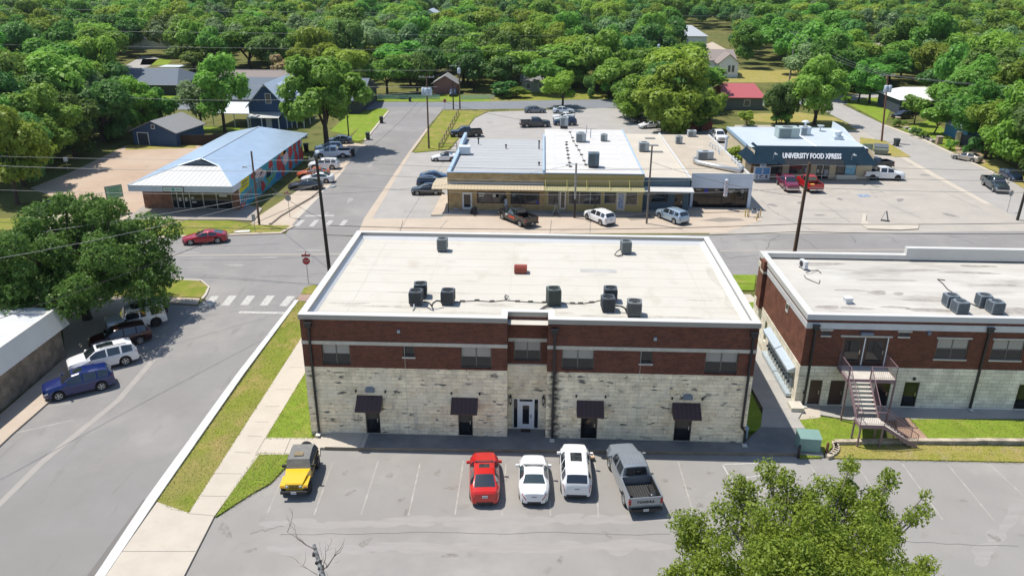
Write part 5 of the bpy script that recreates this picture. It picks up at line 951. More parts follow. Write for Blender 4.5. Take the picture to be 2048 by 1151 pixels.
b.face([(ml, mf, mzb), (mr, mf, mzb), (trr, tf, zt), (tl, tf, zt)], mans); b.face([(ml, fy0 + 5, mzb), (ml, mf, mzb), (tl, tf, zt), (tl, fy0 + 5, zt)], mans); b.face([(mr, mf, mzb), (mr, fy0 + 2.4, mzb), (trr, tf + .6, zt), (trr, tf, zt)], mans); b.face([(ml, mf, mzb), (ml, fy0 + 5, mzb), (mr, fy0 + 2, mzb), (mr, mf, mzb)], mans)
b.face([(tl, fy0 + 5, zt), (tl, tf, zt), (trr, tf, zt), (trr, tf + .6, zt), (trr, tf + .6, fz - .1), (tl, fy0 + 5, fz - .1)], mans) if False else None
b.face([(tl, tf, zt), (trr, tf, zt), (trr, tf + .35, fz), (tl, tf + .35, fz)], mans); b.face([(ml, fy0 + 5, mzb), (tl, fy0 + 5, zt), (tl, fy0 + 5, mzb)], mans); b.build('mansard_roof', fs)
b = MB(); b.face([(51.0, mf - .03, mzb + .03), (59.5, mf - .03, mzb + .03), (59.5, mf + .6, mzb + .65), (51.0, mf + .6, mzb + .65)], mat('valance_black', (.012, .016, .022), .7)); b.build('sign_band', fs)
t_ = text_mb('UNIVERSITY FOOD XPRESS', 1.3, mat('sign_letter_white', (.72, .74, .76), .6), .12, shear=.18, bold=.035, width=8.6)
tm_ = t_.build('lettering', fs); pitch = math.atan2(zt - mzb, tf - mf); tm_.rotation_euler = (-(math.pi / 2 - pitch) * .55, 0, 0); 
tm_.location = (55.15, 71.45, 3.62); tm_.scale = (1, 1, .92)
for i, q in enumerate(hs):
    if i == 2: continue
    window(fs, fx0 + q[0], fx0 + q[1], q[2], q[3], fy0, cols=2, frame=mat('brown_frame', (.10, .05, .035), .6), pane=shopglass)
gdoor(fs, fx0 + 9.4, fx0 + 10.4, .12, 2.3, fy0, m=darkdoor, fr=alu, lite=glass); gdoor(fs, fx0 + 10.4, fx0 + 11.4, .12, 2.3, fy0, m=darkdoor, fr=alu, lite=glass)
b = MB(); b.box(fx0 + 13.7, fx0 + 15.2, fy0 - .03, fy0 - .004, .85, 2.25, mat('poster_cyan', (.10, .40, .60), .5, var=.8, scale=2, col2=(.4, .6, .72))); b.box(fx0 + 5.6, fx0 + 7.3, fy0 - .03, fy0 - .004, 1.5, 2.1, mat('poster_red', (.20, .02, .03), .6)); b.box(fx0 + 9.5, fx0 + 9.85, fy0 - .03, fy0 - .004, 1.0, 1.5, pw); b.box(fx0 + 10.6, fx0 + 11.2, fy0 - .03, fy0 - .004, .6, 1.5, mat('poster_pale', (.4, .42, .45), .6, var=.8, scale=4, col2=(.2, .2, .25))); b.box(fx0 + 7.7, fx0 + 8.5, fy0 - .03, fy0 - .004, .95, 1.8, MATS['poster_pale']); b.build('poster', fs)
b = MB(); b.box(fx0 - .3, fx0 + .9, fy0 - .06, fy0 - .003, 0.1, 2.6, mat('timber_brown', (.32, .16, .07), .8)); b.build('timber_panel', fs)
b = MB(); b.box(fx0 + 12.4, fx0 + 15.4, fy0 - .5, fy0 - .02, .1, .8, mat('white_planter', (.62, .60, .52), .8)); tag(b.build('planter'), 'long low white block under the store window', 'planter')
slab = MB(); slab.prism([(46.2, 70.4), (63.5, 70.6), (64.4, 73), (46.2, 73)], -.02, .12, tanconcrete); tag(slab.build('sidewalk'), kind='structure')
for x, lab in ((49.5, 'left slim gooseneck lamp on the dark mansard roof'), (60.9, 'right slim gooseneck lamp on the dark mansard roof')):
    b = MB(); b.tube([(x, 71.2, 3.0), (x, 71.0, 4.1), (x, 70.5, 4.3), (x, 70.2, 4.2)], .05, 6, lg); b.obox((x, 70.1, 4.16), (.35, .5, .12), 0, lg); tag(b.build('sign_lamp'), lab, 'lamp')
ic = thing('ice_freezer', 'white and blue ice freezer standing outside the food store', 'ice freezer', (48.1, 70.9, .12), 0)
b = MB(); b.box(-1.15, 1.15, 0, .8, 0, 1.9, whitepaint); b.build('cabinet', ic)
for x0, x1 in ((-1.05, -.05), (.05, 1.05)):
    b = MB(); b.box(x0, x1, -.035, -.002, .85, 1.8, mat('ice_blue', (.06, .22, .48), .4, var=.5, scale=3, col2=(.12, .35, .6))); dd_ = b.build('door', ic); boxpart('handle', dd_, (x1 - .12 if x0 < 0 else x0 + .06, x1 - .06 if x0 < 0 else x0 + .12, -.07, -.036, 1.1, 1.5), alu)
t_ = text_mb('I C E', .62, mat('ice_navy', (.02, .05, .14), .6), .03, bold=.03, width=1.7); o_ = t_.build('lettering', ic); o_.location = (0, -.02, .46)
b = MB(); b.box(-.45, .45, .1, .2, 1.9, 2.4, whitepaint); tp = b.build('topper', ic); t_ = text_mb('ICE', .3, MATS['ice_blue'], .02, bold=.02, width=.6); o_ = t_.build('lettering', tp); o_.location = (0, .09, 2.15)
cond_box('roof_unit', 'big pale green rooftop unit on the food store roof', (1577, 277), fz, 3.3, 2.4, 1.5, mat('unit_green', (.36, .44, .42), .5), leg=.08)
cond_box('roof_unit', 'pale unit right of the big green unit on the food store roof', (1611, 271), fz, 1.6, 1.4, 1.2, wg, leg=.08)
b = MB(); v = G(1676, 279, fz); b.box(v.x - .7, v.x + .7, v.y - .3, v.y + .9, fz, fz + .5, wg); b.lathe([(.45, .5), (.5, 1.0), (.62, 1.15), (.5, 1.3), (0, 1.32)], 14, wg, v + Vector((0, .3, 0))); tag(b.build('exhaust_fan'), 'round pale exhaust fan at the right of the food store roof', 'fan')
b = MB(); v = G(1610, 256, fz); b.tube([v, v + Vector((0, 0, .9))], .18, 8, wg); b.lathe([(.2, .9), (.7, 1.0), (.7, 1.08), (.2, 1.3)], 12, wg, v); tag(b.build('exhaust_fan'), 'mushroom-capped exhaust fan at the back of the food store roof', 'fan')
b = MB(); v = G(1640, 262, fz); b.tube([v, v + Vector((0, 0, .5))], .08, 8, lg); b.lathe([(.1, .55), (.55, .85), (.6, .95)], 14, lg, v); tag(b.build('satellite_dish'), 'satellite dish on the food store roof', 'satellite dish')
# ================================================================ VEHICLES
def paint(name, col, metal=0.0, rough=.28): return mat('paint_' + name, col, rough, metal, coat=.8)
rubber = mat('rubber', (.014, .014, .015), .8); rimm = mat('rim_silver', (.50, .51, .52), .3, .7); rimd = mat('rim_dark', (.05, .05, .055), .4, .5); discm = mat('brake_disc', (.02, .02, .02), .6)
carglass = mat('car_glass', (.016, .022, .028), .03, spec=1.0, coat=1.0); carglass2 = mat('car_glass_light', (.03, .05, .055), .03, spec=1.0)
lampm = mat('headlamp', (.55, .57, .58), .1, spec=.8); tailm = mat('tail_lamp', (.32, .012, .015), .15, spec=.7); blackp = mat('black_plastic', (.015, .015, .017), .55); platem = mat('plate', (.55, .57, .60), .5); chrome = mat('chrome', (.62, .63, .64), .15, .9)
platet = mat('plate_text', (.06, .09, .2), .6)
BODY = {}
WHEEL = {}
def wheel_meshes(r, wd, dark):
    k = (r, wd, dark)
    if k in WHEEL: return WHEEL[k]
    h = wd / 2; t = MB(); t.lathe([(r * .66, -h * .9), (r * .92, -h), (r, -h * .7), (r, h * .7), (r * .92, h), (r * .66, h * .9), (r * .66, -h * .9)], 22, rubber, axis='Y', cap=False)
    rm_ = rimd if dark else rimm; w_ = MB(); ri = r * .66
    w_.lathe([(ri, -h * .9), (ri * .92, -h * .95), (ri * .88, -h * .6), (ri * .88, h * .6), (ri * .92, h * .95), (ri, h * .9)], 22, rm_, axis='Y', cap=False)
    for s in (-1, 1):
        w_.lathe([(0, s * h * .8), (ri * .22, s * h * .8), (ri * .24, s * h * .6)], 10, rm_, axis='Y', cap=False)
        for j in range(5):
            a = 2 * math.pi * j / 5; c_ = Vector((math.cos(a), 0, math.sin(a))); d_ = Vector((-math.sin(a), 0, math.cos(a))); y = Vector((0, s * h * .78, 0)); y2 = Vector((0, s * h * .9, 0))
            w_.face([c_ * ri * .15 - d_ * ri * .13 + y, c_ * ri * .95 - d_ * ri * .17 + y2, c_ * ri * .95 + d_ * ri * .17 + y2, c_ * ri * .15 + d_ * ri * .13 + y], rm_)
    d = MB(); d.lathe([(0, -h * .5), (ri * .9, -h * .5), (ri * .9, h * .5), (0, h * .5)], 16, discm, axis='Y', cap=False)
    out = []
    for nm, q in (('wheel', d), ('tyre', t), ('rim', w_)):
        me = bpy.data.meshes.new(nm); me.from_pydata(q.v, [], q.f); me.materials.append(q.mats[0]); me.polygons.foreach_set('use_smooth', [True] * len(q.f)); out.append(me)
    WHEEL[k] = out; return out
def add_wheels(root, wb0, wb1, tw, r, wd, dark):
    ms = wheel_meshes(r, wd, dark)
    for x in (wb0, wb1):
        for s in (-1, 1):
            w_ = bpy.data.objects.new('wheel', ms[0]); C.objects.link(w_); w_.parent = root; w_.location = (x, s * (tw - wd / 2 - .01), r)
            for nm, me in (('tyre', ms[1]), ('rim', ms[2])): o = bpy.data.objects.new(nm, me); C.objects.link(o); o.parent = w_
K = {}
#  L, W, wheelbase front/rear x, wheel r, roof line pts (x,z), belt pts, plan half-width pts, roof half width, windscreen x0,x1, rear glass x0,x1, side glass x0,x1, pillars, sill
K['sedan'] = dict(L=4.75, W=1.84, wx=(1.45, -1.38), r=.34, roof=[(2.375, .52), (2.33, .68), (2.1, .78), (1.5, .92), (1.02, .99), (.15, 1.40), (-.45, 1.46), (-1.0, 1.40), (-1.85, 1.10), (-2.22, 1.06), (-2.33, .95), (-2.375, .62)], belt=[(2.375, .5), (1.6, .74), (.9, .9), (-1.6, .98), (-2.2, .9), (-2.375, .58)], plan=[(2.375, .58), (2.25, .74), (1.9, .875), (.5, .92), (-1.4, .91), (-2.1, .84), (-2.3, .74), (-2.375, .62)], rw=.58, ws=(.15, 1.02), rg=(-1.85, -1.0), sg=(-1.5, .72), pil=[(-.42, -.30)])
K['coupe'] = dict(L=4.5, W=1.84, wx=(1.35, -1.27), r=.34, roof=[(2.25, .5), (2.2, .64), (1.9, .78), (1.3, .9), (.75, .96), (.0, 1.30), (-.35, 1.34), (-.75, 1.28), (-1.35, 1.05), (-1.95, 1.02), (-2.18, .92), (-2.25, .58)], belt=[(2.25, .48), (1.5, .72), (.8, .88), (-1.3, .94), (-2.1, .86), (-2.25, .55)], plan=[(2.25, .50), (2.1, .70), (1.75, .86), (.5, .91), (-1.3, .92), (-1.9, .84), (-2.15, .68), (-2.25, .5)], rw=.56, ws=(.0, .75), rg=(-1.35, -.75), sg=(-.85, .52), pil=[])
K['fastback'] = dict(L=4.9, W=1.9, wx=(1.5, -1.42), r=.36, roof=[(2.45, .5), (2.4, .66), (2.0, .8), (1.4, .92), (.95, .98), (.05, 1.36), (-.5, 1.41), (-1.1, 1.32), (-2.1, 1.06), (-2.3, 1.0), (-2.42, .85), (-2.45, .6)], belt=[(2.45, .48), (1.6, .72), (.9, .9), (-1.6, .98), (-2.2, .9), (-2.45, .58)], plan=[(2.45, .56), (2.3, .76), (1.9, .9), (.5, .94), (-1.5, .95), (-2.1, .88), (-2.35, .76), (-2.45, .6)], rw=.57, ws=(.05, .95), rg=(-2.0, -1.1), sg=(-1.4, .65), pil=[(-.5, -.40)])
K['suv'] = dict(L=4.75, W=1.9, wx=(1.42, -1.38), r=.37, roof=[(2.375, .62), (2.34, .86), (2.15, .98), (1.5, 1.08), (1.1, 1.12), (.38, 1.60), (-.2, 1.68), (-1.4, 1.66), (-1.95, 1.60), (-2.28, 1.18), (-2.34, 1.05), (-2.375, .68)], belt=[(2.375, .6), (1.6, .92), (.9, 1.04), (-1.7, 1.10), (-2.25, 1.08), (-2.375, .66)], plan=[(2.375, .62), (2.25, .80), (1.9, .91), (.5, .95), (-1.6, .94), (-2.2, .86), (-2.375, .76)], rw=.64, ws=(.38, 1.1), rg=(-2.28, -1.97), sg=(-1.95, .82), pil=[(-.32, -.22), (-1.28, -1.18)])
K['bigsuv'] = dict(L=5.0, W=1.98, wx=(1.48, -1.45), r=.39, roof=[(2.5, .65), (2.46, .92), (2.25, 1.05), (1.6, 1.13), (1.2, 1.17), (.45, 1.68), (-.2, 1.76), (-1.6, 1.74), (-2.15, 1.66), (-2.42, 1.2), (-2.46, 1.05), (-2.5, .7)], belt=[(2.5, .62), (1.6, .95), (.9, 1.08), (-1.8, 1.12), (-2.4, 1.08), (-2.5, .68)], plan=[(2.5, .68), (2.35, .86), (2.0, .95), (.5, .985), (-1.7, .98), (-2.35, .9), (-2.5, .8)], rw=.68, ws=(.45, 1.2), rg=(-2.42, -2.17), sg=(-2.1, .92), pil=[(-.32, -.22), (-1.34, -1.2)])
K['boxy'] = dict(L=4.75, W=2.0, wx=(1.42, -1.42), r=.42, roof=[(2.375, .75), (2.36, 1.10), (2.25, 1.16), (1.5, 1.2), (1.12, 1.22), (.72, 1.82), (.3, 1.93), (-1.5, 1.95), (-2.26, 1.92), (-2.33, 1.3), (-2.35, 1.1), (-2.375, .75)], belt=[(2.375, .72), (1.6, 1.08), (.9, 1.14), (-1.8, 1.18), (-2.3, 1.12), (-2.375, .74)], plan=[(2.375, .82), (2.3, .93), (2.0, .99), (.5, 1.0), (-1.7, 1.0), (-2.3, .97), (-2.375, .93)], rw=.80, ws=(.72, 1.12), rg=(-2.33, -2.27), sg=(-2.05, .85), pil=[(-.30, -.2), (-1.15, -.75)])
K['hatch'] = dict(L=4.3, W=1.8, wx=(1.3, -1.28), r=.34, roof=[(2.15, .55), (2.1, .74), (1.9, .86), (1.4, .96), (1.05, 1.0), (.25, 1.44), (-.35, 1.52), (-1.2, 1.48), (-1.6, 1.42), (-2.02, 1.06), (-2.1, .95), (-2.15, .6)], belt=[(2.15, .5), (1.5, .8), (.9, .93), (-1.5, 1.0), (-2.0, .95), (-2.15, .58)], plan=[(2.15, .56), (2.05, .74), (1.7, .87), (.5, .9), (-1.4, .9), (-2.0, .82), (-2.15, .7)], rw=.58, ws=(.25, 1.05), rg=(-2.02, -1.62), sg=(-1.6, .75), pil=[(-.42, -.3)])
K['cab'] = dict(L=5.9, W=2.02, wx=(1.88, -1.78), r=.42, roof=[(2.95, .75), (2.92, 1.08), (2.75, 1.18), (2.0, 1.26), (1.55, 1.29), (.90, 1.82), (.35, 1.93), (-.5, 1.92), (-.74, 1.88), (-.82, 1.3)], belt=[(2.95, .72), (2.0, 1.1), (1.4, 1.2), (-.82, 1.24)], plan=[(2.95, .78), (2.85, .92), (2.4, .99), (1.0, 1.005), (-.82, 1.0)], rw=.72, ws=(.90, 1.55), rg=(9, 9), sg=(-.66, 1.22), pil=[(.22, .34)])
def body(root, kind, col, glass_m=None, roofm=None, sunroof=None, lamps=True, trim=None):
    k = K[kind]; xs0, xs1 = k['roof'][0][0], k['roof'][-1][0]; r = k['r']; ra = r + .07; sill = .24 + (r - .34) * 1.2
    f = lambda pts, x: float(np.interp(-x, [-p[0] for p in pts], [p[1] for p in pts]))
    xs = set(np.linspace(xs0, xs1, 26).tolist()) | {p[0] for p in k['roof']} | {p[0] for p in k['plan']}
    for a, b_ in k['pil'] + [k['sg'], k['ws']] + ([k['rg']] if k['rg'][0] < 5 else []): xs |= {a, b_}
    for wx in k['wx']:
        if wx - ra < xs1: continue
        for t in (-1, -.9, -.75, -.5, -.2, .2, .5, .75, .9, 1): xs.add(wx + t * ra)
        xs |= {wx + ra + .012, wx - ra - .012}
    if sunroof: xs |= set(sunroof)
    xs |= {xs0 - .32, xs1 + .22}
    xs = sorted(xs, reverse=True); xs = [x for i, x in enumerate(xs) if i == 0 or xs[i - 1] - x > .006]
    rings = []
    for x in xs:
        w_ = f(k['plan'], x); t = f(k['roof'], x); bl = min(f(k['belt'], x), t - .02); zb = sill
        endk = min(1, (xs0 - x) / .15) if x > 0 else min(1, (x - xs1) / .15) if kind != 'cab' else 1
        zb = sill + (1 - endk) * .06
        for wx in k['wx']:
            if abs(x - wx) <= ra + 1e-6 and wx - ra >= xs1: zb = max(zb, r + math.sqrt(max(0, ra * ra - (x - wx) ** 2)) * .98)
        zb = min(zb, bl - .12); zm = max(zb + .05, min(.62 * bl + .08, bl - .1)); h = t - bl
        gk = min(1, max(0, (h - .08) / .3)); rw = k['rw'] * gk + (w_ * .80) * (1 - gk); rw = min(rw, w_ - .06)
        y6 = w_ - .05 + (rw - w_ + .05) * .92; wl = w_ - .02
        rings.append([(w_ - .16, zb), (w_ - .03, zb + .02), (w_, zm), (wl, bl - .05), (w_ - .055, bl), (y6 + .01, bl + h * .88), (rw - .05, t - .012), (rw * .55, t + .008 * gk), (0, t + .016 * gk)])
    parts = {}
    def P_(nm, m): return parts.setdefault(nm, (MB(), m))[0]
    body_b = MB(); gm = glass_m or carglass
    inr = lambda a, b_, q: b_ - 1e-6 <= a and a <= q + 1e-6
    for i in range(len(xs) - 1):
        xa, xb = xs[i], xs[i + 1]; xm = (xa + xb) / 2; hm = rings[i][8][1] - rings[i][4][1]
        for s in (1, -1):
            for j in range(8):
                a, b_, c, d_ = rings[i][j], rings[i][j + 1], rings[i + 1][j + 1], rings[i + 1][j]
                q = [(xa, s * a[0], a[1]), (xa, s * b_[0], b_[1]), (xb, s * c[0], c[1]), (xb, s * d_[0], d_[1])]
                if s < 0: q = q[::-1]
                tgt, m = body_b, col
                if j == 4 and k['sg'][0] < xm < k['sg'][1] and not any(p[0] < xm < p[1] for p in k['pil']) and hm > .16: tgt, m = P_('side_window' + ('' if s > 0 else ' '), gm), gm
                elif j >= 6 and k['ws'][0] < xm < k['ws'][1]: tgt, m = P_('windscreen', gm), gm
                elif j >= 6 and k['rg'][0] < xm < k['rg'][1]: tgt, m = P_('rear_window', gm), gm
                elif sunroof and j == 7 and sunroof[0] < xm < sunroof[1]: tgt, m = P_('sunroof', carglass), carglass
                elif roofm and j >= 5 and xm < k['ws'][0] and (k['rg'][0] > 5 or xm > k['rg'][1]): m = roofm
                elif lamps and xm > xs0 - .32 and j == 3 and xm < xs0 - .03: tgt, m = P_('headlight' + ('' if s > 0 else ' '), lampm), lampm
                elif lamps and kind != 'cab' and xm < xs1 + .22 and j == 3: tgt, m = P_('taillight' + ('' if s > 0 else ' '), tailm), tailm
                elif trim and j < 1: m = trim
                tgt.face(q, m, True)
    for i, s in ((0, 1), (-1, -1)):
        rg_ = rings[i]; x = xs[i]; pts = [(x, y, z) for y, z in rg_] + [(x, -y, z) for y, z in rg_[-2::-1]]
        body_b.face(pts if s > 0 else pts[::-1], col)
    o = body_b.build('body', root)
    # merge doubles so smooth shading runs over the panels
    def weld(o):
        import bmesh
        bm = bmesh.new(); bm.from_mesh(o.data); bmesh.ops.remove_doubles(bm, verts=bm.verts, dist=.0015)
        for e in bm.edges:
            if len(e.link_faces) == 2 and e.calc_face_angle(0) > .55: e.smooth = False
        bm.to_mesh(o.data); bm.free()
    weld(o)
    for nm, (q, m) in parts.items(): weld(q.build(nm.strip(), root))
    u = MB(); xr = xs1 if kind != 'cab' else -k['L'] / 2 + .1; u.box(xr + .12, xs0 - .12, -k['plan'][3][1] + .2, k['plan'][3][1] - .2, sill - .05, sill + .35, blackp); u.build('chassis', root)
    add_wheels(root, k['wx'][0], k['wx'][1], k['plan'][3][1], r, .23 if r < .4 else .27, False) if not root.get('_w') else None
    # front end: grille, bumper strip, plate; mirrors
    g = MB(); zf = f(k['roof'], xs0); hz = .14 + (.14 if r > .4 else .06 if r > .36 else 0); g.box(xs0 - .05, xs0 + .012, -k['plan'][0][1] * .62, k['plan'][0][1] * .62, .42 + (r - .34), .42 + (r - .34) + hz, blackp); g.build('grille', root)
    xm_ = k['ws'][1] - .18; wm = f(k['plan'], xm_); zb_ = f(k['belt'], xm_)
    for s in (-1, 1):
        q = MB(); q.obox((xm_, s * (wm + .09), zb_ + .08), (.14, .2, .14), s * .2, col if not trim else blackp); q.box(xm_ - .04, xm_ + .04, s * wm - .06, s * wm + .06, zb_ + .02, zb_ + .06, blackp); q.build('mirror', root)
    return k
def plate(root, x, z, s=1):
    b = MB(); b.box(min(x, x + .014 * s), max(x, x + .014 * s), -.16, .16, z - .08, z + .08, platem); o = b.build('licence_plate', root)
    t = MB(); xa = x + .0155 * s
    for k in range(6): y = -.12 + k * .043; t.box(min(x, xa), max(x, xa), y, y + .026, z - .04, z + .02, platet)
    t.build('lettering', o)
NC = [0]
def car(label, cat, f, r, kind, col, glass_m=None, roofm=None, sunroof=None, trim=None, dark=False, name=None, z=0.0, extra=None, off=0.0, scale=1.0):
    """f, r: ground pixels under the car's nose and tail; only their middle and direction are used."""
    a, b_ = G(*f, z), G(*r, z); d = (a - b_); mid = (a + b_) / 2; ang = math.atan2(d.y, d.x)
    nm = name or {'suv': 'parked_suv', 'bigsuv': 'parked_suv', 'boxy': 'parked_suv', 'cab': 'pickup_truck'}.get(kind, 'parked_car')
    root = thing(nm, label, cat, (mid.x, mid.y, z + .006), ang); root.scale = (scale,) * 3
    if dark: root['_w'] = 1
    k = body(root, kind, col, glass_m, roofm, sunroof, trim=trim)
    if dark: add_wheels(root, k['wx'][0], k['wx'][1], k['plan'][3][1], k['r'], .23 if k['r'] < .4 else .27, True); del root['_w']
    if kind != 'cab':
        xr = k['roof'][-1][0]; plate(root, xr, .78 if kind in ('sedan', 'coupe', 'fastback') else .88, -1)
        b = MB(); b.box(xr - .012, xr + .06, -k['plan'][-1][1] * .8, k['plan'][-1][1] * .8, .3 + (k['r'] - .34), .42 + (k['r'] - .34), blackp); b.build('rear_bumper', root)
    else: pickup_bed(root, k, col, extra)
    if extra and kind != 'cab': extra(root, k)
    return root
def pickup_bed(root, k, col, extra=None):
    xa, xb = -.84, -k['L'] / 2; W_ = 1.0; r = k['r']; ra = r + .08; wx = k['wx'][1]; zt, zb = 1.32, .55
    arc = [(wx + ra * math.cos(t), r + ra * math.sin(t) * .98) for t in np.linspace(.35, math.pi - .35, 9)]
    prof = [(xa, zb), (xa, zt), (xb + .03, zt), (xb, zt - .1), (xb + .02, zb)] + [p for p in arc[::-1]]
    b = MB()
    for s in (-1, 1):
        y0 = s * (W_ - .09) if s > 0 else -W_; b.extrude([(p[0], y0, p[1]) for p in prof], (0, .09, 0), col)
    b.box(xa - .06, xa - .005, -W_ + .1, W_ - .1, .6, zt, col); b.build('bed', root)
    b = MB(); b.box(xb, xb + .07, -W_ + .1, W_ - .1, .66, zt - .01, col); tg = b.build('tailgate', root)
    b = MB(); lin = mat('bed_liner', (.012, .012, .013), .75); b.box(xb + .08, xa - .07, -W_ + .1, W_ - .1, .70, .76, lin)
    for n in range(12): y = -W_ + .2 + n * (2 * W_ - .4) / 11; b.box(xb + .1, xa - .1, y - .03, y + .03, .76, .785, mat('bed_rib', (.045, .045, .045), .6))
    for s in (-1, 1): b.box(wx - .45, wx + .45, s * (W_ - .28) - .14, s * (W_ - .28) + .14, .76, .96, lin); b.box(xb + .08, xa - .07, s * (W_ - .095) - .004, s * (W_ - .095) + .004, .76, zt - .02, lin)
    b.build('bed_liner', root)
    for s in (-1, 1): boxpart('taillight', root, (xb - .015, xb + .1, min(s * (W_ + .005), s * (W_ - .14)), max(s * (W_ + .005), s * (W_ - .14)), .86, 1.22), tailm)
    b = MB(); b.box(xb - .16, xb - .01, -W_ + .03, W_ - .03, .48, .64, chrome if not (extra and extra.get('dark')) else blackp); bp = b.build('rear_bumper', root); plate(root, xb - .165, .57, -1)
    b = MB(); b.face([(-.79 - .042, -.62, 1.36), (-.79 - .042, .62, 1.36), (-.75, .56, 1.80), (-.75, -.56, 1.80)][::-1], carglass); b.extrude([(-.836, -.66, 1.34), (-.836, .66, 1.34), (-.765, .6, 1.83), (-.765, -.6, 1.83)], (-.006, 0, 0), carglass); b.build('rear_window', root)
    if extra:
        if extra.get('txt'):
            t = text_mb(extra['txt'], .2, blackm, .02, bold=.01, spacing=1.35, width=1.05); o = t.build('lettering', tg); o.rotation_euler = (0, 0, -math.pi / 2); o.location = (xb - .012, 0, 1.02)
            for o2 in (): pass
        for fn in extra.get('fn', ()): fn(root)
    b = MB(); x0 = k['roof'][0][0]; b.box(x0 - .02, x0 + .07, -.9, .9, .46, .62, chrome if not (extra and extra.get('dark')) else blackp); b.build('front_bumper', root)
red = paint('red', (.52, .018, .014)); white = paint('white', (.76, .77, .78)); blue = paint('blue', (.003, .013, .11), .0); maroon = paint('maroon', (.035, .004, .007), .2); silver = paint('silver', (.31, .35, .40), .45); grey = paint('grey', (.165, .19, .22), .45); black = paint('black', (.008, .009, .011)); navy = paint('navy', (.018, .04, .09), .3); orange = paint('orange', (.50, .10, .02)); bluegrey = paint('blue_grey', (.07, .10, .15), .4); crimson = paint('crimson', (.34, .010, .035), .2); beigep = paint('champagne', (.42, .38, .32), .4); darkgrey = paint('dark_grey', (.035, .045, .05), .3); slatep = paint('slate', (.045, .065, .08), .4); wine = paint('wine', (.20, .012, .045), .3)
# near car park
car('bright red sedan with a sunroof parked tail-out in the near car park', 'car', (968, 922), (970, 1014), 'sedan', red, sunroof=(-.45, .0), glass_m=carglass, off=0)
def coupe_extra(root, k): pass
car('white two-door coupe with a low roof parked between the red sedan and the white SUV', 'car', (1066, 928), (1068, 1011), 'coupe', white, glass_m=carglass2)
car('white SUV with a big glass sunroof parked between the white coupe and the grey pickup', 'SUV', (1147, 908), (1153, 1003), 'suv', white, sunroof=(-.75, .25))
def tun(root):
    b = MB(); b.lathe([(0, .79), (.2, .8), (.24, 1.02), (.2, 1.1), (.12, 1.12), (0, 1.13)], 14, mat('bucket_dark', (.03, .035, .04), .25), (-2.35, -.6, 0)); b.build('bucket', root)
    b = MB()
    for y in (-.42, -.22, 0, .22, .42): b.box(-.5, .45, y - .02, y + .02, 1.90, 1.955, mat('paint_silver_edge', (.34, .38, .43), .3, .4))
    b.build('roof_rib', root)
car('silver-grey pickup truck with black bed parked askew in the near car park', 'pickup', (1238, 913), (1290, 1034), 'cab', silver, extra=dict(txt='TUNDRA', fn=[tun], dark=True))
# angled bays beside the left-hand street
def spare(root, k):
    b = MB(); b.lathe([(0, -.12), (.3, -.13), (.38, -.1), (.38, .1), (.3, .13), (0, .12)], 20, rubber, axis='Y', cap=False); o = b.build('spare_wheel', root); o.rotation_euler = (0, 0, math.pi / 2); o.location = (-2.5, 0, 1.12)
    b = MB(); b.box(-.95, .25, -.55, .55, 1.955, 1.99, carglass); b.build('roof_panel', root)
    b = MB()
    for y in (-.78, .78): b.box(-2.0, .2, y - .03, y + .03, 1.97, 2.03, blackp)
    b.build('roof_rail', root)
car('boxy white off-roader with black glass roof and rear spare wheel under the oak', 'SUV', (218, 665), (330, 641), 'boxy', white, dark=True, trim=blackp, extra=spare)
def rails(root, k):
    t = max(p[1] for p in k['roof']); b = MB()
    for y in (-k['rw'] + .1, k['rw'] - .1): b.tube([(.1, y, t - .02), (.0, y, t + .06), (-1.6, y, t + .04), (-1.75, y, t - .03)], .025, 5, blackp)
    b.build('roof_rail', root)
car('dark maroon SUV in the oak shade between the boxy off-roader and the white SUV', 'SUV', (186, 701), (297, 676), 'suv', maroon, extra=rails)
car('white SUV with black sunroof and rails parked at an angle beside the blue one', 'SUV', (140, 747), (275, 715), 'bigsuv', white, sunroof=(-.9, .3), extra=rails)
car('royal blue SUV nearest of the four angled cars on the left-hand street', 'SUV', (94, 796), (226, 765), 'suv', blue, sunroof=(-.35, .25))
# main road
car('red sports sedan driving along the main road in the left lane', 'car', (368, 487), (455, 481), 'fastback', paint('road_red', (.36, .010, .022), .15), name='car', dark=False)
# beside the painted wall and up the side street
car('dark grey muscle coupe nearest in the bays beside the painted wall', 'car', (578, 378), (646, 377), 'fastback', paint('coupe_grey', (.05, .06, .075), .4), dark=True)
car('white sedan parked just behind the dark grey coupe by the painted wall', 'car', (606, 364), (666, 364), 'sedan', white, glass_m=carglass2)
car('orange sports car parked between the white sedan and the white SUV by the painted wall', 'car', (598, 354), (658, 352), 'fastback', orange, dark=True)
car('white SUV parked between the orange car and the white pickup', 'SUV', (618, 337), (680, 337), 'suv', white, extra=rails)
car('white single-cab pickup parked beside the big tree', 'pickup', (626, 315), (706, 314), 'cab', paint('cool_white', (.62, .70, .80)))
car('silver SUV parked behind the white pickup under the big tree', 'SUV', (626, 305), (690, 302), 'suv', paint('pale_silver', (.52, .56, .60), .3))
car('blue-grey sedan furthest in the row under the big tree', 'car', (652, 287), (704, 286), 'sedan', bluegrey)
# left of the tan shop
def softtop(root, k): pass
car('white open-top sports car with black soft roof behind the tan shop', 'car', (866, 321), (912, 321), 'coupe', white, roofm=mat('soft_top', (.012, .012, .013), .9), dark=False)
car('black hatchback nearest of three beside the tan shop', 'car', (825, 388), (882, 387), 'hatch', black)
car('dark blue hatchback behind the black one beside the tan shop', 'car', (893, 371), (833, 372), 'hatch', navy)
car('blue sedan furthest of three beside the tan shop', 'car', (905, 361), (838, 361), 'sedan', paint('mid_blue', (.03, .07, .15), .3))
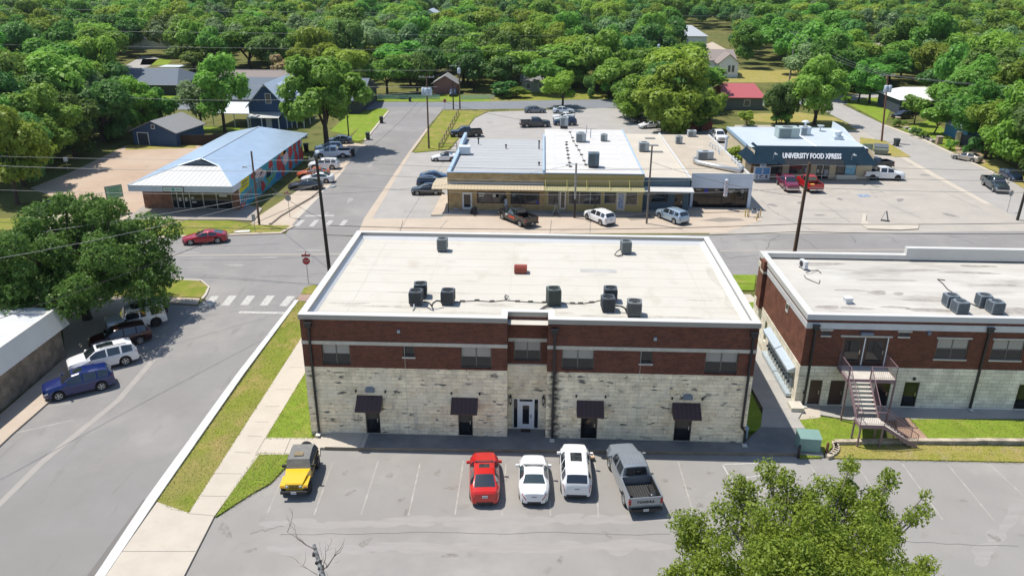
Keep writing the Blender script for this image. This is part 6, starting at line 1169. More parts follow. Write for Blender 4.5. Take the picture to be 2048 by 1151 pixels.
# car park behind the shops
car('black pickup truck parked near the rail fence behind the tan shop', 'pickup', (901, 274), (963, 272), 'cab', black, dark=False, extra=dict(dark=True))
car('dark green-black pickup parked in the middle of the rear car park', 'pickup', (1097, 253), (1043, 254), 'cab', darkgrey, extra=dict(dark=True))
car('grey sedan at the back of the rear car park near the far road', 'car', (1092, 225), (1048, 225), 'sedan', grey)
car('silver-white sedan furthest right in the rear car park row', 'car', (1150, 226), (1104, 226), 'sedan', paint('ice_white', (.60, .68, .76), .2))
car('white sedan in the middle of the rear car park row', 'car', (1104, 238), (1150, 238), 'sedan', white)
car('white hatchback just behind the dark blue SUV in the rear car park', 'car', (1106, 244), (1152, 244), 'hatch', paint('pearl', (.66, .68, .70)))
car('dark blue SUV nearest in the rear car park row', 'SUV', (1106, 250), (1153, 250), 'suv', navy)
car('black SUV half hidden under the big right-hand trees of the rear car park', 'SUV', (1263, 246), (1307, 243), 'suv', black)
car('white sedan under the big trees at the right of the rear car park', 'car', (1276, 257), (1322, 254), 'sedan', white)
car('white pickup parked behind the beige-roofed shop', 'pickup', (1446, 288), (1425, 272), 'cab', white)
# in front of the shops
def redstripe(root):
    b = MB(); rs = mat('decal_red', (.62, .07, .03), .5); wd_ = mat('decal_white', (.6, .6, .6), .5)
    b.box(-.75, .45, 1.003, 1.012, .72, .98, rs); b.build('door_decal', root); b = MB(); b.lathe([(.17, 0), (.17, .012)], 14, wd_, (.95, 1.003, .95), 'Y'); b.box(.55, .75, 1.003, 1.012, 1.0, 1.1, wd_); b.build('door_decal', root)
    b = MB(); b.lathe([(0, .79), (.14, .79), (.14, 1.0), (0, 1.05)], 10, mat('can_red', (.45, .05, .05), .5), (-1.25, .3, 0)); b.build('fuel_can', root); b = MB(); b.box(-1.7, -1.5, .2, .5, .79, .95, wd_); b.build('box', root)
car('black pickup with a red door decal parked before the tan shop', 'pickup', (1008, 433), (1062, 455), 'cab', black, extra=dict(fn=[redstripe], dark=True))
car('white SUV parked nose-in before the mustard shop', 'SUV', (1176, 433), (1222, 453), 'suv', white)
car('silver-blue SUV parked before the slate-blue shop', 'SUV', (1320, 431), (1368, 450), 'suv', paint('silver_blue', (.34, .44, .54), .4), glass_m=carglass)
# food store forecourt
car('wine-red pickup parked nose-out before the food store', 'pickup', (1592, 392), (1557, 360), 'cab', wine)
def yellowbags(root):
    b = MB(); ym_ = mat('yellow_bags', (.70, .52, .05), .8); b.obox((-2.2, .3, .95), (.9, .7, .3), .2, ym_); b.obox((-2.3, -.05, .9), (.5, .5, .2), .6, mat('tan_bag', (.6, .5, .35), .8)); b.build('cargo', root)
car('red pickup with yellow cargo in its bed before the food store', 'pickup', (1601, 365), (1633, 388), 'cab', paint('truck_red', (.50, .012, .015)), extra=dict(fn=[yellowbags]))
car('white pickup parked sideways at the right end of the food store', 'pickup', (1806, 359), (1722, 357), 'cab', white, dark=True)
car('dark pickup half hidden behind the white one at the food store corner', 'pickup', (1700, 340), (1790, 336), 'cab', black, extra=dict(dark=True))
car('champagne sedan parked along the kerb of the diagonal street', 'car', (1907, 316), (1958, 326), 'sedan', beigep, glass_m=carglass)
car('slate-green pickup waiting at the mouth of the diagonal street', 'pickup', (2012, 393), (1966, 363), 'cab', slatep, name='pickup_truck')
car('dark blue car beside the slate-green pickup at the right edge', 'car', (2046, 370), (1996, 345), 'sedan', paint('deep_blue', (.012, .025, .06), .3), name='car')
car('black SUV standing in the shaded driveway across the diagonal street', 'SUV', (1786, 238), (1822, 236), 'suv', black)
car('dark blue SUV in the driveway beyond the far road', 'SUV', (905, 196), (908, 186), 'suv', navy)
car('white van-like pickup parked by the grey-roofed houses at the upper left', 'pickup', (338, 186), (350, 174), 'cab', white)
# yellow off-road car with a grey cover
def jeep():
    a, b_ = G(590, 998, 0), G(616, 922, 0); d = a - b_; mid = (a + b_) / 2; root = thing('off_road_car', 'yellow off-road car under a grey canvas half cover at the near car park', 'car', (mid.x, mid.y, .006), math.atan2(d.y, d.x))
    yl = paint('yellow', (.72, .46, .012)); cv = mat('grey_canvas', (.20, .20, .19), .9, var=.7, scale=3, col2=(.145, .145, .14), bump=.6, bscale=4); dkc = mat('dark_canvas', (.06, .085, .11), .9, var=.5, scale=3)
    b = MB(); hw = .62; b.extrude([(1.85, -.56, .62), (1.85, -.56, 1.02), (1.78, -.58, 1.08), (.42, -.72, 1.16), (.42, -.72, .62)], (0, .001, 0), yl) if False else None
    f = [(1.86, .50), (1.80, .54), (.45, .74)]
    for s in (1, -1):
        pts = [(1.86, s * .50, .60), (1.86, s * .50, 1.0), (1.78, s * .53, 1.06), (.45, s * .74, 1.14), (.45, s * .74, .55)]; b.face(pts if s > 0 else pts[::-1], yl)
    b.face([(1.86, -.5, .6), (1.86, .5, .6), (1.86, .5, 1.0), (1.86, -.5, 1.0)], yl); b.face([(1.86, -.5, 1.0), (1.86, .5, 1.0), (1.78, .53, 1.06), (1.78, -.53, 1.06)], yl, True); b.face([(1.78, -.53, 1.06), (1.78, .53, 1.06), (1.2, .62, 1.13), (1.2, -.62, 1.13)], yl, True); b.face([(1.2, -.62, 1.13), (1.2, .62, 1.13), (.45, .74, 1.16), (.45, -.74, 1.16)], yl, True)
    b.box(-1.75, .45, -.74, .74, .5, 1.1, yl); b.build('body', root)
    for s in (1, -1):
        b = MB(); y0, y1 = (.5, .82) if s > 0 else (-.82, -.5)
        b.extrude([(1.88, y0, .80), (1.80, y0, .90), (1.0, y0, .93), (.62, y0, .62), (.55, y0, .62), (.96, y0, .98), (1.86, y0, .95), (1.94, y0, .80)], (0, y1 - y0, 0), yl); b.build('fender', root)
        b = MB(); b.extrude([(-.72, y0, .62), (-.9, y0, .95), (-1.7, y0, .95), (-1.72, y0, .9), (-.95, y0, .88), (-.8, y0, .6)], (0, y1 - y0, 0), blackp); b.build('fender', root)
        b = MB(); b.lathe([(.095, 0), (.10, .02), (.0, .035)], 14, lampm, (0, 0, 0)); o = b.build('headlight', root); o.rotation_euler = (0, math.pi / 2, 0); o.location = (1.865, s * .4, .85)
        boxpart('indicator', root, (1.89, 1.93, s * .68 - .08, s * .68 + .08, .83, .89), mat('amber', (.6, .22, .03), .3))
        b = MB(); b.box(.32, .42, s * .86 - .12, s * .86 + .12, 1.2, 1.36, blackp); b.build('mirror', root)
    b = MB()
    for k in range(7): y = -.24 + k * .08; b.box(1.862, 1.874, y - .022, y + .022, .70, .96, blackm)
    b.build('grille', root)
    b = MB(); b.box(1.9, 2.08, -.78, .78, .48, .64, blackp); b.box(1.5, 1.9, -.45, -.35, .46, .56, blackp); b.box(1.5, 1.9, .35, .45, .46, .56, blackp); b.build('front_bumper', root); plate(root, 2.085, .56, 1)
    b = MB(); b.box(-1.9, -1.76, -.75, .75, .48, .62, blackp); b.build('rear_bumper', root); b = MB(); b.box(-1.6, 1.6, -.4, .4, .38, .52, blackp); b.build('chassis', root)
    b = MB(); A_ = [(.50, .76, 1.12), (.22, .66, 1.66), (-.9, .64, 1.74), (-1.45, .66, 1.62), (-1.78, .76, 1.12)]
    for i in range(4):
        p, q = A_[i], A_[i + 1]; b.face([(p[0], -p[1], p[2]), (p[0], p[1], p[2]), (q[0], q[1], q[2]), (q[0], -q[1], q[2])], cv, i > 0)
    for s in (1, -1): pts = [(p[0], s * p[1], p[2]) for p in A_] + [(-1.78, s * .77, .8), (.2, s * .77, .72)]; b.face(pts if s > 0 else pts[::-1], dkc)
    b.build('cover', root)
    b = MB(); b.obox((-.35, -.05, 1.71), (.6, .55, .03), 0, mat('leaf_litter', (.16, .11, .05), .95, var=.9, scale=20, col2=(.3, .26, .18)), ry=-.07); b.build('leaf_litter', root)
    b = MB(); b.lathe([(0, -.12), (.3, -.13), (.38, -.1), (.38, .1), (.3, .13), (0, .12)], 20, rubber, axis='Y', cap=False); o = b.build('spare_wheel', root); o.rotation_euler = (0, 0, math.pi / 2); o.location = (-1.98, 0, 1.05)
    add_wheels(root, 1.3, -1.25, .86, .39, .25, True)
jeep()
# ================================================================ POLES, WIRES, SIGNS, STREET FURNITURE
wood = mat('pole_wood', (.16, .105, .075), .9, var=.6, scale=2, col2=(.09, .06, .045), stretch=(2, 2, .3)); woodd = mat('pole_dark', (.035, .028, .026), .85, var=.5, scale=2, col2=(.07, .055, .045), stretch=(2, 2, .3)); woodg = mat('pole_grey', (.36, .35, .33), .9, var=.5, scale=2, col2=(.24, .22, .2), stretch=(2, 2, .3))
canm = mat('transformer_grey', (.50, .58, .66), .45, var=.2, scale=3); insul = mat('insulator', (.55, .57, .58), .3)
PT = {}
def pole(key, label, base, h, lean=(0, 0), r=(.17, .11), m=None, arm=None, cans=0, lamp=None, armw=2.4, two=False, low=None):
    t = thing('utility_pole', label, 'utility pole', (base[0], base[1], 0), 0, 'utility poles along the streets')
    b = MB(); top = Vector((lean[0], lean[1], h))
    if low:
        c = top * .35; b.tube([(0, 0, 0), c], [r[0], r[0] * .9], 10, low); b.tube([c * 1.0, top], [r[0] * .9, r[1]], 10, m or wood)
    else: b.tube([(0, 0, 0), top * .5, top], [r[0], (r[0] + r[1]) / 2, r[1]], 10, m or wood)
    b.build('shaft', t)
    def along(f): return top * f
    if arm is not None:
        ca = math.cos(arm); sa = math.sin(arm)
        for f in ((.985, .9) if two else (.985,)):
            c = along(f); b = MB(); b.obox(c + Vector((-sa, ca, 0)) * .14, (armw, .1, .12), arm, woodg); ar = b.build('crossarm', t)
            for q in (-.46, -.22, .22, .46):
                b = MB(); p = c + Vector((ca * armw * q - sa * .14, sa * armw * q + ca * .14, .06)); b.lathe([(.03, 0), (.06, .06), (.04, .1), (.06, .15), (.02, .22)], 7, insul, p); b.build('insulator', ar)
    for k in range(cans):
        a = (k - (cans - 1) / 2) * 1.25 - math.pi / 2; c = along(.80) + Vector((math.cos(a) * .58, math.sin(a) * .58, 0)); b = MB(); b.lathe([(.0, -.6), (.31, -.6), (.35, -.5), (.35, .5), (.28, .6), (0, .62)], 14, canm, c); b.lathe([(.05, .5), (.07, .6), (.04, .75)], 6, insul, c + Vector((.1, 0, 0))); b.lathe([(.05, .5), (.07, .6), (.04, .75)], 6, insul, c + Vector((-.1, 0, 0))); b.box(c.x - .03, c.x + .03, min(c.y, 0), max(c.y, .0), c.z - .1, c.z + .1, blackm); b.build('transformer', t)
    if lamp:
        f, dx, dy, up = lamp; p = along(f); e = p + Vector((dx, dy, up)); b = MB(); b.tube([p, p + (e - p) * .5 + Vector((0, 0, .2)), e], .035, 6, galv); la = b.build('lamp_arm', t)
        b = MB(); b.obox(e, (.55, .24, .14), math.atan2(dy, dx), lg); b.build('lamp_head', la)
    PT[key] = [Vector((base[0], base[1], 0)) + along(f) for f in (.985, .9, .8, .72, .62, .52)]
    return t
P1 = (-5.75, 27.6); P8 = (40.6, 30.2)
pole('1', 'tall dark pole with a streetlight arm at the back left corner of the central building', P1, 12.5, (-.35, .1), (.19, .13), woodd, arm=R(-20), lamp=(.72, .9, 1.6, .35), armw=1.9, two=True)
pole('2', 'slim wooden pole with a lamp in front of the painted wall', (-19.1, 45.55), 9.1, (.1, 0), (.14, .1), wood, lamp=(.79, -.9, -.3, .1))
pole('3', 'wooden pole with three grey transformers beside the side street', (-4.34, 89.77), 12.3, (0, 0), (.17, .11), wood, arm=R(4), cans=3, armw=2.6)
pole('4', 'right one of two poles at the far corner of the side street, with a transformer', (-3.1, 131.4), 10.4, (0, 0), (.17, .12), wood, cans=1, lamp=(.88, -1.8, -.6, .2))
pole('5', 'left shorter one of two poles at the far corner of the side street', (-4.5, 130.8), 6.2, (0, 0), (.15, .12), woodd)
pole('6', 'bleached grey pole rising before the mustard shop canopy', (19.5, 50.6), 7.0, (0, 0), (.15, .12), woodg, low=woodd, lamp=(.97, -1.0, -.1, .0))
pole('7', 'plain thin grey-brown pole before the slate-blue shop', (28.35, 48.65), 9.7, (0, 0), (.13, .1), mat('pole_weathered', (.20, .175, .15), .9, var=.5, scale=2, col2=(.13, .11, .09)))
pole('8', 'big brown pole between the central building and the brick building', P8, 12.1, (.25, .1), (.21, .14), mat('pole_brown', (.13, .075, .05), .9, var=.5, scale=2, col2=(.08, .05, .035), stretch=(2, 2, .3)))
pole('9', 'pole with two pale transformers beside the diagonal street', (77.6, 101.0), 11.9, (-1.0, 0), (.18, .12), mat('pole_red_brown', (.20, .09, .06), .9), arm=R(10), cans=2, armw=3.0)
pole('10', 'dark leaning pole cut by the right edge of the picture', (75.5, 52.6), 9.5, (.3, .1), (.18, .13), woodd)
pole('11', 'distant pole with a wide crossarm among the trees at the upper right', G(1577, 170)[:2], 11.0, (0, 0), (.16, .11), woodg)
pole('12', 'thin black pole in front of the big tree by the side street', (-19.6, 95.2), 7.0, (0, 0), (.12, .1), woodd)
pole('13', 'distant pole with pale crossarms and cans above the trees at the upper right', (86.6, 190), 12.8, (0, 0), (.16, .11), woodg, arm=R(8), cans=1, armw=3.6)
pole('14', 'distant pole with a transformer behind the big right-hand trees', (46.5, 178), 12.0, (0, 0), (.16, .11), woodd, cans=1)
wirem = mat('wire_dark', (.02, .02, .022), .6); wirel = mat('wire_bright', (.30, .31, .32), .45, .3)
def wire(label, a, c, sag, r=.016, m=None, group=None):
    a, c = Vector(a), Vector(c); pts = []
    n = max(6, int((c - a).length / 4))
    for k in range(n + 1):
        t = k / n; pts.append(a + (c - a) * t - Vector((0, 0, sag * 4 * t * (1 - t))))
    b = MB(); b.tube(pts, r, 4, m or wirem); return tag(b.build('power_line'), label, 'power line', group)
V = Vector
gq = 'overhead lines along the main road'
wire('uppermost bright line from the left edge to the tall dark pole', V((-75, 39, 10.6)), PT['1'][0], .5, .013, wirel, gq); wire('second bright line from the left edge to the tall dark pole', V((-75, 41, 9.3)), PT['1'][1], .6, .02, wirel, gq); wire('third bright line from the left edge, lowest on the tall dark pole', V((-75, 38, 7.2)), PT['1'][3], .6, .016, wirel, gq)
for k, (i, s) in enumerate(((0, .5), (1, .6), (2, .7))): wire(['top', 'middle', 'lower'][k] + ' bright line between the tall dark pole and the big brown pole', PT['1'][i], PT['8'][k], s + .2, .018, wirel, gq)
for k, i in enumerate((0, 1, 2)): wire(['top', 'middle', 'lower'][k] + ' bright line from the big brown pole to the right edge', PT['8'][k], V((100, 38, 11.3 - k * 1.1)), .8, .018, wirel, gq)
wire('thick dark cable low between the tall dark pole and the big brown pole', PT['1'][5] + V((0, 0, -.6)), PT['8'][5] + V((0, 0, -.3)), .5, .03, wirem, gq); wire('lower thick dark cable from the tall dark pole to the big brown pole', PT['1'][5] + V((0, 0, -1.6)), PT['8'][5] + V((0, 0, -1.1)), .5, .03, wirem, gq)
wire('upper thick dark cable from the big brown pole to the right edge', PT['8'][5] + V((0, 0, -.3)), V((98, 40, 5.2)), .5, .03, wirem, gq); wire('lower thick dark cable from the big brown pole to the right edge', PT['8'][5] + V((0, 0, -1.1)), V((98, 38, 4.2)), .5, .03, wirem, gq)
wire('dark cable from the slim pole at the painted wall to the tall dark pole', PT['2'][3], PT['1'][5], .5, .025, wirem, gq); wire('dark cable running left from the tall dark pole over the road', PT['1'][5] + V((0, 0, -1)), V((-75, 34, 5.0)), .6, .025, wirem, gq)
wire('long dark line from the tall dark pole down over the left-hand street', PT['1'][3], V((-26, -14, 9.0)), .8, .022, wirem); wire('long pale line from the tall dark pole over the oak to the lower left', PT['1'][2], V((-32, 2, 9.5)), .8, .018, wirel); wire('second pale line from the tall dark pole over the left building', PT['1'][2], V((-37, 10, 9.0)), .7, .016, wirel)
wire('line from the tall dark pole to the plain pole before the shops', PT['1'][3], PT['6'][0], .6, .016, wirel); wire('line between the bleached pole and the plain thin pole', PT['6'][0], PT['7'][3], .3, .016, wirem); wire('line from the plain thin pole to the big brown pole', PT['7'][2], PT['8'][3], .5, .018, wirem)
wire('dark line along the side street from the tall dark pole to the transformer pole', PT['1'][2], PT['3'][2], 1.0, .02, wirem); wire('upper line from the transformer pole to the far corner pole', PT['3'][0], PT['4'][0], .7, .02, wirem); wire('dark service line from the transformer pole to the white shop roof', PT['3'][3], V((24, 80, 5.6)), .8, .02, wirem); wire('bright line leaving the transformer pole toward the big tree', PT['3'][2], V((-60, 92, 8.0)), 1.0, .018, wirel)
wire('guy wire at the foot of the far corner pole', PT['4'][2], V((-12, 122, .1)), .0, .015, wirem)
for k in range(4): wire(['outermost', 'second', 'third', 'innermost'][k] + ' line from the two-transformer pole sweeping to the right edge', PT['9'][0] + V((-1.3 + k * .85, 0, .2)) if k < 3 else PT['9'][3], V((125 + k * 1.5, 83 + k * 1.2, 11.5 - (k == 3) * 4)), 1.0, .015, wirel)
for k in range(3): wire(['left', 'middle', 'right'][k] + ' line from the two-transformer pole back to the distant crossarm pole', PT['9'][0] + V((-1.3 + k * 1.3, 0, .2)), PT['13'][0] + V((-1.6 + k * 1.6, 0, .2)), 1.5, .016, wirel)
for k, (y0, z0, y1, z1) in enumerate(((150, 11, 152, 10.6), (185, 12, 186, 11.5), (260, 13.5, 262, 13), (380, 17, 380, 17))): wire(['nearest', 'second', 'third', 'farthest'][k] + ' of the long bright lines crossing above the far trees', V((-300, y0 + 20, z0)), V((300 if k > 1 else 20, y1, z1)), .5, .018 + k * .006, wirel)
for k, y in enumerate((101, 126)): wire(['nearer', 'farther'][k] + ' bright line crossing the trees behind the navy house', V((-160, y + 8, 9.5)), V((-4, y, 9.0)), .8, .022, wirel)
# signs
sred = mat('sign_red', (.42, .015, .02), .5); salu = mat('sign_back', (.36, .38, .37), .5, .3); post_ = mat('sign_galv', (.30, .31, .31), .5, .4); sblue = mat('street_name_red', (.33, .03, .05), .5)
def octo(b, c, r, y, m, t=.012):
    b.extrude([(c[0] + r * math.cos(math.pi / 8 + k * math.pi / 4), y, c[2] + r * math.sin(math.pi / 8 + k * math.pi / 4)) for k in range(8)], (0, t, 0), m)
def stop(label, base, h, rz, face_on=True, names=True, m=None, cat='stop sign'):
    t = thing('stop_sign' if cat == 'stop sign' else 'road_sign', label, cat, (base[0], base[1], 0), rz); b = MB(); b.tube([(0, 0, 0), (0, 0, h + .05)], .032, 6, post_); b.build('post', t)
    b = MB(); octo(b, (0, 0, h - .38), .40, -.05, salu); pl = b.build('plate', t); b = MB(); octo(b, (0, 0, h - .38), .40, -.056, mat('sign_border', (.65, .65, .65), .5), .004); octo(b, (0, 0, h - .38), .37, -.062, m or sred, .005); b.build('face', pl)
    q = text_mb('STOP', .28, mat('sign_border', (.65, .65, .65), .5), .006, width=.55); o = q.build('lettering', pl); o.location = (0, -.066, h - .38)
    if names:
        b = MB(); b.box(-.42, .42, -.012, .012, h + .08, h + .30, sblue); b.box(-.012, .012, -.42, .42, h + .32, h + .54, sblue); b.build('street_name_blade', t)
    return t
stop('red stop sign with two street-name blades at the near corner of the crossing', G(617, 566), 2.75, R(8))
stop('grey back of a stop sign with street-name blades by the painted wall', G(580, 435), 2.9, R(186))
stop('distant red stop sign at the far end of the side street', G(890, 222), 2.6, R(5), names=False)
stop('grey back of a stop sign at the right edge of the store forecourt', G(2014, 424), 2.9, R(200), names=False)
rs_ = thing('road_sign', 'small white road sign on a post before the mural building', 'road sign', G(511, 465), 0); b = MB(); b.tube([(0, 0, 0), (0, 0, 2.3)], .03, 6, post_); b.build('post', rs_); b = MB(); b.box(-.22, .22, -.045, -.033, 1.5, 2.25, salu); b.build('plate', rs_)
rs_ = thing('road_sign', 'small white sign on a post at the edge of the gravel lot', 'road sign', G(136, 342), .6); b = MB(); b.tube([(0, 0, 0), (0, 0, 2.2)], .04, 6, post_); b.build('post', rs_); b = MB(); b.box(-.3, .3, -.05, -.035, 1.5, 2.2, whitepaint); b.build('plate', rs_)
def aframe(label, px, h, w_, m, rz, z=.0, fm=None, open_=.35):
    v = G(px[0], px[1], z); t = thing('sandwich_board', label, 'sandwich board', v, rz, 'pavement signs')
    for s in (-1, 1):
        b = MB(); b.extrude([(-w_ / 2, s * open_, 0), (w_ / 2, s * open_, 0), (w_ / 2, s * .02, h), (-w_ / 2, s * .02, h)], (0, s * .025, 0), m); p = b.build('board', t)
        b = MB(); q = fm or whitepaint
        for x in (-w_ / 2, w_ / 2 - .05): b.extrude([(x, s * (open_ + .028), 0), (x + .05, s * (open_ + .028), 0), (x + .05, s * .048, h), (x, s * .048, h)], (0, s * .01, 0), q)
        b.build('frame', p)
aframe('pale purple sandwich board beside the tan shop door', (915, 417), 1.15, .75, mat('board_lilac', (.50, .48, .62), .6, var=.9, scale=3, col2=(.25, .16, .5)), .1, .16)
aframe('dark folded sandwich board near the kerb before the tan shop', (948, 428), .9, .7, mat('board_dark', (.03, .03, .035), .7), .7, .16, blackm)
aframe('white-edged A-shaped board seen from its side before the mustard shop', (1112, 429), 1.3, .8, mat('board_slate', (.10, .15, .2), .6), R(88), .16, whitepaint, .45)
aframe('dark A-frame board on the traffic island of the store forecourt', (1769, 441), 1.25, .7, mat('board_grey', (.35, .38, .42), .6, var=1, scale=3, col2=(.05, .05, .06)), R(60), .0, mat('board_edge', (.05, .03, .02), .7), .4)
aframe('small wooden board by the flag before the mustard shop', (1256, 416), 1.0, .5, mat('board_wood', (.32, .2, .1), .7), .4, .16, mat('board_wood', (.32, .2, .1), .7), .3)
fl = thing('flag', 'striped red and white flag on a short staff before the mustard shop', 'flag', G(1266, 419, .16), 0); b = MB(); b.tube([(0, 0, 0), (.05, .1, 1.9)], .02, 5, post_); b.build('staff', fl); b = MB()
for k in range(7):
    for j in range(5):
        z0 = 1.75 - j * .26; x0 = -.02 - k * .08 - j * .03; b.face([(x0, .05 * math.sin(k), z0), (x0 - .08, .05 * math.sin(k + 1), z0), (x0 - .11, .05 * math.sin(k + 1), z0 - .26), (x0 - .03, .05 * math.sin(k), z0 - .26)], [mat('flag_red', (.50, .09, .12), .8), mat('flag_white', (.62, .55, .58), .8)][k % 2])
b.build('cloth', fl)
# person in a white top walking on the shop pavement
def person(label, px, z):
    t = thing('person', label, 'person', G(px[0], px[1], z), R(20)); skin = mat('skin', (.25, .13, .085), .6); cloth = mat('pale_top', (.55, .64, .72), .8); pants = mat('pale_shorts', (.52, .60, .68), .8)
    me = bpy.data.meshes.new('body'); J = [(0, 0, .95), (0, 0, 1.2), (0, 0, 1.45), (0, .0, 1.55), (0, -.01, 1.66), (0, 0, 1.76), (.2, 0, 1.43), (.27, -.03, 1.15), (.25, -.16, .95), (-.2, 0, 1.43), (-.27, .03, 1.15), (-.25, -.1, .92), (.1, 0, .9), (.12, -.12, .5), (.12, -.02, .08), (.12, -.16, .03), (-.1, 0, .9), (-.12, .06, .5), (-.12, .2, .1), (-.12, .08, .03)]
    E_ = [(0, 1), (1, 2), (2, 3), (3, 4), (4, 5), (2, 6), (6, 7), (7, 8), (2, 9), (9, 10), (10, 11), (0, 12), (12, 13), (13, 14), (14, 15), (0, 16), (16, 17), (17, 18), (18, 19)]
    me.from_pydata(J, E_, []); o = bpy.data.objects.new('body', me); C.objects.link(o); o.parent = t; me.materials.append(skin)
    sk = o.modifiers.new('s', 'SKIN'); rr = [.15, .16, .16, .06, .10, .085, .065, .045, .04, .065, .045, .04, .10, .07, .045, .04, .10, .07, .045, .04]
    for i, r_ in enumerate(rr): me.skin_vertices[0].data[i].radius = (r_ * (1.15 if i < 3 else 1), r_ * (.75 if i < 3 else 1))
    me.skin_vertices[0].data[0].use_root = True; s2 = o.modifiers.new('u', 'SUBSURF'); s2.levels = 1; s2.render_levels = 1
    b = MB(); b.lathe([(.20, .92), (.19, 1.15), (.215, 1.38), (.17, 1.47), (.08, 1.52)], 12, cloth, cap=False); o = b.build('shirt', t); o.scale = (1.05, .72, 1)
    b = MB(); b.lathe([(.195, .95), (.20, .85)], 12, pants, cap=False)
    for s in (-1, 1): b.lathe([(.10, .9), (.105, .7), (.10, .52)], 10, pants, (s * .11, -.04, 0), cap=False)
    b.build('shorts', t); b = MB(); b.lathe([(.115, 1.68), (.12, 1.74), (.10, 1.82), (.04, 1.87), (0, 1.875)], 12, mat('dark_hair', (.02, .014, .01), .7), (0, .015, 0)); b.build('hair', t)
person('person in pale top and shorts walking on the shop pavement behind the black pickup', (1012, 420), .16)
# bins, dumpster, fences, boxes
def bin_(label, px, col, rz=0.2, s=1.0):
    t = thing('wheelie_bin', label, 'wheelie bin', G(px[0], px[1]), rz, 'wheelie bins by the kerbs'); m = mat('bin_%d' % int(col[2] * 1000), col, .6); b = MB(); vs = [(-.24, -.28, .05), (.24, -.28, .05), (.24, .26, .05), (-.24, .26, .05), (-.31, -.36, .98), (.31, -.36, .98), (.31, .36, .98), (-.31, .36, .98)]
    b.idx(vs, [(0, 3, 2, 1), (0, 1, 5, 4), (1, 2, 6, 5), (2, 3, 7, 6), (3, 0, 4, 7)], m); b.build('tub', t); b = MB(); b.extrude([(-.33, -.4, .98), (-.33, .38, .98), (-.33, .42, 1.05), (-.33, .0, 1.1), (-.33, -.4, 1.03)], (.66, 0, 0), m); b.build('lid', t)
    for x in (-.27, .27): b = MB(); b.lathe([(.0, -.03), (.12, -.03), (.12, .03), (0, .03)], 10, rubber, axis='Y'); o = b.build('wheel', t); o.rotation_euler = (0, 0, math.pi / 2); o.location = (x, .3, .12)
    t.scale = (s,) * 3
bin_('dark wheelie bin upper of two on the kerb of the side street', (763, 246), (.02, .025, .022), s=1.25); bin_('dark green-lidded wheelie bin lower of two on the kerb of the side street', (736, 279), (.025, .05, .035), s=1.25); bin_('dark blue-grey wheelie bin standing in the diagonal street', (1792, 292), (.035, .05, .065), s=1.25); bin_('dark bin before the picket fence by the far road', (820, 203), (.03, .032, .035)); bin_('black bin by the back corner of the painted wall', (613, 303), (.012, .013, .015), s=1.3); bin_('dark litter bin by the store door', (1668, 357), (.02, .022, .025), s=.9); bin_('dark bin beside the white pickup and the tree', (706, 312), (.02, .022, .026), s=1.1)
dp = thing('dumpster', 'weathered green dumpster with sloping black lids at the right of the food store', 'dumpster', G(1760, 308), R(-18)); dm = mat('dumpster_green', (.20, .24, .19), .7, var=.6, scale=2, col2=(.12, .13, .1)); b = MB(); b.extrude([(-1.1, -.8, .15), (-1.1, .75, .15), (-1.1, .9, 1.55), (-1.1, -.7, 1.25), (-1.1, -.95, .9)], (2.2, 0, 0), dm); b.build('tub', dp)
for x0, x1 in ((-1.12, -.02), (.02, 1.12)): b = MB(); b.extrude([(x0, -.75, 1.25), (x0, .92, 1.56), (x0, .92, 1.62), (x0, -.75, 1.31)], (x1 - x0, 0, 0), mat('lid_grey', (.10, .12, .14), .6)); b.build('lid', dp)
for s in (-1, 1): b = MB(); b.box(s * 1.1 - .12, s * 1.1 + .12, -.5, .3, .7, .85, dm); b.build('lifting_pocket', dp)
b = MB(); b.box(-3.1, -1.3, .2, .3, 0, 1.7, mat('screen_green', (.28, .36, .27), .8)); o = b.build('fence_panel'); o.location = G(1760, 308); tag(o, 'pale green screen panel left of the dumpster', 'screen')
railm = mat('rail_pipe', (.17, .13, .09), .8)
def railfence(label, pxs, h, n, cross=True, name='rail_fence', step=None):
    t = thing(name, label, 'fence', (0, 0, 0)); pts = [G(*p) for p in pxs]
    for i in range(len(pts) - 1):
        a, c = pts[i], pts[i + 1]
        for f in (.95, .5): b = MB(); b.tube([a + V((0, 0, h * f)), c + V((0, 0, h * f))], .06, 5, railm); b.build('rail', t)
        k = max(1, int((c - a).length / 3.2))
        for j in range(k + 1):
            if j == 0 and i > 0: continue
            p = a + (c - a) * j / k; b = MB(); b.tube([p, p + V((0, 0, h))], .075, 6, railm); b.build('post', t)
railfence('rusty pipe rail fence along the grass bank behind the tan shop', [(917, 228), (905, 250), (880, 297)], 1.1, 10)
railfence('short grey pipe railing across the end of the grass bank', [(878, 300), (914, 299)], 1.2, 2, name='railing')
gm_ = thing('gas_meter', 'gas meter assembly with yellow guard posts at the corner of the white shop', 'gas meter', G(1507, 434)); b = MB(); b.tube([(-.6, 0, 0), (-.6, 0, .9), (.6, 0, .9), (.6, 0, 0)], .06, 6, blackm); b.box(-.3, .3, -.15, .15, .5, 1.0, mat('meter_grey', (.3, .34, .38), .6)); b.lathe([(0, 1.0), (.2, 1.0), (.2, 1.2), (0, 1.2)], 10, blackm); b.build('meter', gm_)
for k, (px, lab) in enumerate(((1490, 'leftmost yellow guard post by the gas meter'), (1495, 'second yellow guard post by the gas meter'), (1513, 'third yellow guard post by the gas meter'), (1520, 'rightmost yellow guard post by the gas meter'))):
    v = G(px, 433 if k != 2 else 441); b = MB(); b.lathe([(.07, 0), (.07, .95), (.04, 1.0), (0, 1.0)], 8, mat('guard_yellow', (.50, .36, .10), .7), v); tag(b.build('guard_post'), lab, 'bollard', 'guard posts by the gas meter')
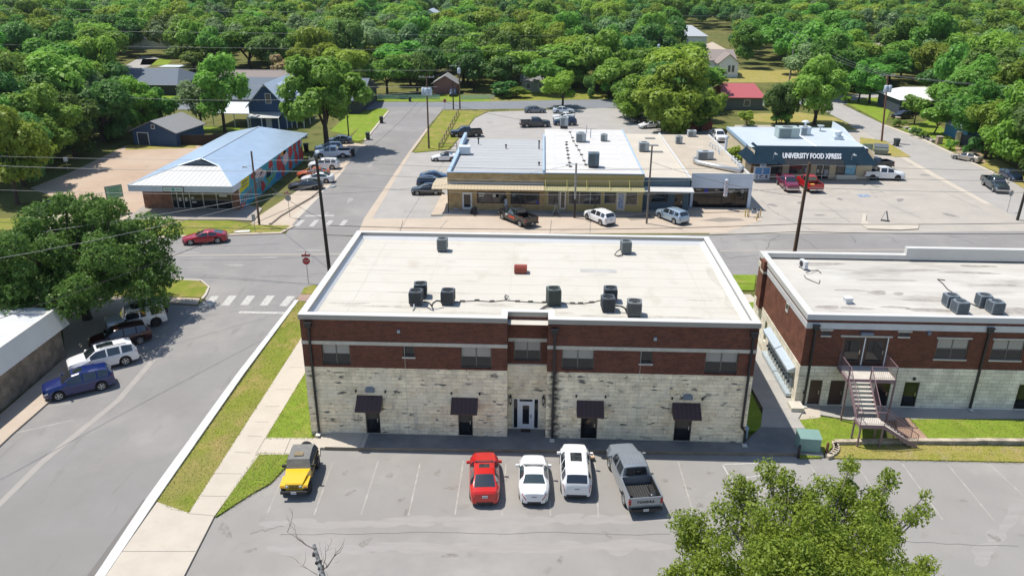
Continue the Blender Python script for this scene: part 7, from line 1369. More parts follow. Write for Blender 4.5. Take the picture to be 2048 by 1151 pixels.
kk = thing('kayak', 'small bright yellow kayak leaning by the navy house porch', 'kayak', G(606, 276), R(60)); b = MB(); b.tube([(-1.3, 0, .5), (-.9, 0, .42), (0, 0, .40), (.9, 0, .45), (1.3, 0, .55)], [.03, .26, .36, .26, .03], 10, mat('kayak_yellow', (.62, .66, .05), .4)); b.build('hull', kk); b = MB(); b.obox((0, 0, .74), (.7, .36, .05), 0, blackm); b.build('cockpit', kk); b = MB(); b.box(-.6, -.5, -.4, .4, 0, .3, blackm); b.box(.5, .6, -.4, .4, 0, .3, blackm); b.build('rack', kk)
tag((lambda: (lambda b: (b.tube([G(640, 380, .1), G(620, 396, .1), G(560, 432, .1), G(540, 448, .1)], .16, 6, tanconcrete), b.build('kerb_edge'))[1])(MB()))(), 'raised tan kerb curving along the painted-wall apron', 'kerb')
tag((lambda b: (b.obox(G(484, 463, .12), (1.8, .7, .12), .2, mat('pale_slab', (.62, .60, .55), .9)), b.build('paving_slab'))[1])(MB()), 'pale slab lying in the grass before the mural building', 'slab')
tag((lambda b: (b.obox(G(1180, 912, .24), (.5, .45, .14), .2, mat('tan_block', (.55, .40, .26), .9)), b.build('concrete_block'))[1])(MB()), 'tan block on the walkway kerb right of the white SUV', 'block')
for p, lab in (((1484, 858), 'pale blue box at the foot of the central building right corner'),): v = G(*p); b = MB(); b.box(28.95, 29.25, .55, .95, .2, .95, mat('box_blue', (.30, .40, .52), .6)); b.box(28.93, 29.28, .52, .98, .95, 1.0, mat('box_blue', (.30, .40, .52), .6)); tag(b.build('meter_box'), lab, 'meter box')
b = MB(); v = G(88, 606, 3.9); b.obox((v.x, v.y + .3, 4.4), (.7, .6, .9), .2, mat('unit_dark', (.05, .055, .06), .6)); b.obox((v.x, v.y + .3, 4.9), (.76, .66, .08), .2, MATS['unit_dark']); tag(b.build('roof_unit'), 'dark box unit at the back corner of the left building roof', 'roof unit')
# ---------------------------------------------------------------- houses
def gable(name, label, x0, x1, y0, y1, z, h, axis, wallm, roofm, cat='house', rz=0.0, ov=.5, wins=(), hip=0.0, loc=None, doors=()):
    """house round a local origin: axis 'x' = ridge along x."""
    cx, cy = (x0 + x1) / 2, (y0 + y1) / 2; t = thing(name, label, cat, (cx, cy, 0), rz); a, c = (x1 - x0) / 2, (y1 - y0) / 2
    b = MB(); b.wall((-a, -c), (a, -c), 0, z, [], wallm); b.wall((a, -c), (a, c), 0, z, [], wallm); b.wall((a, c), (-a, c), 0, z, [], wallm); b.wall((-a, c), (-a, -c), 0, z, [], wallm)
    if not hip:
        if axis == 'x': [b.face([(s * a, -c, z), (s * a, c, z), (s * a, 0, z + h)], wallm) for s in (-1, 1)]
        else: [b.face([(-a, s * c, z), (a, s * c, z), (0, s * c, z + h)], wallm) for s in (-1, 1)]
    b.build('wall', t); b = MB(); k = h / (c if axis == 'x' else a) * ov; th = V((0, 0, -.14)); zo = .05
    if axis == 'x': e = [(-a - ov, -c - ov, z - k + zo), (a + ov, -c - ov, z - k + zo), (a + ov - hip, 0, z + h + zo), (-a - ov + hip, 0, z + h + zo), (-a - ov, c + ov, z - k + zo), (a + ov, c + ov, z - k + zo)]; b.extrude([e[0], e[1], e[2], e[3]], th, roofm); b.extrude([e[5], e[4], e[3], e[2]], th, roofm); ends = ([e[1], e[5], e[2]], [e[4], e[0], e[3]])
    else: e = [(-a - ov, -c - ov, z - k + zo), (-a - ov, c + ov, z - k + zo), (0, c + ov - hip, z + h + zo), (0, -c - ov + hip, z + h + zo), (a + ov, -c - ov, z - k + zo), (a + ov, c + ov, z - k + zo)]; b.extrude([e[1], e[0], e[3], e[2]], th, roofm); b.extrude([e[4], e[5], e[2], e[3]], th, roofm); ends = ([e[0], e[4], e[3]], [e[5], e[1], e[2]])
    if hip: [b.face(q, roofm) for q in ends]
    b.build('roof', t)
    for (wx, zz, ww, hh) in wins:
        b = MB(); b.box(wx - ww / 2 - .1, wx + ww / 2 + .1, -c - .05, -c - .003, zz - .1, zz + hh + .1, whitepaint); f = b.build('window', t); b = MB(); b.box(wx - ww / 2, wx + ww / 2, -c - .06, -c - .051, zz, zz + hh, mat('house_glass', (.10, .11, .11), .2)); b.build('pane', f)
    for (wx, ww, hh) in doors: b = MB(); b.box(wx - ww / 2, wx + ww / 2, -c - .05, -c - .003, .05, hh, mat('garage_door', (.035, .05, .075), .7)); f = b.build('door', t); b = MB(); b.box(wx - ww / 2 - .12, wx - ww / 2, -c - .07, -c - .003, 0, hh + .12, whitepaint); b.box(wx + ww / 2, wx + ww / 2 + .12, -c - .07, -c - .003, 0, hh + .12, whitepaint); b.box(wx - ww / 2, wx + ww / 2, -c - .07, -c - .003, hh, hh + .12, whitepaint); b.build('frame', f)
    return t
navyw = mat('navy_siding', (.040, .090, .20), .7, var=.3, scale=1.5); shing = mat('grey_shingle', (.25, .255, .26), .9, var=.6, scale=3, col2=(.19, .195, .2)); shingb = mat('blue_grey_shingle', (.135, .165, .205), .9, var=.6, scale=3, col2=(.10, .125, .16)); shingt = mat('tan_shingle', (.27, .23, .21), .9, var=.6, scale=3, col2=(.21, .18, .165)); metalr = ribmat('house_metal_roof', (.52, .60, .68), 1, .5, .4, .2, dark=.85); whitew = mat('white_siding', (.82, .85, .88), .7, var=.2, scale=2); redroof = mat('red_metal_roof', (.42, .10, .11), .5, var=.3, scale=2, col2=(.33, .08, .09)); darkw = mat('dark_wall', (.05, .055, .06), .8)
nh = gable('navy_house', 'tall navy house with steep pale metal roof and porches behind the mural building', -41.5, -34.3, 106.5, 121, 4.6, 3.9, 'y', navyw, metalr, wins=[(.4, 4.9, .95, 1.7)], ov=.55)
b = MB(); b.extrude([(1.0, -3.5, 8.0), (4.6, -3.5, 5.6), (4.6, -3.5, 5.45), (1.0, -3.5, 7.8)], (0, 5.5, 0), metalr); b.box(1.2, 4.2, -3.4, 1.9, 5.0, 6.0, navyw); b.build('dormer', nh)
b = MB(); b.extrude([(-3.4, -9.6, 2.45), (-3.4, -7.26, 3.2), (-3.4, -7.26, 3.1), (-3.4, -9.6, 2.35)], (6.2, 0, 0), ribmat('porch_roof', (.50, .52, .52), 0, .5, .4, .2, dark=.8)); pr = b.build('porch_roof', nh)
for x in (-3.3, -.6, 2.7): boxpart('post', nh, (x - .08, x + .08, -9.5, -9.34, 0, 2.4), whitepaint)
b = MB(); b.box(-.5, .6, -7.31, -7.253, 0, 2.1, whitepaint); b.build('door', nh); b = MB()
for x in (-3.63, 3.55): b.box(x, x + .1, -7.32, -7.24, 0, 4.6, whitepaint)
b.build('corner_trim', nh)
b = MB(); b.extrude([(-11.5, -6.8, 2.75), (-3.7, -6.8, 2.75), (-3.7, 3, 3.4), (-11.5, 3, 3.4)], (0, 0, -.1), mat('white_metal_roof_plain', (.70, .74, .78), .4)); b.build('side_porch_roof', nh)
for x in (-11.2, -9, -7, -4.2): boxpart('post', nh, (x - .07, x + .07, -6.6, -6.46, 0, 2.7), whitepaint)
b = MB(); b.extrude([(3.7, -6.5, 2.5), (6.8, -6.5, 2.35), (6.8, 4, 2.35), (3.7, 4, 2.5)], (0, 0, -.1), metalr); b.build('side_porch_roof', nh)
for x, y in ((6.6, -6.3), (5.2, -6.3), (4.2, -6.3), (6.6, -2), (6.6, 2)): boxpart('post', nh, (x - .06, x + .06, y, y + .12, 0, 2.4), whitepaint)
ga = gable('garage', 'dark navy garage with a grey shingle gable roof beside the gravel lot', -56.2, -47.8, 89.8, 98.5, 2.55, 1.75, 'y', navyw, shing, cat='garage', rz=R(-9), doors=[(-2.2, 2.0, 2.1)], wins=[(.05, 3.0, .5, .55)], ov=.45)
gable('long_house', 'long low house with blue-grey shingle roof directly behind the navy house', -53, -24, 124, 143, 3.0, 3.2, 'x', darkw, shingb, ov=.6)
gable('grey_roofed_house', 'low house with grey-brown shingle roof behind the long blue-grey roof', -63, -40, 145, 157, 3.0, 2.6, 'x', darkw, shingt, ov=.6)
gable('grey_roofed_house', 'wide low house with slate-blue shingle roof among trees at the upper left', -94, -74, 147, 163, 2.7, 2.7, 'x', darkw, shingb, ov=.7, hip=3)
hx_ = thing('carport', 'small pale metal carport beyond the slate-blue roofed house', 'carport', (-90.8, 182.9, 0), 0); b = MB(); b.box(-3, 3, -2.5, 2.5, 2.6, 2.75, mat('pale_metal', (.55, .62, .68), .5)); b.build('roof', hx_)
for x in (-2.8, 2.7): [boxpart('post', hx_, (x, x + .1, y, y + .1, 0, 2.6), mat('yellow_post', (.5, .42, .05), .7)) for y in (-2.4, 2.3)]
gable('red_roofed_house', 'small house with faded red metal roof behind the food store', 55.0, 64.4, 134.5, 145, 2.9, 2.2, 'x', mat('grey_green_wall', (.13, .15, .145), .8), redroof, hip=1.5, wins=[(1.2, .9, 1.2, 1.2)])
wh = gable('white_house', 'white gabled house with grey-tan shingle roof among the trees', 60.0, 71.8, 196, 208, 4.4, 2.4, 'x', whitew, shingt); 
wg_ = gable('x', 'x', 66.0, 71.6, 190.5, 197, 4.3, 2.3, 'y', whitew, shingt, wins=[(.2, 1.6, .7, 1.8), (1.3, 1.6, .7, 1.8)])
for o in list(wg_.children): o.parent = wh; o.location = (wg_.location.x - wh.location.x, wg_.location.y - wh.location.y, .02)
bpy.data.objects.remove(wg_)
gable('white_house', 'white house with pale hip roof far behind the gabled white one', 62, 76, 262, 274, 6.2, 3.2, 'x', whitew, mat('pale_shingle', (.42, .45, .48), .8), hip=5.5, wins=[(-3, 2.4, 1.6, 2.2)])
gable('grey_roofed_house', 'far house with blue-grey gable roof above the treetops at the upper centre', -47, -29, 338, 354, 6.0, 5.0, 'y', whitew, mat('pale_blue_roof', (.36, .42, .5), .8))
gable('grey_roofed_house', 'cottage with pale brown hip roof hidden in trees at the upper right', 112, 124, 210, 222, 3.6, 4.2, 'x', darkw, mat('brown_pale_shingle', (.42, .36, .30), .9), hip=3)
gable('white_roofed_house', 'low house with white metal roof behind small trees by the diagonal street', 93, 106, 131, 143, 3.2, 1.8, 'x', mat('dark_blue_wall', (.04, .055, .08), .8), mat('white_tin', (.66, .66, .62), .5), hip=3)
_v = G(292, 76, 4); FH = (_v.x - 8, _v.x + 8, _v.y, _v.y + 12)
gable('far_house', 'far house with pale grey roof showing in the trees at the upper left', *FH, 4, 3, 'x', whitew, mat('pale_shingle2', (.4, .42, .45), .8))
for (px, py, w_, d_, lab, mm, ww) in ((135, 50, 16, 12, 'small grey-roofed house in a clearing at the far upper left', shing, whitew), (632, 28, 18, 13, 'pale-roofed house in a far clearing above the reddish tree', metalr, whitew), (1000, 36, 14, 11, 'brown-roofed house in a far clearing at the upper centre', shingt, whitew), (460, 46, 15, 11, 'blue-grey roofed house in the trees beyond the grey-brown roofs', shingb, whitew), (1180, 76, 12, 10, 'grey-roofed house in a clearing behind the lone far-road tree', shing, darkw), (188, 36, 15, 11, 'tan-roofed house in the farthest clearing at the upper left', shingt, whitew)):
    v = G(px, py, 4); gable('clearing_house', lab, v.x - w_ / 2, v.x + w_ / 2, v.y, v.y + d_, 3.4, 2.6, 'x', ww, mm)
gable('blue_shed', 'bright blue shed half hidden by trees on the right', 92.5, 95.5, 100.5, 109, 2.6, .8, 'y', mat('shed_blue', (.06, .22, .42), .7), metalr, cat='shed')
gable('cottage', 'small cottage with reddish gable behind the poles at the far end of the side street', -12, -6, 154, 160, 2.6, 1.8, 'y', mat('rose_wall', (.32, .15, .12), .8), shing)
gable('pale_house', 'pale-walled house behind the hedge beyond the far road', 10, 16.5, 158, 166, 3.0, 2.4, 'x', mat('sage_wall', (.30, .33, .27), .8), shing, wins=[(-1.6, .9, 1, 1.3), (1.6, .9, 1, 1.3)])
def picket(label, a, c, col, h=1.0, group=None):
    a, c = G(*a), G(*c); t = thing('picket_fence', label, 'fence', a, math.atan2(c.y - a.y, c.x - a.x)); L = (c - a).length; m = mat('fence_%d' % int(col[0] * 1000), col, .8, var=.3, scale=2); b = MB(); n = int(L / .28)
    for k in range(n): x = k * L / n; b.box(x, x + .16, 0, .03, 0, h + .06 * (k % 2), m)
    b.build('picket_panel', t); b = MB(); b.box(0, L, .032, .08, .25, .33, m); b.box(0, L, .032, .08, h - .3, h - .22, m); b.build('rail', t)
picket('pale green-blue picket fence along the far road, left of the poles', (752, 198), (880, 198), (.42, .58, .58)); picket('pale blue picket fence along the far road, right of the poles', (922, 199), (990, 198), (.50, .60, .68))
b = MB(); a, c = G(352, 290), G(450, 290); b.obox(((a.x + c.x) / 2, (a.y + c.y) / 2, .9), ((c - a).length, .08, 1.8), math.atan2(c.y - a.y, c.x - a.x), mat('dark_fence', (.045, .032, .025), .9, var=.6, scale=3)); tag(b.build('board_fence'), 'dark board fence between the garage and the mural building', 'fence')
b = MB(); a, c = G(1322, 264), G(1425, 262); b.obox(((a.x + c.x) / 2, (a.y + c.y) / 2 + .6, .9), ((c - a).length, .08, 1.8), math.atan2(c.y - a.y, c.x - a.x), mat('red_fence', (.23, .07, .04), .9, var=.6, scale=3)); tag(b.build('board_fence'), 'red-brown board fence under the big right-hand trees', 'fence')
gw = thing('gate', 'dark sliding gate between tan piers across the diagonal street', 'gate', G(1920, 290), R(-38)); b = MB(); b.box(0, 5.5, -.04, .04, .1, 1.9, mat('gate_slate', (.07, .085, .11), .6)); b.build('panel', gw)
for x in (-.5, 5.9): boxpart('pier', gw, (x - .45, x + .45, -.45, .45, 0, 2.3), mat('tan_pier', (.50, .41, .26), .85))
v = G(1877, 288); tag((lambda b: (b.box(v.x - .45, v.x + .45, v.y - .4, v.y + .4, 0, 1.3, mat('brick_pier', (.42, .32, .24), .9, var=.5, scale=3)), b.box(v.x - .52, v.x + .52, v.y - .47, v.y + .47, 1.3, 1.42, tanconcrete), b.build('mailbox_pier'))[2])(MB()), 'squat tan brick mailbox pier beside the diagonal street', 'mailbox')
v = G(1794, 247); tag((lambda b: (b.box(v.x - .4, v.x + .4, v.y - .4, v.y + .4, 0, 1.2, MATS['brick_pier']), b.box(v.x - .46, v.x + .46, v.y - .46, v.y + .46, 1.2, 1.3, tanconcrete), b.build('mailbox_pier'))[2])(MB()), 'stone pier at the driveway with the black SUV', 'pier')
b = MB()
for k in range(7): v = G(1812 + k * 9, 259 + k * 4.2); b.obox((v.x, v.y, .25), (1.1, .7, .55), .4 + k, mat('garden_rock', (.50, .46, .40), .9, var=.6, scale=2))
tag(b.build('garden_wall'), 'low pale stone garden wall along the diagonal street', 'garden wall')
# ================================================================ TREES
def leafmat(name, c, c2, trans=.5, hv=.12):
    m = bpy.data.materials.new(name); m.use_nodes = True; n = m.node_tree.nodes; l = m.node_tree.links; n.remove(n['Principled BSDF']); out = n['Material Output']
    tc = n.new('ShaderNodeTexCoord'); nz = n.new('ShaderNodeTexNoise'); nz.inputs['Scale'].default_value = .9; nz.inputs['Detail'].default_value = 6; nz.inputs['Roughness'].default_value = .8; l.new(tc.outputs['Object'], nz.inputs['Vector'])
    rp = n.new('ShaderNodeMapRange'); rp.inputs['From Min'].default_value = .36; rp.inputs['From Max'].default_value = .64; l.new(nz.outputs[0], rp.inputs[0])
    mx = n.new('ShaderNodeMix'); mx.data_type = 'RGBA'; mx.inputs[6].default_value = (*c, 1); mx.inputs[7].default_value = (*c2, 1); l.new(rp.outputs[0], mx.inputs[0])
    oi = n.new('ShaderNodeObjectInfo'); hs = n.new('ShaderNodeHueSaturation'); l.new(mx.outputs[2], hs.inputs['Color'])
    a = n.new('ShaderNodeMapRange'); a.inputs['To Min'].default_value = .5 - .020; a.inputs['To Max'].default_value = .5 + .032; l.new(oi.outputs['Random'], a.inputs[0]); l.new(a.outputs[0], hs.inputs['Hue'])
    w_ = n.new('ShaderNodeMath'); w_.operation = 'MULTIPLY'; w_.inputs[1].default_value = 7.31; l.new(oi.outputs['Random'], w_.inputs[0]); fr = n.new('ShaderNodeMath'); fr.operation = 'FRACT'; l.new(w_.outputs[0], fr.inputs[0])
    v = n.new('ShaderNodeMapRange'); v.inputs['To Min'].default_value = 1 - hv * 2.4; v.inputs['To Max'].default_value = 1 + hv * 2.6; l.new(fr.outputs[0], v.inputs[0]); l.new(v.outputs[0], hs.inputs['Value'])
    df = n.new('ShaderNodeBsdfDiffuse'); tr_ = n.new('ShaderNodeBsdfTranslucent'); gl = n.new('ShaderNodeBsdfGlossy'); gl.inputs['Roughness'].default_value = .45
    l.new(hs.outputs[0], df.inputs[0]); l.new(hs.outputs[0], tr_.inputs[0]); gl.inputs[0].default_value = (.5, .55, .45, 1)
    m1 = n.new('ShaderNodeMixShader'); m1.inputs[0].default_value = trans; l.new(df.outputs[0], m1.inputs[1]); l.new(tr_.outputs[0], m1.inputs[2])
    m2 = n.new('ShaderNodeMixShader'); m2.inputs[0].default_value = .03; l.new(m1.outputs[0], m2.inputs[1]); l.new(gl.outputs[0], m2.inputs[2]); l.new(m2.outputs[0], out.inputs[0]); return m
LM = {'mid': leafmat('leaf_mid', (0.254, 0.443, 0.073), (0.147, 0.301, 0.053)), 'yel': leafmat('leaf_yellow_green', (0.335, 0.467, 0.066), (0.207, 0.335, 0.051)), 'dark': leafmat('leaf_dark', (0.171, 0.325, 0.078), (0.106, 0.218, 0.059)), 'oak': leafmat('leaf_oak', (0.175, 0.262, 0.055), (0.106, 0.179, 0.041)), 'red': leafmat('leaf_reddish', (0.437, 0.295, 0.189), (0.260, 0.248, 0.106)), 'fg': leafmat('leaf_pecan', (0.273, 0.391, 0.050), (0.134, 0.233, 0.032), .45, .0), 'grey': leafmat('leaf_grey_green', (0.283, 0.401, 0.183), (0.165, 0.266, 0.112))}
bark = mat('bark', (.075, .055, .042), .95, var=.6, scale=6, col2=(.04, .03, .025), stretch=(2, 2, .4)); barkg = mat('bark_grey', (.17, .15, .135), .95, var=.6, scale=6, col2=(.09, .08, .07), stretch=(2, 2, .4))
def quads(name, cen, nrm, size, mats, asp=.62, seed=0, mi=None):
    r = np.random.default_rng(seed); n = len(cen); nrm = nrm / np.linalg.norm(nrm, axis=1, keepdims=True); q = r.normal(size=(n, 3)); a = np.cross(nrm, q); a /= np.linalg.norm(a, axis=1, keepdims=True) + 1e-9; b_ = np.cross(nrm, a)
    s = size[:, None]; bend = nrm * s * .18; vs = np.stack([cen + a * s - bend, cen + b_ * s * asp, cen - a * s - bend, cen - b_ * s * asp], 1).reshape(-1, 3).astype(np.float32)
    me = bpy.data.meshes.new(name); me.vertices.add(4 * n); me.vertices.foreach_set('co', vs.ravel()); me.loops.add(4 * n); me.loops.foreach_set('vertex_index', np.arange(4 * n, dtype=np.int32)); me.polygons.add(n); me.polygons.foreach_set('loop_start', np.arange(0, 4 * n, 4, dtype=np.int32)); me.polygons.foreach_set('loop_total', np.full(n, 4, dtype=np.int32))
    for m in mats: me.materials.append(m)
    if mi is not None: me.polygons.foreach_set('material_index', mi.astype(np.int32))
    me.update(calc_edges=True); me.validate(); return me
def blobs(seed, rx, ry, rz, zc, nb, br=(.28, .46), top=.15, fill=.9):
    r = np.random.default_rng(seed); d = r.normal(size=(nb, 3)); d[:, 2] = d[:, 2] * .8 + top; d /= np.linalg.norm(d, axis=1, keepdims=True); q = r.uniform(.35, fill, size=(nb, 1)); R_ = np.array([rx, ry, rz]); c = d * q * R_ + np.array([0, 0, zc])
    return c, r.uniform(*br, size=nb) * (rx * ry * rz) ** (1 / 3)
def crown(name, seed, c, br, n, ls, m, up=.25, squash=.8, rough=.34, fluff=0):
    r = np.random.default_rng(seed + 99); wgt = br ** 2 / (br ** 2).sum(); k = r.choice(len(c), n, p=wgt); d = r.normal(size=(n, 3)); d[:, 2] += up; d /= np.linalg.norm(d, axis=1, keepdims=True)
    rad = br[k] * ((.62 + .45 * r.random(n) ** .7) if not fluff else 1.45 * r.random(n) ** .45); rad *= 1 + .22 * np.sin(d[:, 0] * 7 + k) * np.cos(d[:, 1] * 6 + k * 1.3); p = c[k] + d * rad[:, None] * np.array([1, 1, squash])
    keep = np.ones(n, bool)
    for i in range(len(c)):
        q = np.linalg.norm((p - c[i]) / np.array([1, 1, squash]), axis=1) < br[i] * .62; keep &= ~(q & (k != i) & (r.random(n) < .85))
    p, d = p[keep], d[keep]; nn = d + r.normal(size=d.shape) * rough + np.array([0, 0, .55]); return quads(name, p, nn, ls * (.45 + 1.1 * r.random(len(p)) ** 1.5), [m], seed=seed)
def limbs(c, zt, r0, m, seed=0, k=7, base=(0, 0, 0)):
    rg = random.Random(seed); b = MB(); fork = Vector((rg.uniform(-.2, .2), rg.uniform(-.2, .2), zt)); b0 = Vector(base)
    b.tube([b0 + Vector((0, 0, -.1)), b0 + Vector((0, 0, .25)), b0 + (fork - b0) * .5, fork], [r0 * 1.35, r0, r0 * .88, r0 * .8], 9, m)
    for i in sorted(range(len(c)), key=lambda j: -np.linalg.norm(c[j]))[:k]:
        e = Vector(c[i]); mid = fork + (e - fork) * .5 + Vector((rg.uniform(-.4, .4), rg.uniform(-.4, .4), rg.uniform(-.1, .5))); b.tube([fork - Vector((0, 0, .2)), mid, e], [r0 * .5, r0 * .3, r0 * .1], 6, m)
    return b
class Proto:
    def __init__(s, seed, rx, ry, rz, zc, nb, n, ls, mk, zt, r0=.28, br=(.28, .46), top=.15, bm=None, up=.25):
        c, b_ = blobs(seed, rx, ry, rz, zc, nb, br, top); s.cm = crown('crown', seed, c, b_, n, ls, LM[mk], up); tb_ = limbs(c, zt, r0, bm or bark, seed); o = tb_.build('trunk'); s.tm = o.data; bpy.data.objects.remove(o); s.h = float((c[:, 2] + b_ * .85).max()); s.rx = rx * 1.05; s.first = None
    def place(s, name, label, cat, x, y, h, wd=None, rz=0.0, group=None, z=0.0):
        t = thing(name, label, cat, (x, y, z), rz, group); k = h / s.h; kx = k if wd is None else wd / (2 * s.rx); t.scale = (kx, kx, k)
        for nm, me in (('trunk', s.tm), ('crown', s.cm)): o = bpy.data.objects.new(nm, me); C.objects.link(o); o.parent = t
        return t
N1 = 6800
PR = [Proto(1, 4.6, 4.6, 3.6, 6.2, 15, N1, .285, 'mid', 3.0), Proto(2, 4.8, 4.3, 3.9, 6.6, 17, N1, .285, 'yel', 3.2), Proto(3, 4.4, 4.6, 3.4, 5.8, 14, N1, .27, 'dark', 2.6), Proto(4, 3.9, 4.1, 4.4, 7.0, 16, N1, .275, 'mid', 3.2, top=.3), Proto(5, 5.2, 4.8, 3.3, 5.8, 18, N1, .285, 'oak', 2.8), Proto(6, 4.2, 4.4, 4.2, 6.6, 13, N1, .275, 'yel', 3.0, br=(.3, .52)), Proto(7, 4.6, 4.8, 3.8, 6.2, 16, N1, .27, 'grey', 3.0), Proto(8, 4.9, 4.5, 3.6, 6.2, 15, N1, .285, 'dark', 2.8, br=(.3, .5))]
RED = Proto(11, 4.4, 4.4, 3.0, 5.4, 14, N1, .32, 'red', 2.6); SH = [Proto(12, 1.5, 1.5, 1.1, 1.3, 8, 1300, .18, 'mid', .5, .08), Proto(13, 1.6, 1.4, 1.0, 1.2, 8, 1300, .18, 'dark', .5, .08), Proto(14, 1.4, 1.4, 1.2, 1.4, 7, 1300, .18, 'yel', .5, .08)]
SMALL = Proto(15, 2.6, 2.6, 1.7, 3.6, 11, 2600, .24, 'mid', 1.7, .12); BIG = Proto(16, 6.4, 6.2, 5.8, 8.6, 46, 30000, .26, 'mid', 3.6, .42, br=(.2, .33)); BIG2 = Proto(17, 6.4, 6.2, 5.2, 8.0, 26, 19000, .26, 'yel', 3.6, .36, br=(.22, .36))
BU = [Proto(18, 5.6, 5.4, 5.4, 6.2, 30, 19000, .245, 'mid', 1.8, .36, br=(.22, .38)), Proto(19, 5.8, 5.4, 5.0, 5.8, 28, 19000, .245, 'yel', 1.8, .36, br=(.22, .38)), Proto(20, 5.4, 5.6, 5.2, 6.0, 28, 19000, .245, 'dark', 1.8, .36, br=(.22, .38)), Proto(22, 5.6, 5.4, 5.0, 5.9, 28, 19000, .245, 'oak', 1.8, .36, br=(.22, .38))]
rt = random.Random(21)
def tree(px, ty, wpx, p, label, name='tree', cat='tree', rz=None):
    b = G(*px); q = proj(b)[2]; h = HT(b, ty); return p.place(name, label, cat, b.x, b.y, h, wpx / FPX * q * 1.0, rz if rz is not None else rt.uniform(0, 6.28))
# oak by the left building
oc, ob = blobs(5, 8.8, 7.4, 5.0, 5.5, 180, (.115, .205), .02, 1.0)
oc = np.vstack([oc, np.array([[-3.5, -5.5, 4.2], [-1.5, -6.2, 3.6], [-5.5, -4.5, 5], [1.5, -5.6, 4.4], [-7, -3, 5.2], [-8, 0, 5.5], [-8.4, 2.5, 6], [4, -4.5, 4.4], [-2.6, -5, 3.2], [0, -5.4, 3.4]])]); ob = np.concatenate([ob, [1.3] * 10]); oc = np.vstack([oc, np.array([[-1, 2, 10.2], [1, 1, 10.0], [2.5, 3, 9.6], [-3, 1.5, 9.7], [0, 4, 9.8]])]); ob = np.concatenate([ob, [1.2, 1.1, 1.1, 1.0, 1.0]])
ok = thing('oak_tree', 'broad dark live oak spreading over the angled cars at the left', 'tree', (-25.0, 17.4, 0)); ome = crown('crown', 5, oc, ob, 125000, .13, LM['oak'], .2, .8, .8); o = bpy.data.objects.new('crown', ome); C.objects.link(o); o.parent = ok
lb_ = limbs(oc, 2.4, .42, bark, 3, 18); lb_.build('trunk', ok)
# leafy tree at the lower right
fc, fb = blobs(8, 5.5, 5.4, 3.2, 5.9, 150, (.07, .17), .2, 1.03); rq = np.random.default_rng(4); sprays = [(tuple(a), tuple(np.array(a) + (np.array(e) - np.array(a)) * .62)) for a, e in [((-4.0, 3.6, 5.6), (-4.6, 4.6, 6.4)), ((-1.6, 4.6, 6.8), (-2.0, 5.6, 8.2)), ((-.2, 4.6, 7.0), (.2, 5.8, 8.6)), ((2.6, 4.2, 6.2), (3.8, 5.6, 7.8)), ((4.0, 3.6, 5.8), (5.6, 5.0, 7.0)), ((3.2, 3.6, 6.2), (4.6, 5.2, 7.9)), ((-4.8, 1.6, 5.0), (-5.9, 2.0, 5.4)), ((4.8, 1.6, 5.0), (6.0, 2.2, 5.0)), ((1.2, 4.4, 6.6), (1.4, 5.4, 7.9))]]
ec = np.array([np.array(a) + (np.array(e) - np.array(a)) * t + rq.normal(size=3) * .34 for a, e in sprays for t in np.linspace(.1, 1, 8)]); ec2 = np.array([np.array(s_) + (np.array(e_) - np.array(s_)) * t + rq.normal(size=3) * .25 for s_, e_ in (((3.0, 3.8, 6.0), (5.6, 6.2, 7.6)), ((3.8, 3.0, 5.6), (6.8, 5.2, 7.0)), ((2.0, 4.2, 6.4), (3.6, 6.4, 8.0)), ((4.2, 2.0, 4.8), (5.8, 3.0, 5.4))) for t in np.linspace(.3, 1, 6)]); fc = np.vstack([fc, ec, ec2]); fb = np.concatenate([fb, rq.uniform(.25, .5, len(ec)), rq.uniform(.24, .42, len(ec2))])
ft = thing('pecan_tree', 'leafy light green tree in front of the car park at the lower right', 'tree', (26.6, -19.0, -.75)); fme = crown('crown', 8, fc, fb, 150000, .068, LM['fg'], .15, .9, 1.1, 1); o = bpy.data.objects.new('crown', fme); C.objects.link(o); o.parent = ft
limbs(fc, 3.0, .22, barkg, 5, 44).build('trunk', ft)
nf = np.array([[-7.2, -3.0, 2.6], [-6.0, -3.2, 2.2]])
tw = thing('sapling', 'leafy twig tops just showing at the bottom edge left of the leafy tree', 'sapling', (19.2, -22.6, 0)); me = crown('crown', 31, np.array([[0, 0, 7.6], [.9, .1, 7.5], [.4, -.3, 7.0]]), np.array([.35, .3, .6]), 700, .09, LM['fg']); o = bpy.data.objects.new('crown', me); C.objects.link(o); o.parent = tw; b = MB(); b.tube([(0, 0, 0), (.1, 0, 4), (.3, 0, 7)], [.08, .05, .02], 6, barkg); b.build('trunk', tw)
# bare broken tree at the bottom edge
dt = thing('bare_tree', 'dead bare tree with a broken lichen-grey trunk and thin twigs at the bottom edge', 'tree', (8.2, -22.0, 0)); b = MB(); O = Vector((8.2, -22.0, 0)); T = [Vector((0, 0, 0)), Vector((-.9, 1.4, 2.2)), Vector((-1.6, 2.7, 4.2)), Vector((-2.2, 3.6, 5.3)), Vector((-2.66, 4.35, 6.0))]
lich = mat('lichen_bark', (.30, .31, .30), .95, var=1, scale=7, col2=(.055, .055, .06), lo=.42, hi=.58); b.tube(T, [.20, .17, .135, .11, .07], 10, lich); rg = random.Random(9)
for k in range(14): f = rg.uniform(.35, .9); p = T[2] + (T[4] - T[2]) * f; b.obox(p + Vector((rg.uniform(-.13, .13), rg.uniform(-.13, .05), rg.uniform(-.1, .1))), (.1, .09, .12), rg.random(), mat('bark_black', (.03, .03, .035), .95), rx=rg.random())
b.build('trunk', dt); tw_ = mat('twig', (.11, .085, .07), .9); b = MB()
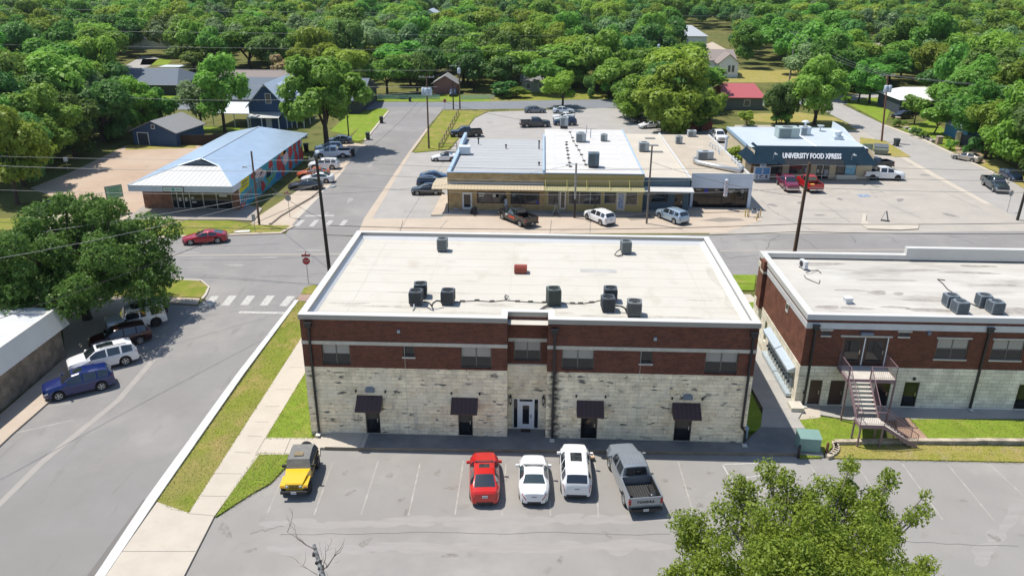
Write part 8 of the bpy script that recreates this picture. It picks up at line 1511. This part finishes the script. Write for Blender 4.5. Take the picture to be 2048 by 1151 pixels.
def branch(p, d, L_, r_, lev):
    pts = [p]; q = p.copy(); dd = d.normalized()
    for k in range(4): dd = (dd + Vector((rg.uniform(-.35, .35), rg.uniform(-.35, .35), rg.uniform(-.15, .3)))).normalized(); q = q + dd * L_ / 4; pts.append(q.copy())
    b.tube(pts, [r_ * (1 - .2 * k) for k in range(5)], 4, tw_, cap=False)
    if lev > 0:
        for k in (1, 2, 3, 4):
            if rg.random() < .8: branch(pts[k], dd + Vector((rg.uniform(-1, 1), rg.uniform(-1, 1), rg.uniform(-.2, .6))), L_ * rg.uniform(.45, .7), r_ * .55, lev - 1)
def limb_(*a):
    global b
    b = MB(); branch(*a); b.build('branch', dt)
limb_(T[4] - Vector((0, 0, .25)), Vector((-1, .3, .25)), 1.5, .03, 2); limb_(T[3], Vector((1, .2, .5)), 1.3, .035, 1); limb_(T[3], Vector((.3, .6, .5)), 1.1, .02, 2)
limb_(T[2], Vector((-.6, .35, .8)), 1.5, .035, 2); limb_(T[2] - Vector((0, 0, .4)), Vector((-1, -.1, .7)), 1.4, .025, 2); limb_(T[1], Vector((1.2, .5, .9)), 2.4, .03, 2); limb_(T[1], Vector((1.8, .2, .7)), 2.6, .03, 2); limb_(T[2], Vector((1.1, .0, .2)), 1.8, .025, 2)

# named trees
tree((655, 302), 112, 186, BIG, 'tall full green tree by the side street, over the parked cars', rz=.6)
tree((450, 264), 108, 100, PR[3], 'slender tree with visible trunk on the lawn left of the navy house'); tree((405, 262), 150, 90, PR[6], 'grey-green tree beside the garage lawn'); tree((288, 264), 152, 116, BU[1], 'rounded bright tree behind the garage'); tree((208, 284), 158, 140, BU[2], 'dark dense tree at the back corner of the gravel lot'); tree((150, 312), 182, 150, BU[3], 'broad olive tree along the gravel lot edge'); tree((84, 342), 168, 170, BU[0], 'large round tree left of the gravel lot'); tree((36, 408), 208, 140, PR[5], 'yellowish tree with dark trunk at the left edge beside the driveway'); tree((48, 372), 225, 130, BU[2], 'dark tree overhanging the gravel lot shade'); tree((-20, 380), 140, 190, BU[0], 'tree cut by the left edge beside the gravel lot'); tree((20, 322), 130, 180, BU[2], 'dark tree behind the left-edge trees'); tree((210, 275), 140, 120, PR[6], 'grey-green tree over the back of the gravel lot'); tree((330, 262), 175, 70, PR[0], 'small tree behind the garage roof')
tree((580, 178), 108, 88, RED, 'reddish-brown tree above the long blue-grey roof'); tree((1125, 216), 142, 80, PR[5], 'lone bright tree by the rear car park and far road')
tree((1348, 266), 116, 185, BU[1], 'large yellow-green tree behind the cream and beige roofs', rz=1.0); tree((1275, 240), 148, 130, BU[1], 'bright tree at the right corner of the rear car park'); tree((1418, 258), 178, 62, PR[5], 'bushy tree at the left of the food store back'); tree((1400, 262), 195, 70, PR[3], 'green tree behind the beige-roofed shop'); tree((1250, 222), 158, 60, PR[0], 'small round tree by the far road corner')
tree((1628, 250), 106, 132, BU[0], 'large spreading tree at the left of the diagonal street', rz=2.2); tree((1552, 250), 165, 62, PR[2], 'dark tree left of the spreading tree behind the food store'); tree((1572, 248), 165, 66, BU[2], 'green tree directly behind the food store roof')
tree((1738, 208), 128, 76, PR[3], 'upright tree on the lawn at the top of the diagonal street'); tree((1716, 206), 120, 60, PR[0], 'slim tree beside the upright lawn tree'); tree((1868, 268), 212, 74, SMALL, 'small multi-stemmed garden tree on the lawn across the diagonal street'); tree((1828, 250), 190, 62, SMALL, 'small tree by the shaded driveway')
for px, ty, wp, k, lab in (((2035, 338), 165, 180, -2, 'large yellow-green tree at the right edge above the kerb'), ((1968, 298), 160, 150, -1, 'rounded tree behind the sliding gate'), ((2110, 372), 180, 200, -3, 'dark green tree cut by the right edge'), ((1930, 272), 128, 160, -1, 'tall olive-tinted tree behind the blue shed'), ((2010, 285), 112, 170, -2, 'yellow-green tree high on the right edge'), ((1890, 238), 150, 90, 0, 'tree beside the white metal roof'), ((1965, 240), 90, 150, -4, 'grey-green tree behind the right-hand trees'), ((2060, 255), 95, 170, -1, 'olive tree at the upper right edge'), ((1850, 196), 85, 100, 1, 'bright tree behind the white metal roof')): tree(px, ty, wp, PR[k] if k >= 0 else BU[-k - 1], lab)
tree((1465, 330), 292, 46, SH[2], 'bright green bush between the white shop and the food store', 'shrub', 'shrub'); 
for k, (px, ty, wp, lab) in enumerate((((1798, 254), 238, 30, 'clump of shrubs left at the driveway pier'), ((1835, 272), 254, 30, 'clump of shrubs before the garden lawn'), ((1848, 278), 262, 26, 'low shrub at the end of the stone garden wall'), ((1900, 300), 280, 30, 'low shrub beside the tan gate pier'), ((1937, 312), 272, 46, 'dark bush right of the sliding gate'), ((1692, 206), 190, 26, 'bush at the top corner of the diagonal street'), ((1228, 200), 158, 56, 'bushy shrub by the far road, right of the lone tree'), ((1180, 196), 150, 40, 'slim shrub behind the lone tree'), ((1495, 252), 222, 40, 'bush behind the food store back wall'), ((1560, 252), 225, 44, 'bush right behind the food store roof'), ((1005, 192), 160, 80, 'long dark hedge clump beyond the far road'), ((1030, 196), 174, 60, 'dark hedge end beyond the far road'), ((25, 800), 792, 20, 'tuft of weeds at the left kerb'), ((150, 445), 385, 70, 'bright shrub behind the oak by the driveway'), ((200, 448), 400, 70, 'shrub right behind the oak crown'))):
    if k in (12,): continue
    tree(px, ty, wp, SH[k % 3], lab, 'shrub', 'shrub')
for px, ty, wp, k, lab in (((1003, 184), 112, 92, 2, 'dark tree over the hedge beyond the far road'), ((1092, 189), 118, 84, 0, 'green tree shading the pale-walled house beyond the far road'), ((948, 182), 104, 84, 7, 'dense tree just right of the far corner poles'), ((835, 186), 104, 92, 4, 'olive tree above the picket fence left of the far poles'), ((775, 190), 108, 96, 0, 'green tree at the left end of the picket fence'), ((1050, 178), 100, 80, 1, 'bright tree between the hedge and the pale-walled house')): tree(px, ty, wp, PR[k], lab)
# the wooded neighbourhood beyond: the nearest as single trees, the rest as one wood
def inpoly(x, y, poly):
    c = False; n = len(poly)
    for i in range(n):
        (x0, y0), (x1, y1) = poly[i], poly[(i + 1) % n]
        if (y0 > y) != (y1 > y) and x < (x1 - x0) * (y - y0) / (y1 - y0) + x0: c = not c
    return c
EXC = [[(300, 228), (300, 199), (1200, 194), (1240, 228)], [(-400, 700), (-400, 430), (60, 425), (140, 345), (215, 290), (250, 256), (215, 215), (215, 125), (370, 118), (375, 150), (470, 150), (625, 150), (640, 226), (1200, 226), (1385, 240), (1385, 100), (1480, 100), (1480, 140), (1560, 130), (1600, 165), (1660, 200), (1760, 180), (1790, 172), (1870, 172), (1880, 260), (1960, 330), (2100, 380), (3000, 500), (3000, 700)], [(1325, 66), (1415, 66), (1415, 105), (1325, 105)], [(120, 190), (165, 195), (320, 135), (320, 108), (280, 108), (130, 165)], [(825, 40), (895, 40), (895, 64), (825, 64)], [(200, -20), (245, -20), (245, 24), (200, 24)], [(1700, 96), (1765, 96), (1765, 118), (1700, 118)], [(930, 200), (1060, 200), (1050, 178), (940, 178)], [(1000, 200), (1200, 200), (1200, 184), (1000, 184)], [(1425, 82), (1470, 82), (1470, 112), (1425, 112)], [(1338, 60), (1480, 60), (1480, 180), (1338, 180)], [(832, 38), (895, 38), (895, 92), (832, 92)], [(1708, 95), (1762, 95), (1762, 185), (1708, 185)], [(868, 150), (918, 150), (918, 200), (868, 200)], [(1038, 165), (1095, 165), (1095, 200), (1038, 200)], [(272, 66), (312, 66), (312, 150), (272, 150)], [(700, 196), (800, 196), (860, 170), (720, 170)], [(780, 196), (950, 196), (950, 176), (780, 176)], [(112, 44), (158, 44), (158, 120), (112, 120)], [(610, 22), (655, 22), (655, 84), (610, 84)], [(980, 30), (1020, 30), (1020, 100), (980, 100)], [(440, 40), (480, 40), (480, 135), (440, 135)], [(1160, 70), (1202, 70), (1202, 165), (1160, 165)], [(172, 32), (205, 32), (205, 100), (172, 100)], [(270, 70), (320, 70), (320, 84), (270, 84)]]
pts = []; grid = {}
def ok_(x, y, dmin):
    gx, gy = int(x // 12), int(y // 12)
    for i in range(gx - 1, gx + 2):
        for j in range(gy - 1, gy + 2):
            for (a, c) in grid.get((i, j), ()):
                if (a - x) ** 2 + (c - y) ** 2 < dmin * dmin: return False
    return True
for o in list(C.objects):
    if o.get('category') in ('tree',): grid.setdefault((int(o.location.x // 12), int(o.location.y // 12)), []).append((o.location.x, o.location.y))
rf = random.Random(77)
for _ in range(60000):
    y = 85 + 1000 * rf.random() ** 1.35; half = (y + 45) * .84 + 14; x = 15 + (y + 45) * -.036 + rf.uniform(-half, half)
    q = proj((x, y, 0))
    if any(inpoly(q[0], q[1], e) for e in EXC): continue
    dm = 6.0 + min(4.2, y / 100)
    if not ok_(x, y, dm): continue
    grid.setdefault((int(x // 12), int(y // 12)), []).append((x, y)); pts.append((x, y))
pts.sort(key=lambda p: p[1]); near, far = pts[:240], pts[240:]
zone = lambda x, y, k: ('%s crown in the %s of the wooded neighbourhood beyond the %s' % (('Leafy green', 'Yellow-green', 'Dark green', 'Tall green', 'Broad olive', 'Bushy yellow-green', 'Grey-green', 'Dense dark')[k], 'left' if proj((x, y, 0))[0] < 620 else 'centre' if proj((x, y, 0))[0] < 1300 else 'right', 'streets'))
for (x, y) in near:
    k = rf.choice((0, 0, 1, 2, 3, 4, 5, 6, 7, 0, 1)); PR[k].place('tree', zone(x, y, k).lower(), 'tree', x, y, rf.uniform(7.0, 16.0), rf.uniform(9.5, 17.0), rf.uniform(0, 6.28), 'trees of the wooded neighbourhood')

def tufts(polys, n, seed, col):
    r = np.random.default_rng(seed); cen = []; 
    for (pl, hz, dens) in polys:
        q = np.array(P(pl)); lo, hi = q.min(0), q.max(0); k = 0; want = int(dens * n)
        while k < want:
            x, y = r.uniform(lo[0], hi[0]), r.uniform(lo[1], hi[1])
            if inpoly(x, y, [tuple(t) for t in q]): cen.append((x, y, hz + .02)); k += 1
        e0 = q; e1 = np.roll(q, -1, 0); L_e = np.linalg.norm(e1 - e0, axis=1)
        for a_, b_, l_ in zip(e0, e1, L_e):
            for _k in range(int(l_ * 26 if dens > .09 else l_ * 8)):
                t_ = r.random(); v_ = a_ + (b_ - a_) * t_ + r.normal(size=2) * .05; cen.append((v_[0], v_[1], hz + r.uniform(.0, .03)))
    cen = np.array(cen); nn = r.normal(size=cen.shape) * np.array([.8, .8, .3]) + np.array([0, 0, 1.0]); me = quads('lawn_grass', cen + np.array([0, 0, .015]), nn, r.uniform(.02, .05, len(cen)), col, .45, seed, r.integers(0, len(col), len(cen))); return me
gm1 = mat('grass_blade', (.29, .31, .05), .9); gm2 = mat('grass_blade_dark', (.21, .26, .036), .9); gm3 = mat('grass_blade_dry', (.40, .33, .14), .95)
pl_ = [([(598, 603), (612, 606), (606, 672), (537, 780), (378, 1028), (350, 1022), (314, 1005)], .10, .34), ([(612, 745), (625, 870), (626, 880), (530, 880)], .09, .12), ([(516, 907), (578, 909), (573, 936), (540, 969), (500, 992), (430, 1036)], .09, .15), ([(1590, 838), (1640, 835), (1700, 845), (1760, 842), (1765, 889), (1672, 889), (1640, 918), (1600, 918)], .12, .1), ([(1816, 840), (2048, 842), (2048, 885), (1855, 884)], .12, .1), ([(1660, 918), (1672, 890), (2048, 895), (2048, 927)], .08, .12), ([(262, 440), (460, 441), (578, 451), (560, 466), (296, 475)], .06, .05), ([(0, 584), (330, 559), (415, 573), (402, 597), (0, 595)], .08, .05)]
gme = tufts(pl_, 26000, 5, [gm1, gm2, gm1, gm3, gm2]); go_ = bpy.data.objects.new('lawn_grass', gme); C.objects.link(go_); tag(go_, 'short patchy grass on the verges and lawns', 'grass', kind='stuff')
# the far wood as one object: points that carry copies of the same crowns
me = bpy.data.meshes.new('woodland'); me.from_pydata([(x, y, 0) for x, y in far], [], []); wo = bpy.data.objects.new('woodland', me); C.objects.link(wo); tag(wo, 'far green woodland reaching to the horizon behind the neighbourhood', 'woodland', kind='stuff')
ng = bpy.data.node_groups.new('wood', 'GeometryNodeTree'); ng.interface.new_socket('Geometry', in_out='INPUT', socket_type='NodeSocketGeometry'); ng.interface.new_socket('Geometry', in_out='OUTPUT', socket_type='NodeSocketGeometry')
gi = ng.nodes.new('NodeGroupInput'); go = ng.nodes.new('NodeGroupOutput'); ip = ng.nodes.new('GeometryNodeInstanceOnPoints'); jn = ng.nodes.new('GeometryNodeJoinGeometry')
seen_ = {}
for o in C.objects:
    if o.name.startswith('crown') and o.data in [p.cm for p in PR] and o.data not in seen_: seen_[o.data] = o
for me_, o in seen_.items():
    ob_ = ng.nodes.new('GeometryNodeObjectInfo'); ob_.inputs['Object'].default_value = o; ob_.inputs['As Instance'].default_value = True; ng.links.new(ob_.outputs['Geometry'], jn.inputs[0])
rv_ = ng.nodes.new('FunctionNodeRandomValue'); rv_.data_type = 'FLOAT_VECTOR'; rv_.inputs[0].default_value = (0, 0, 0); rv_.inputs[1].default_value = (0, 0, 6.28)
rs2 = ng.nodes.new('FunctionNodeRandomValue'); rs2.data_type = 'FLOAT'; rs2.inputs[2].default_value = 1.0; rs2.inputs[3].default_value = 1.6
ri_ = ng.nodes.new('FunctionNodeRandomValue'); ri_.data_type = 'INT'; ri_.inputs[4].default_value = 0; ri_.inputs[5].default_value = len(seen_) - 1
ip.inputs['Pick Instance'].default_value = True; L_ = ng.links.new
L_(gi.outputs[0], ip.inputs['Points']); L_(jn.outputs[0], ip.inputs['Instance']); L_(ri_.outputs[2], ip.inputs['Instance Index']); L_(rv_.outputs[0], ip.inputs['Rotation']); L_(rs2.outputs[1], ip.inputs['Scale']); L_(ip.outputs[0], go.inputs[0])
md = wo.modifiers.new('wood', 'NODES'); md.node_group = ng

# the air: thin even haze that pales the far trees
hz = MB(); hz.box(-2700, 2700, -600, 4300, -1, 31.5); ho = hz.build('haze'); hm_ = bpy.data.materials.new('haze'); hm_.use_nodes = True; n_ = hm_.node_tree.nodes; n_.remove(n_['Principled BSDF']); pv = n_.new('ShaderNodeVolumePrincipled')
pv.inputs['Color'].default_value = (.80, .90, 1.0, 1); pv.inputs['Density'].default_value = .00006; pv.inputs['Anisotropy'].default_value = .2; hm_.node_tree.links.new(pv.outputs[0], n_['Material Output'].inputs['Volume']); ho.data.materials.append(hm_); tag(ho, 'thin pale summer haze over the whole neighbourhood', 'haze', kind='stuff')
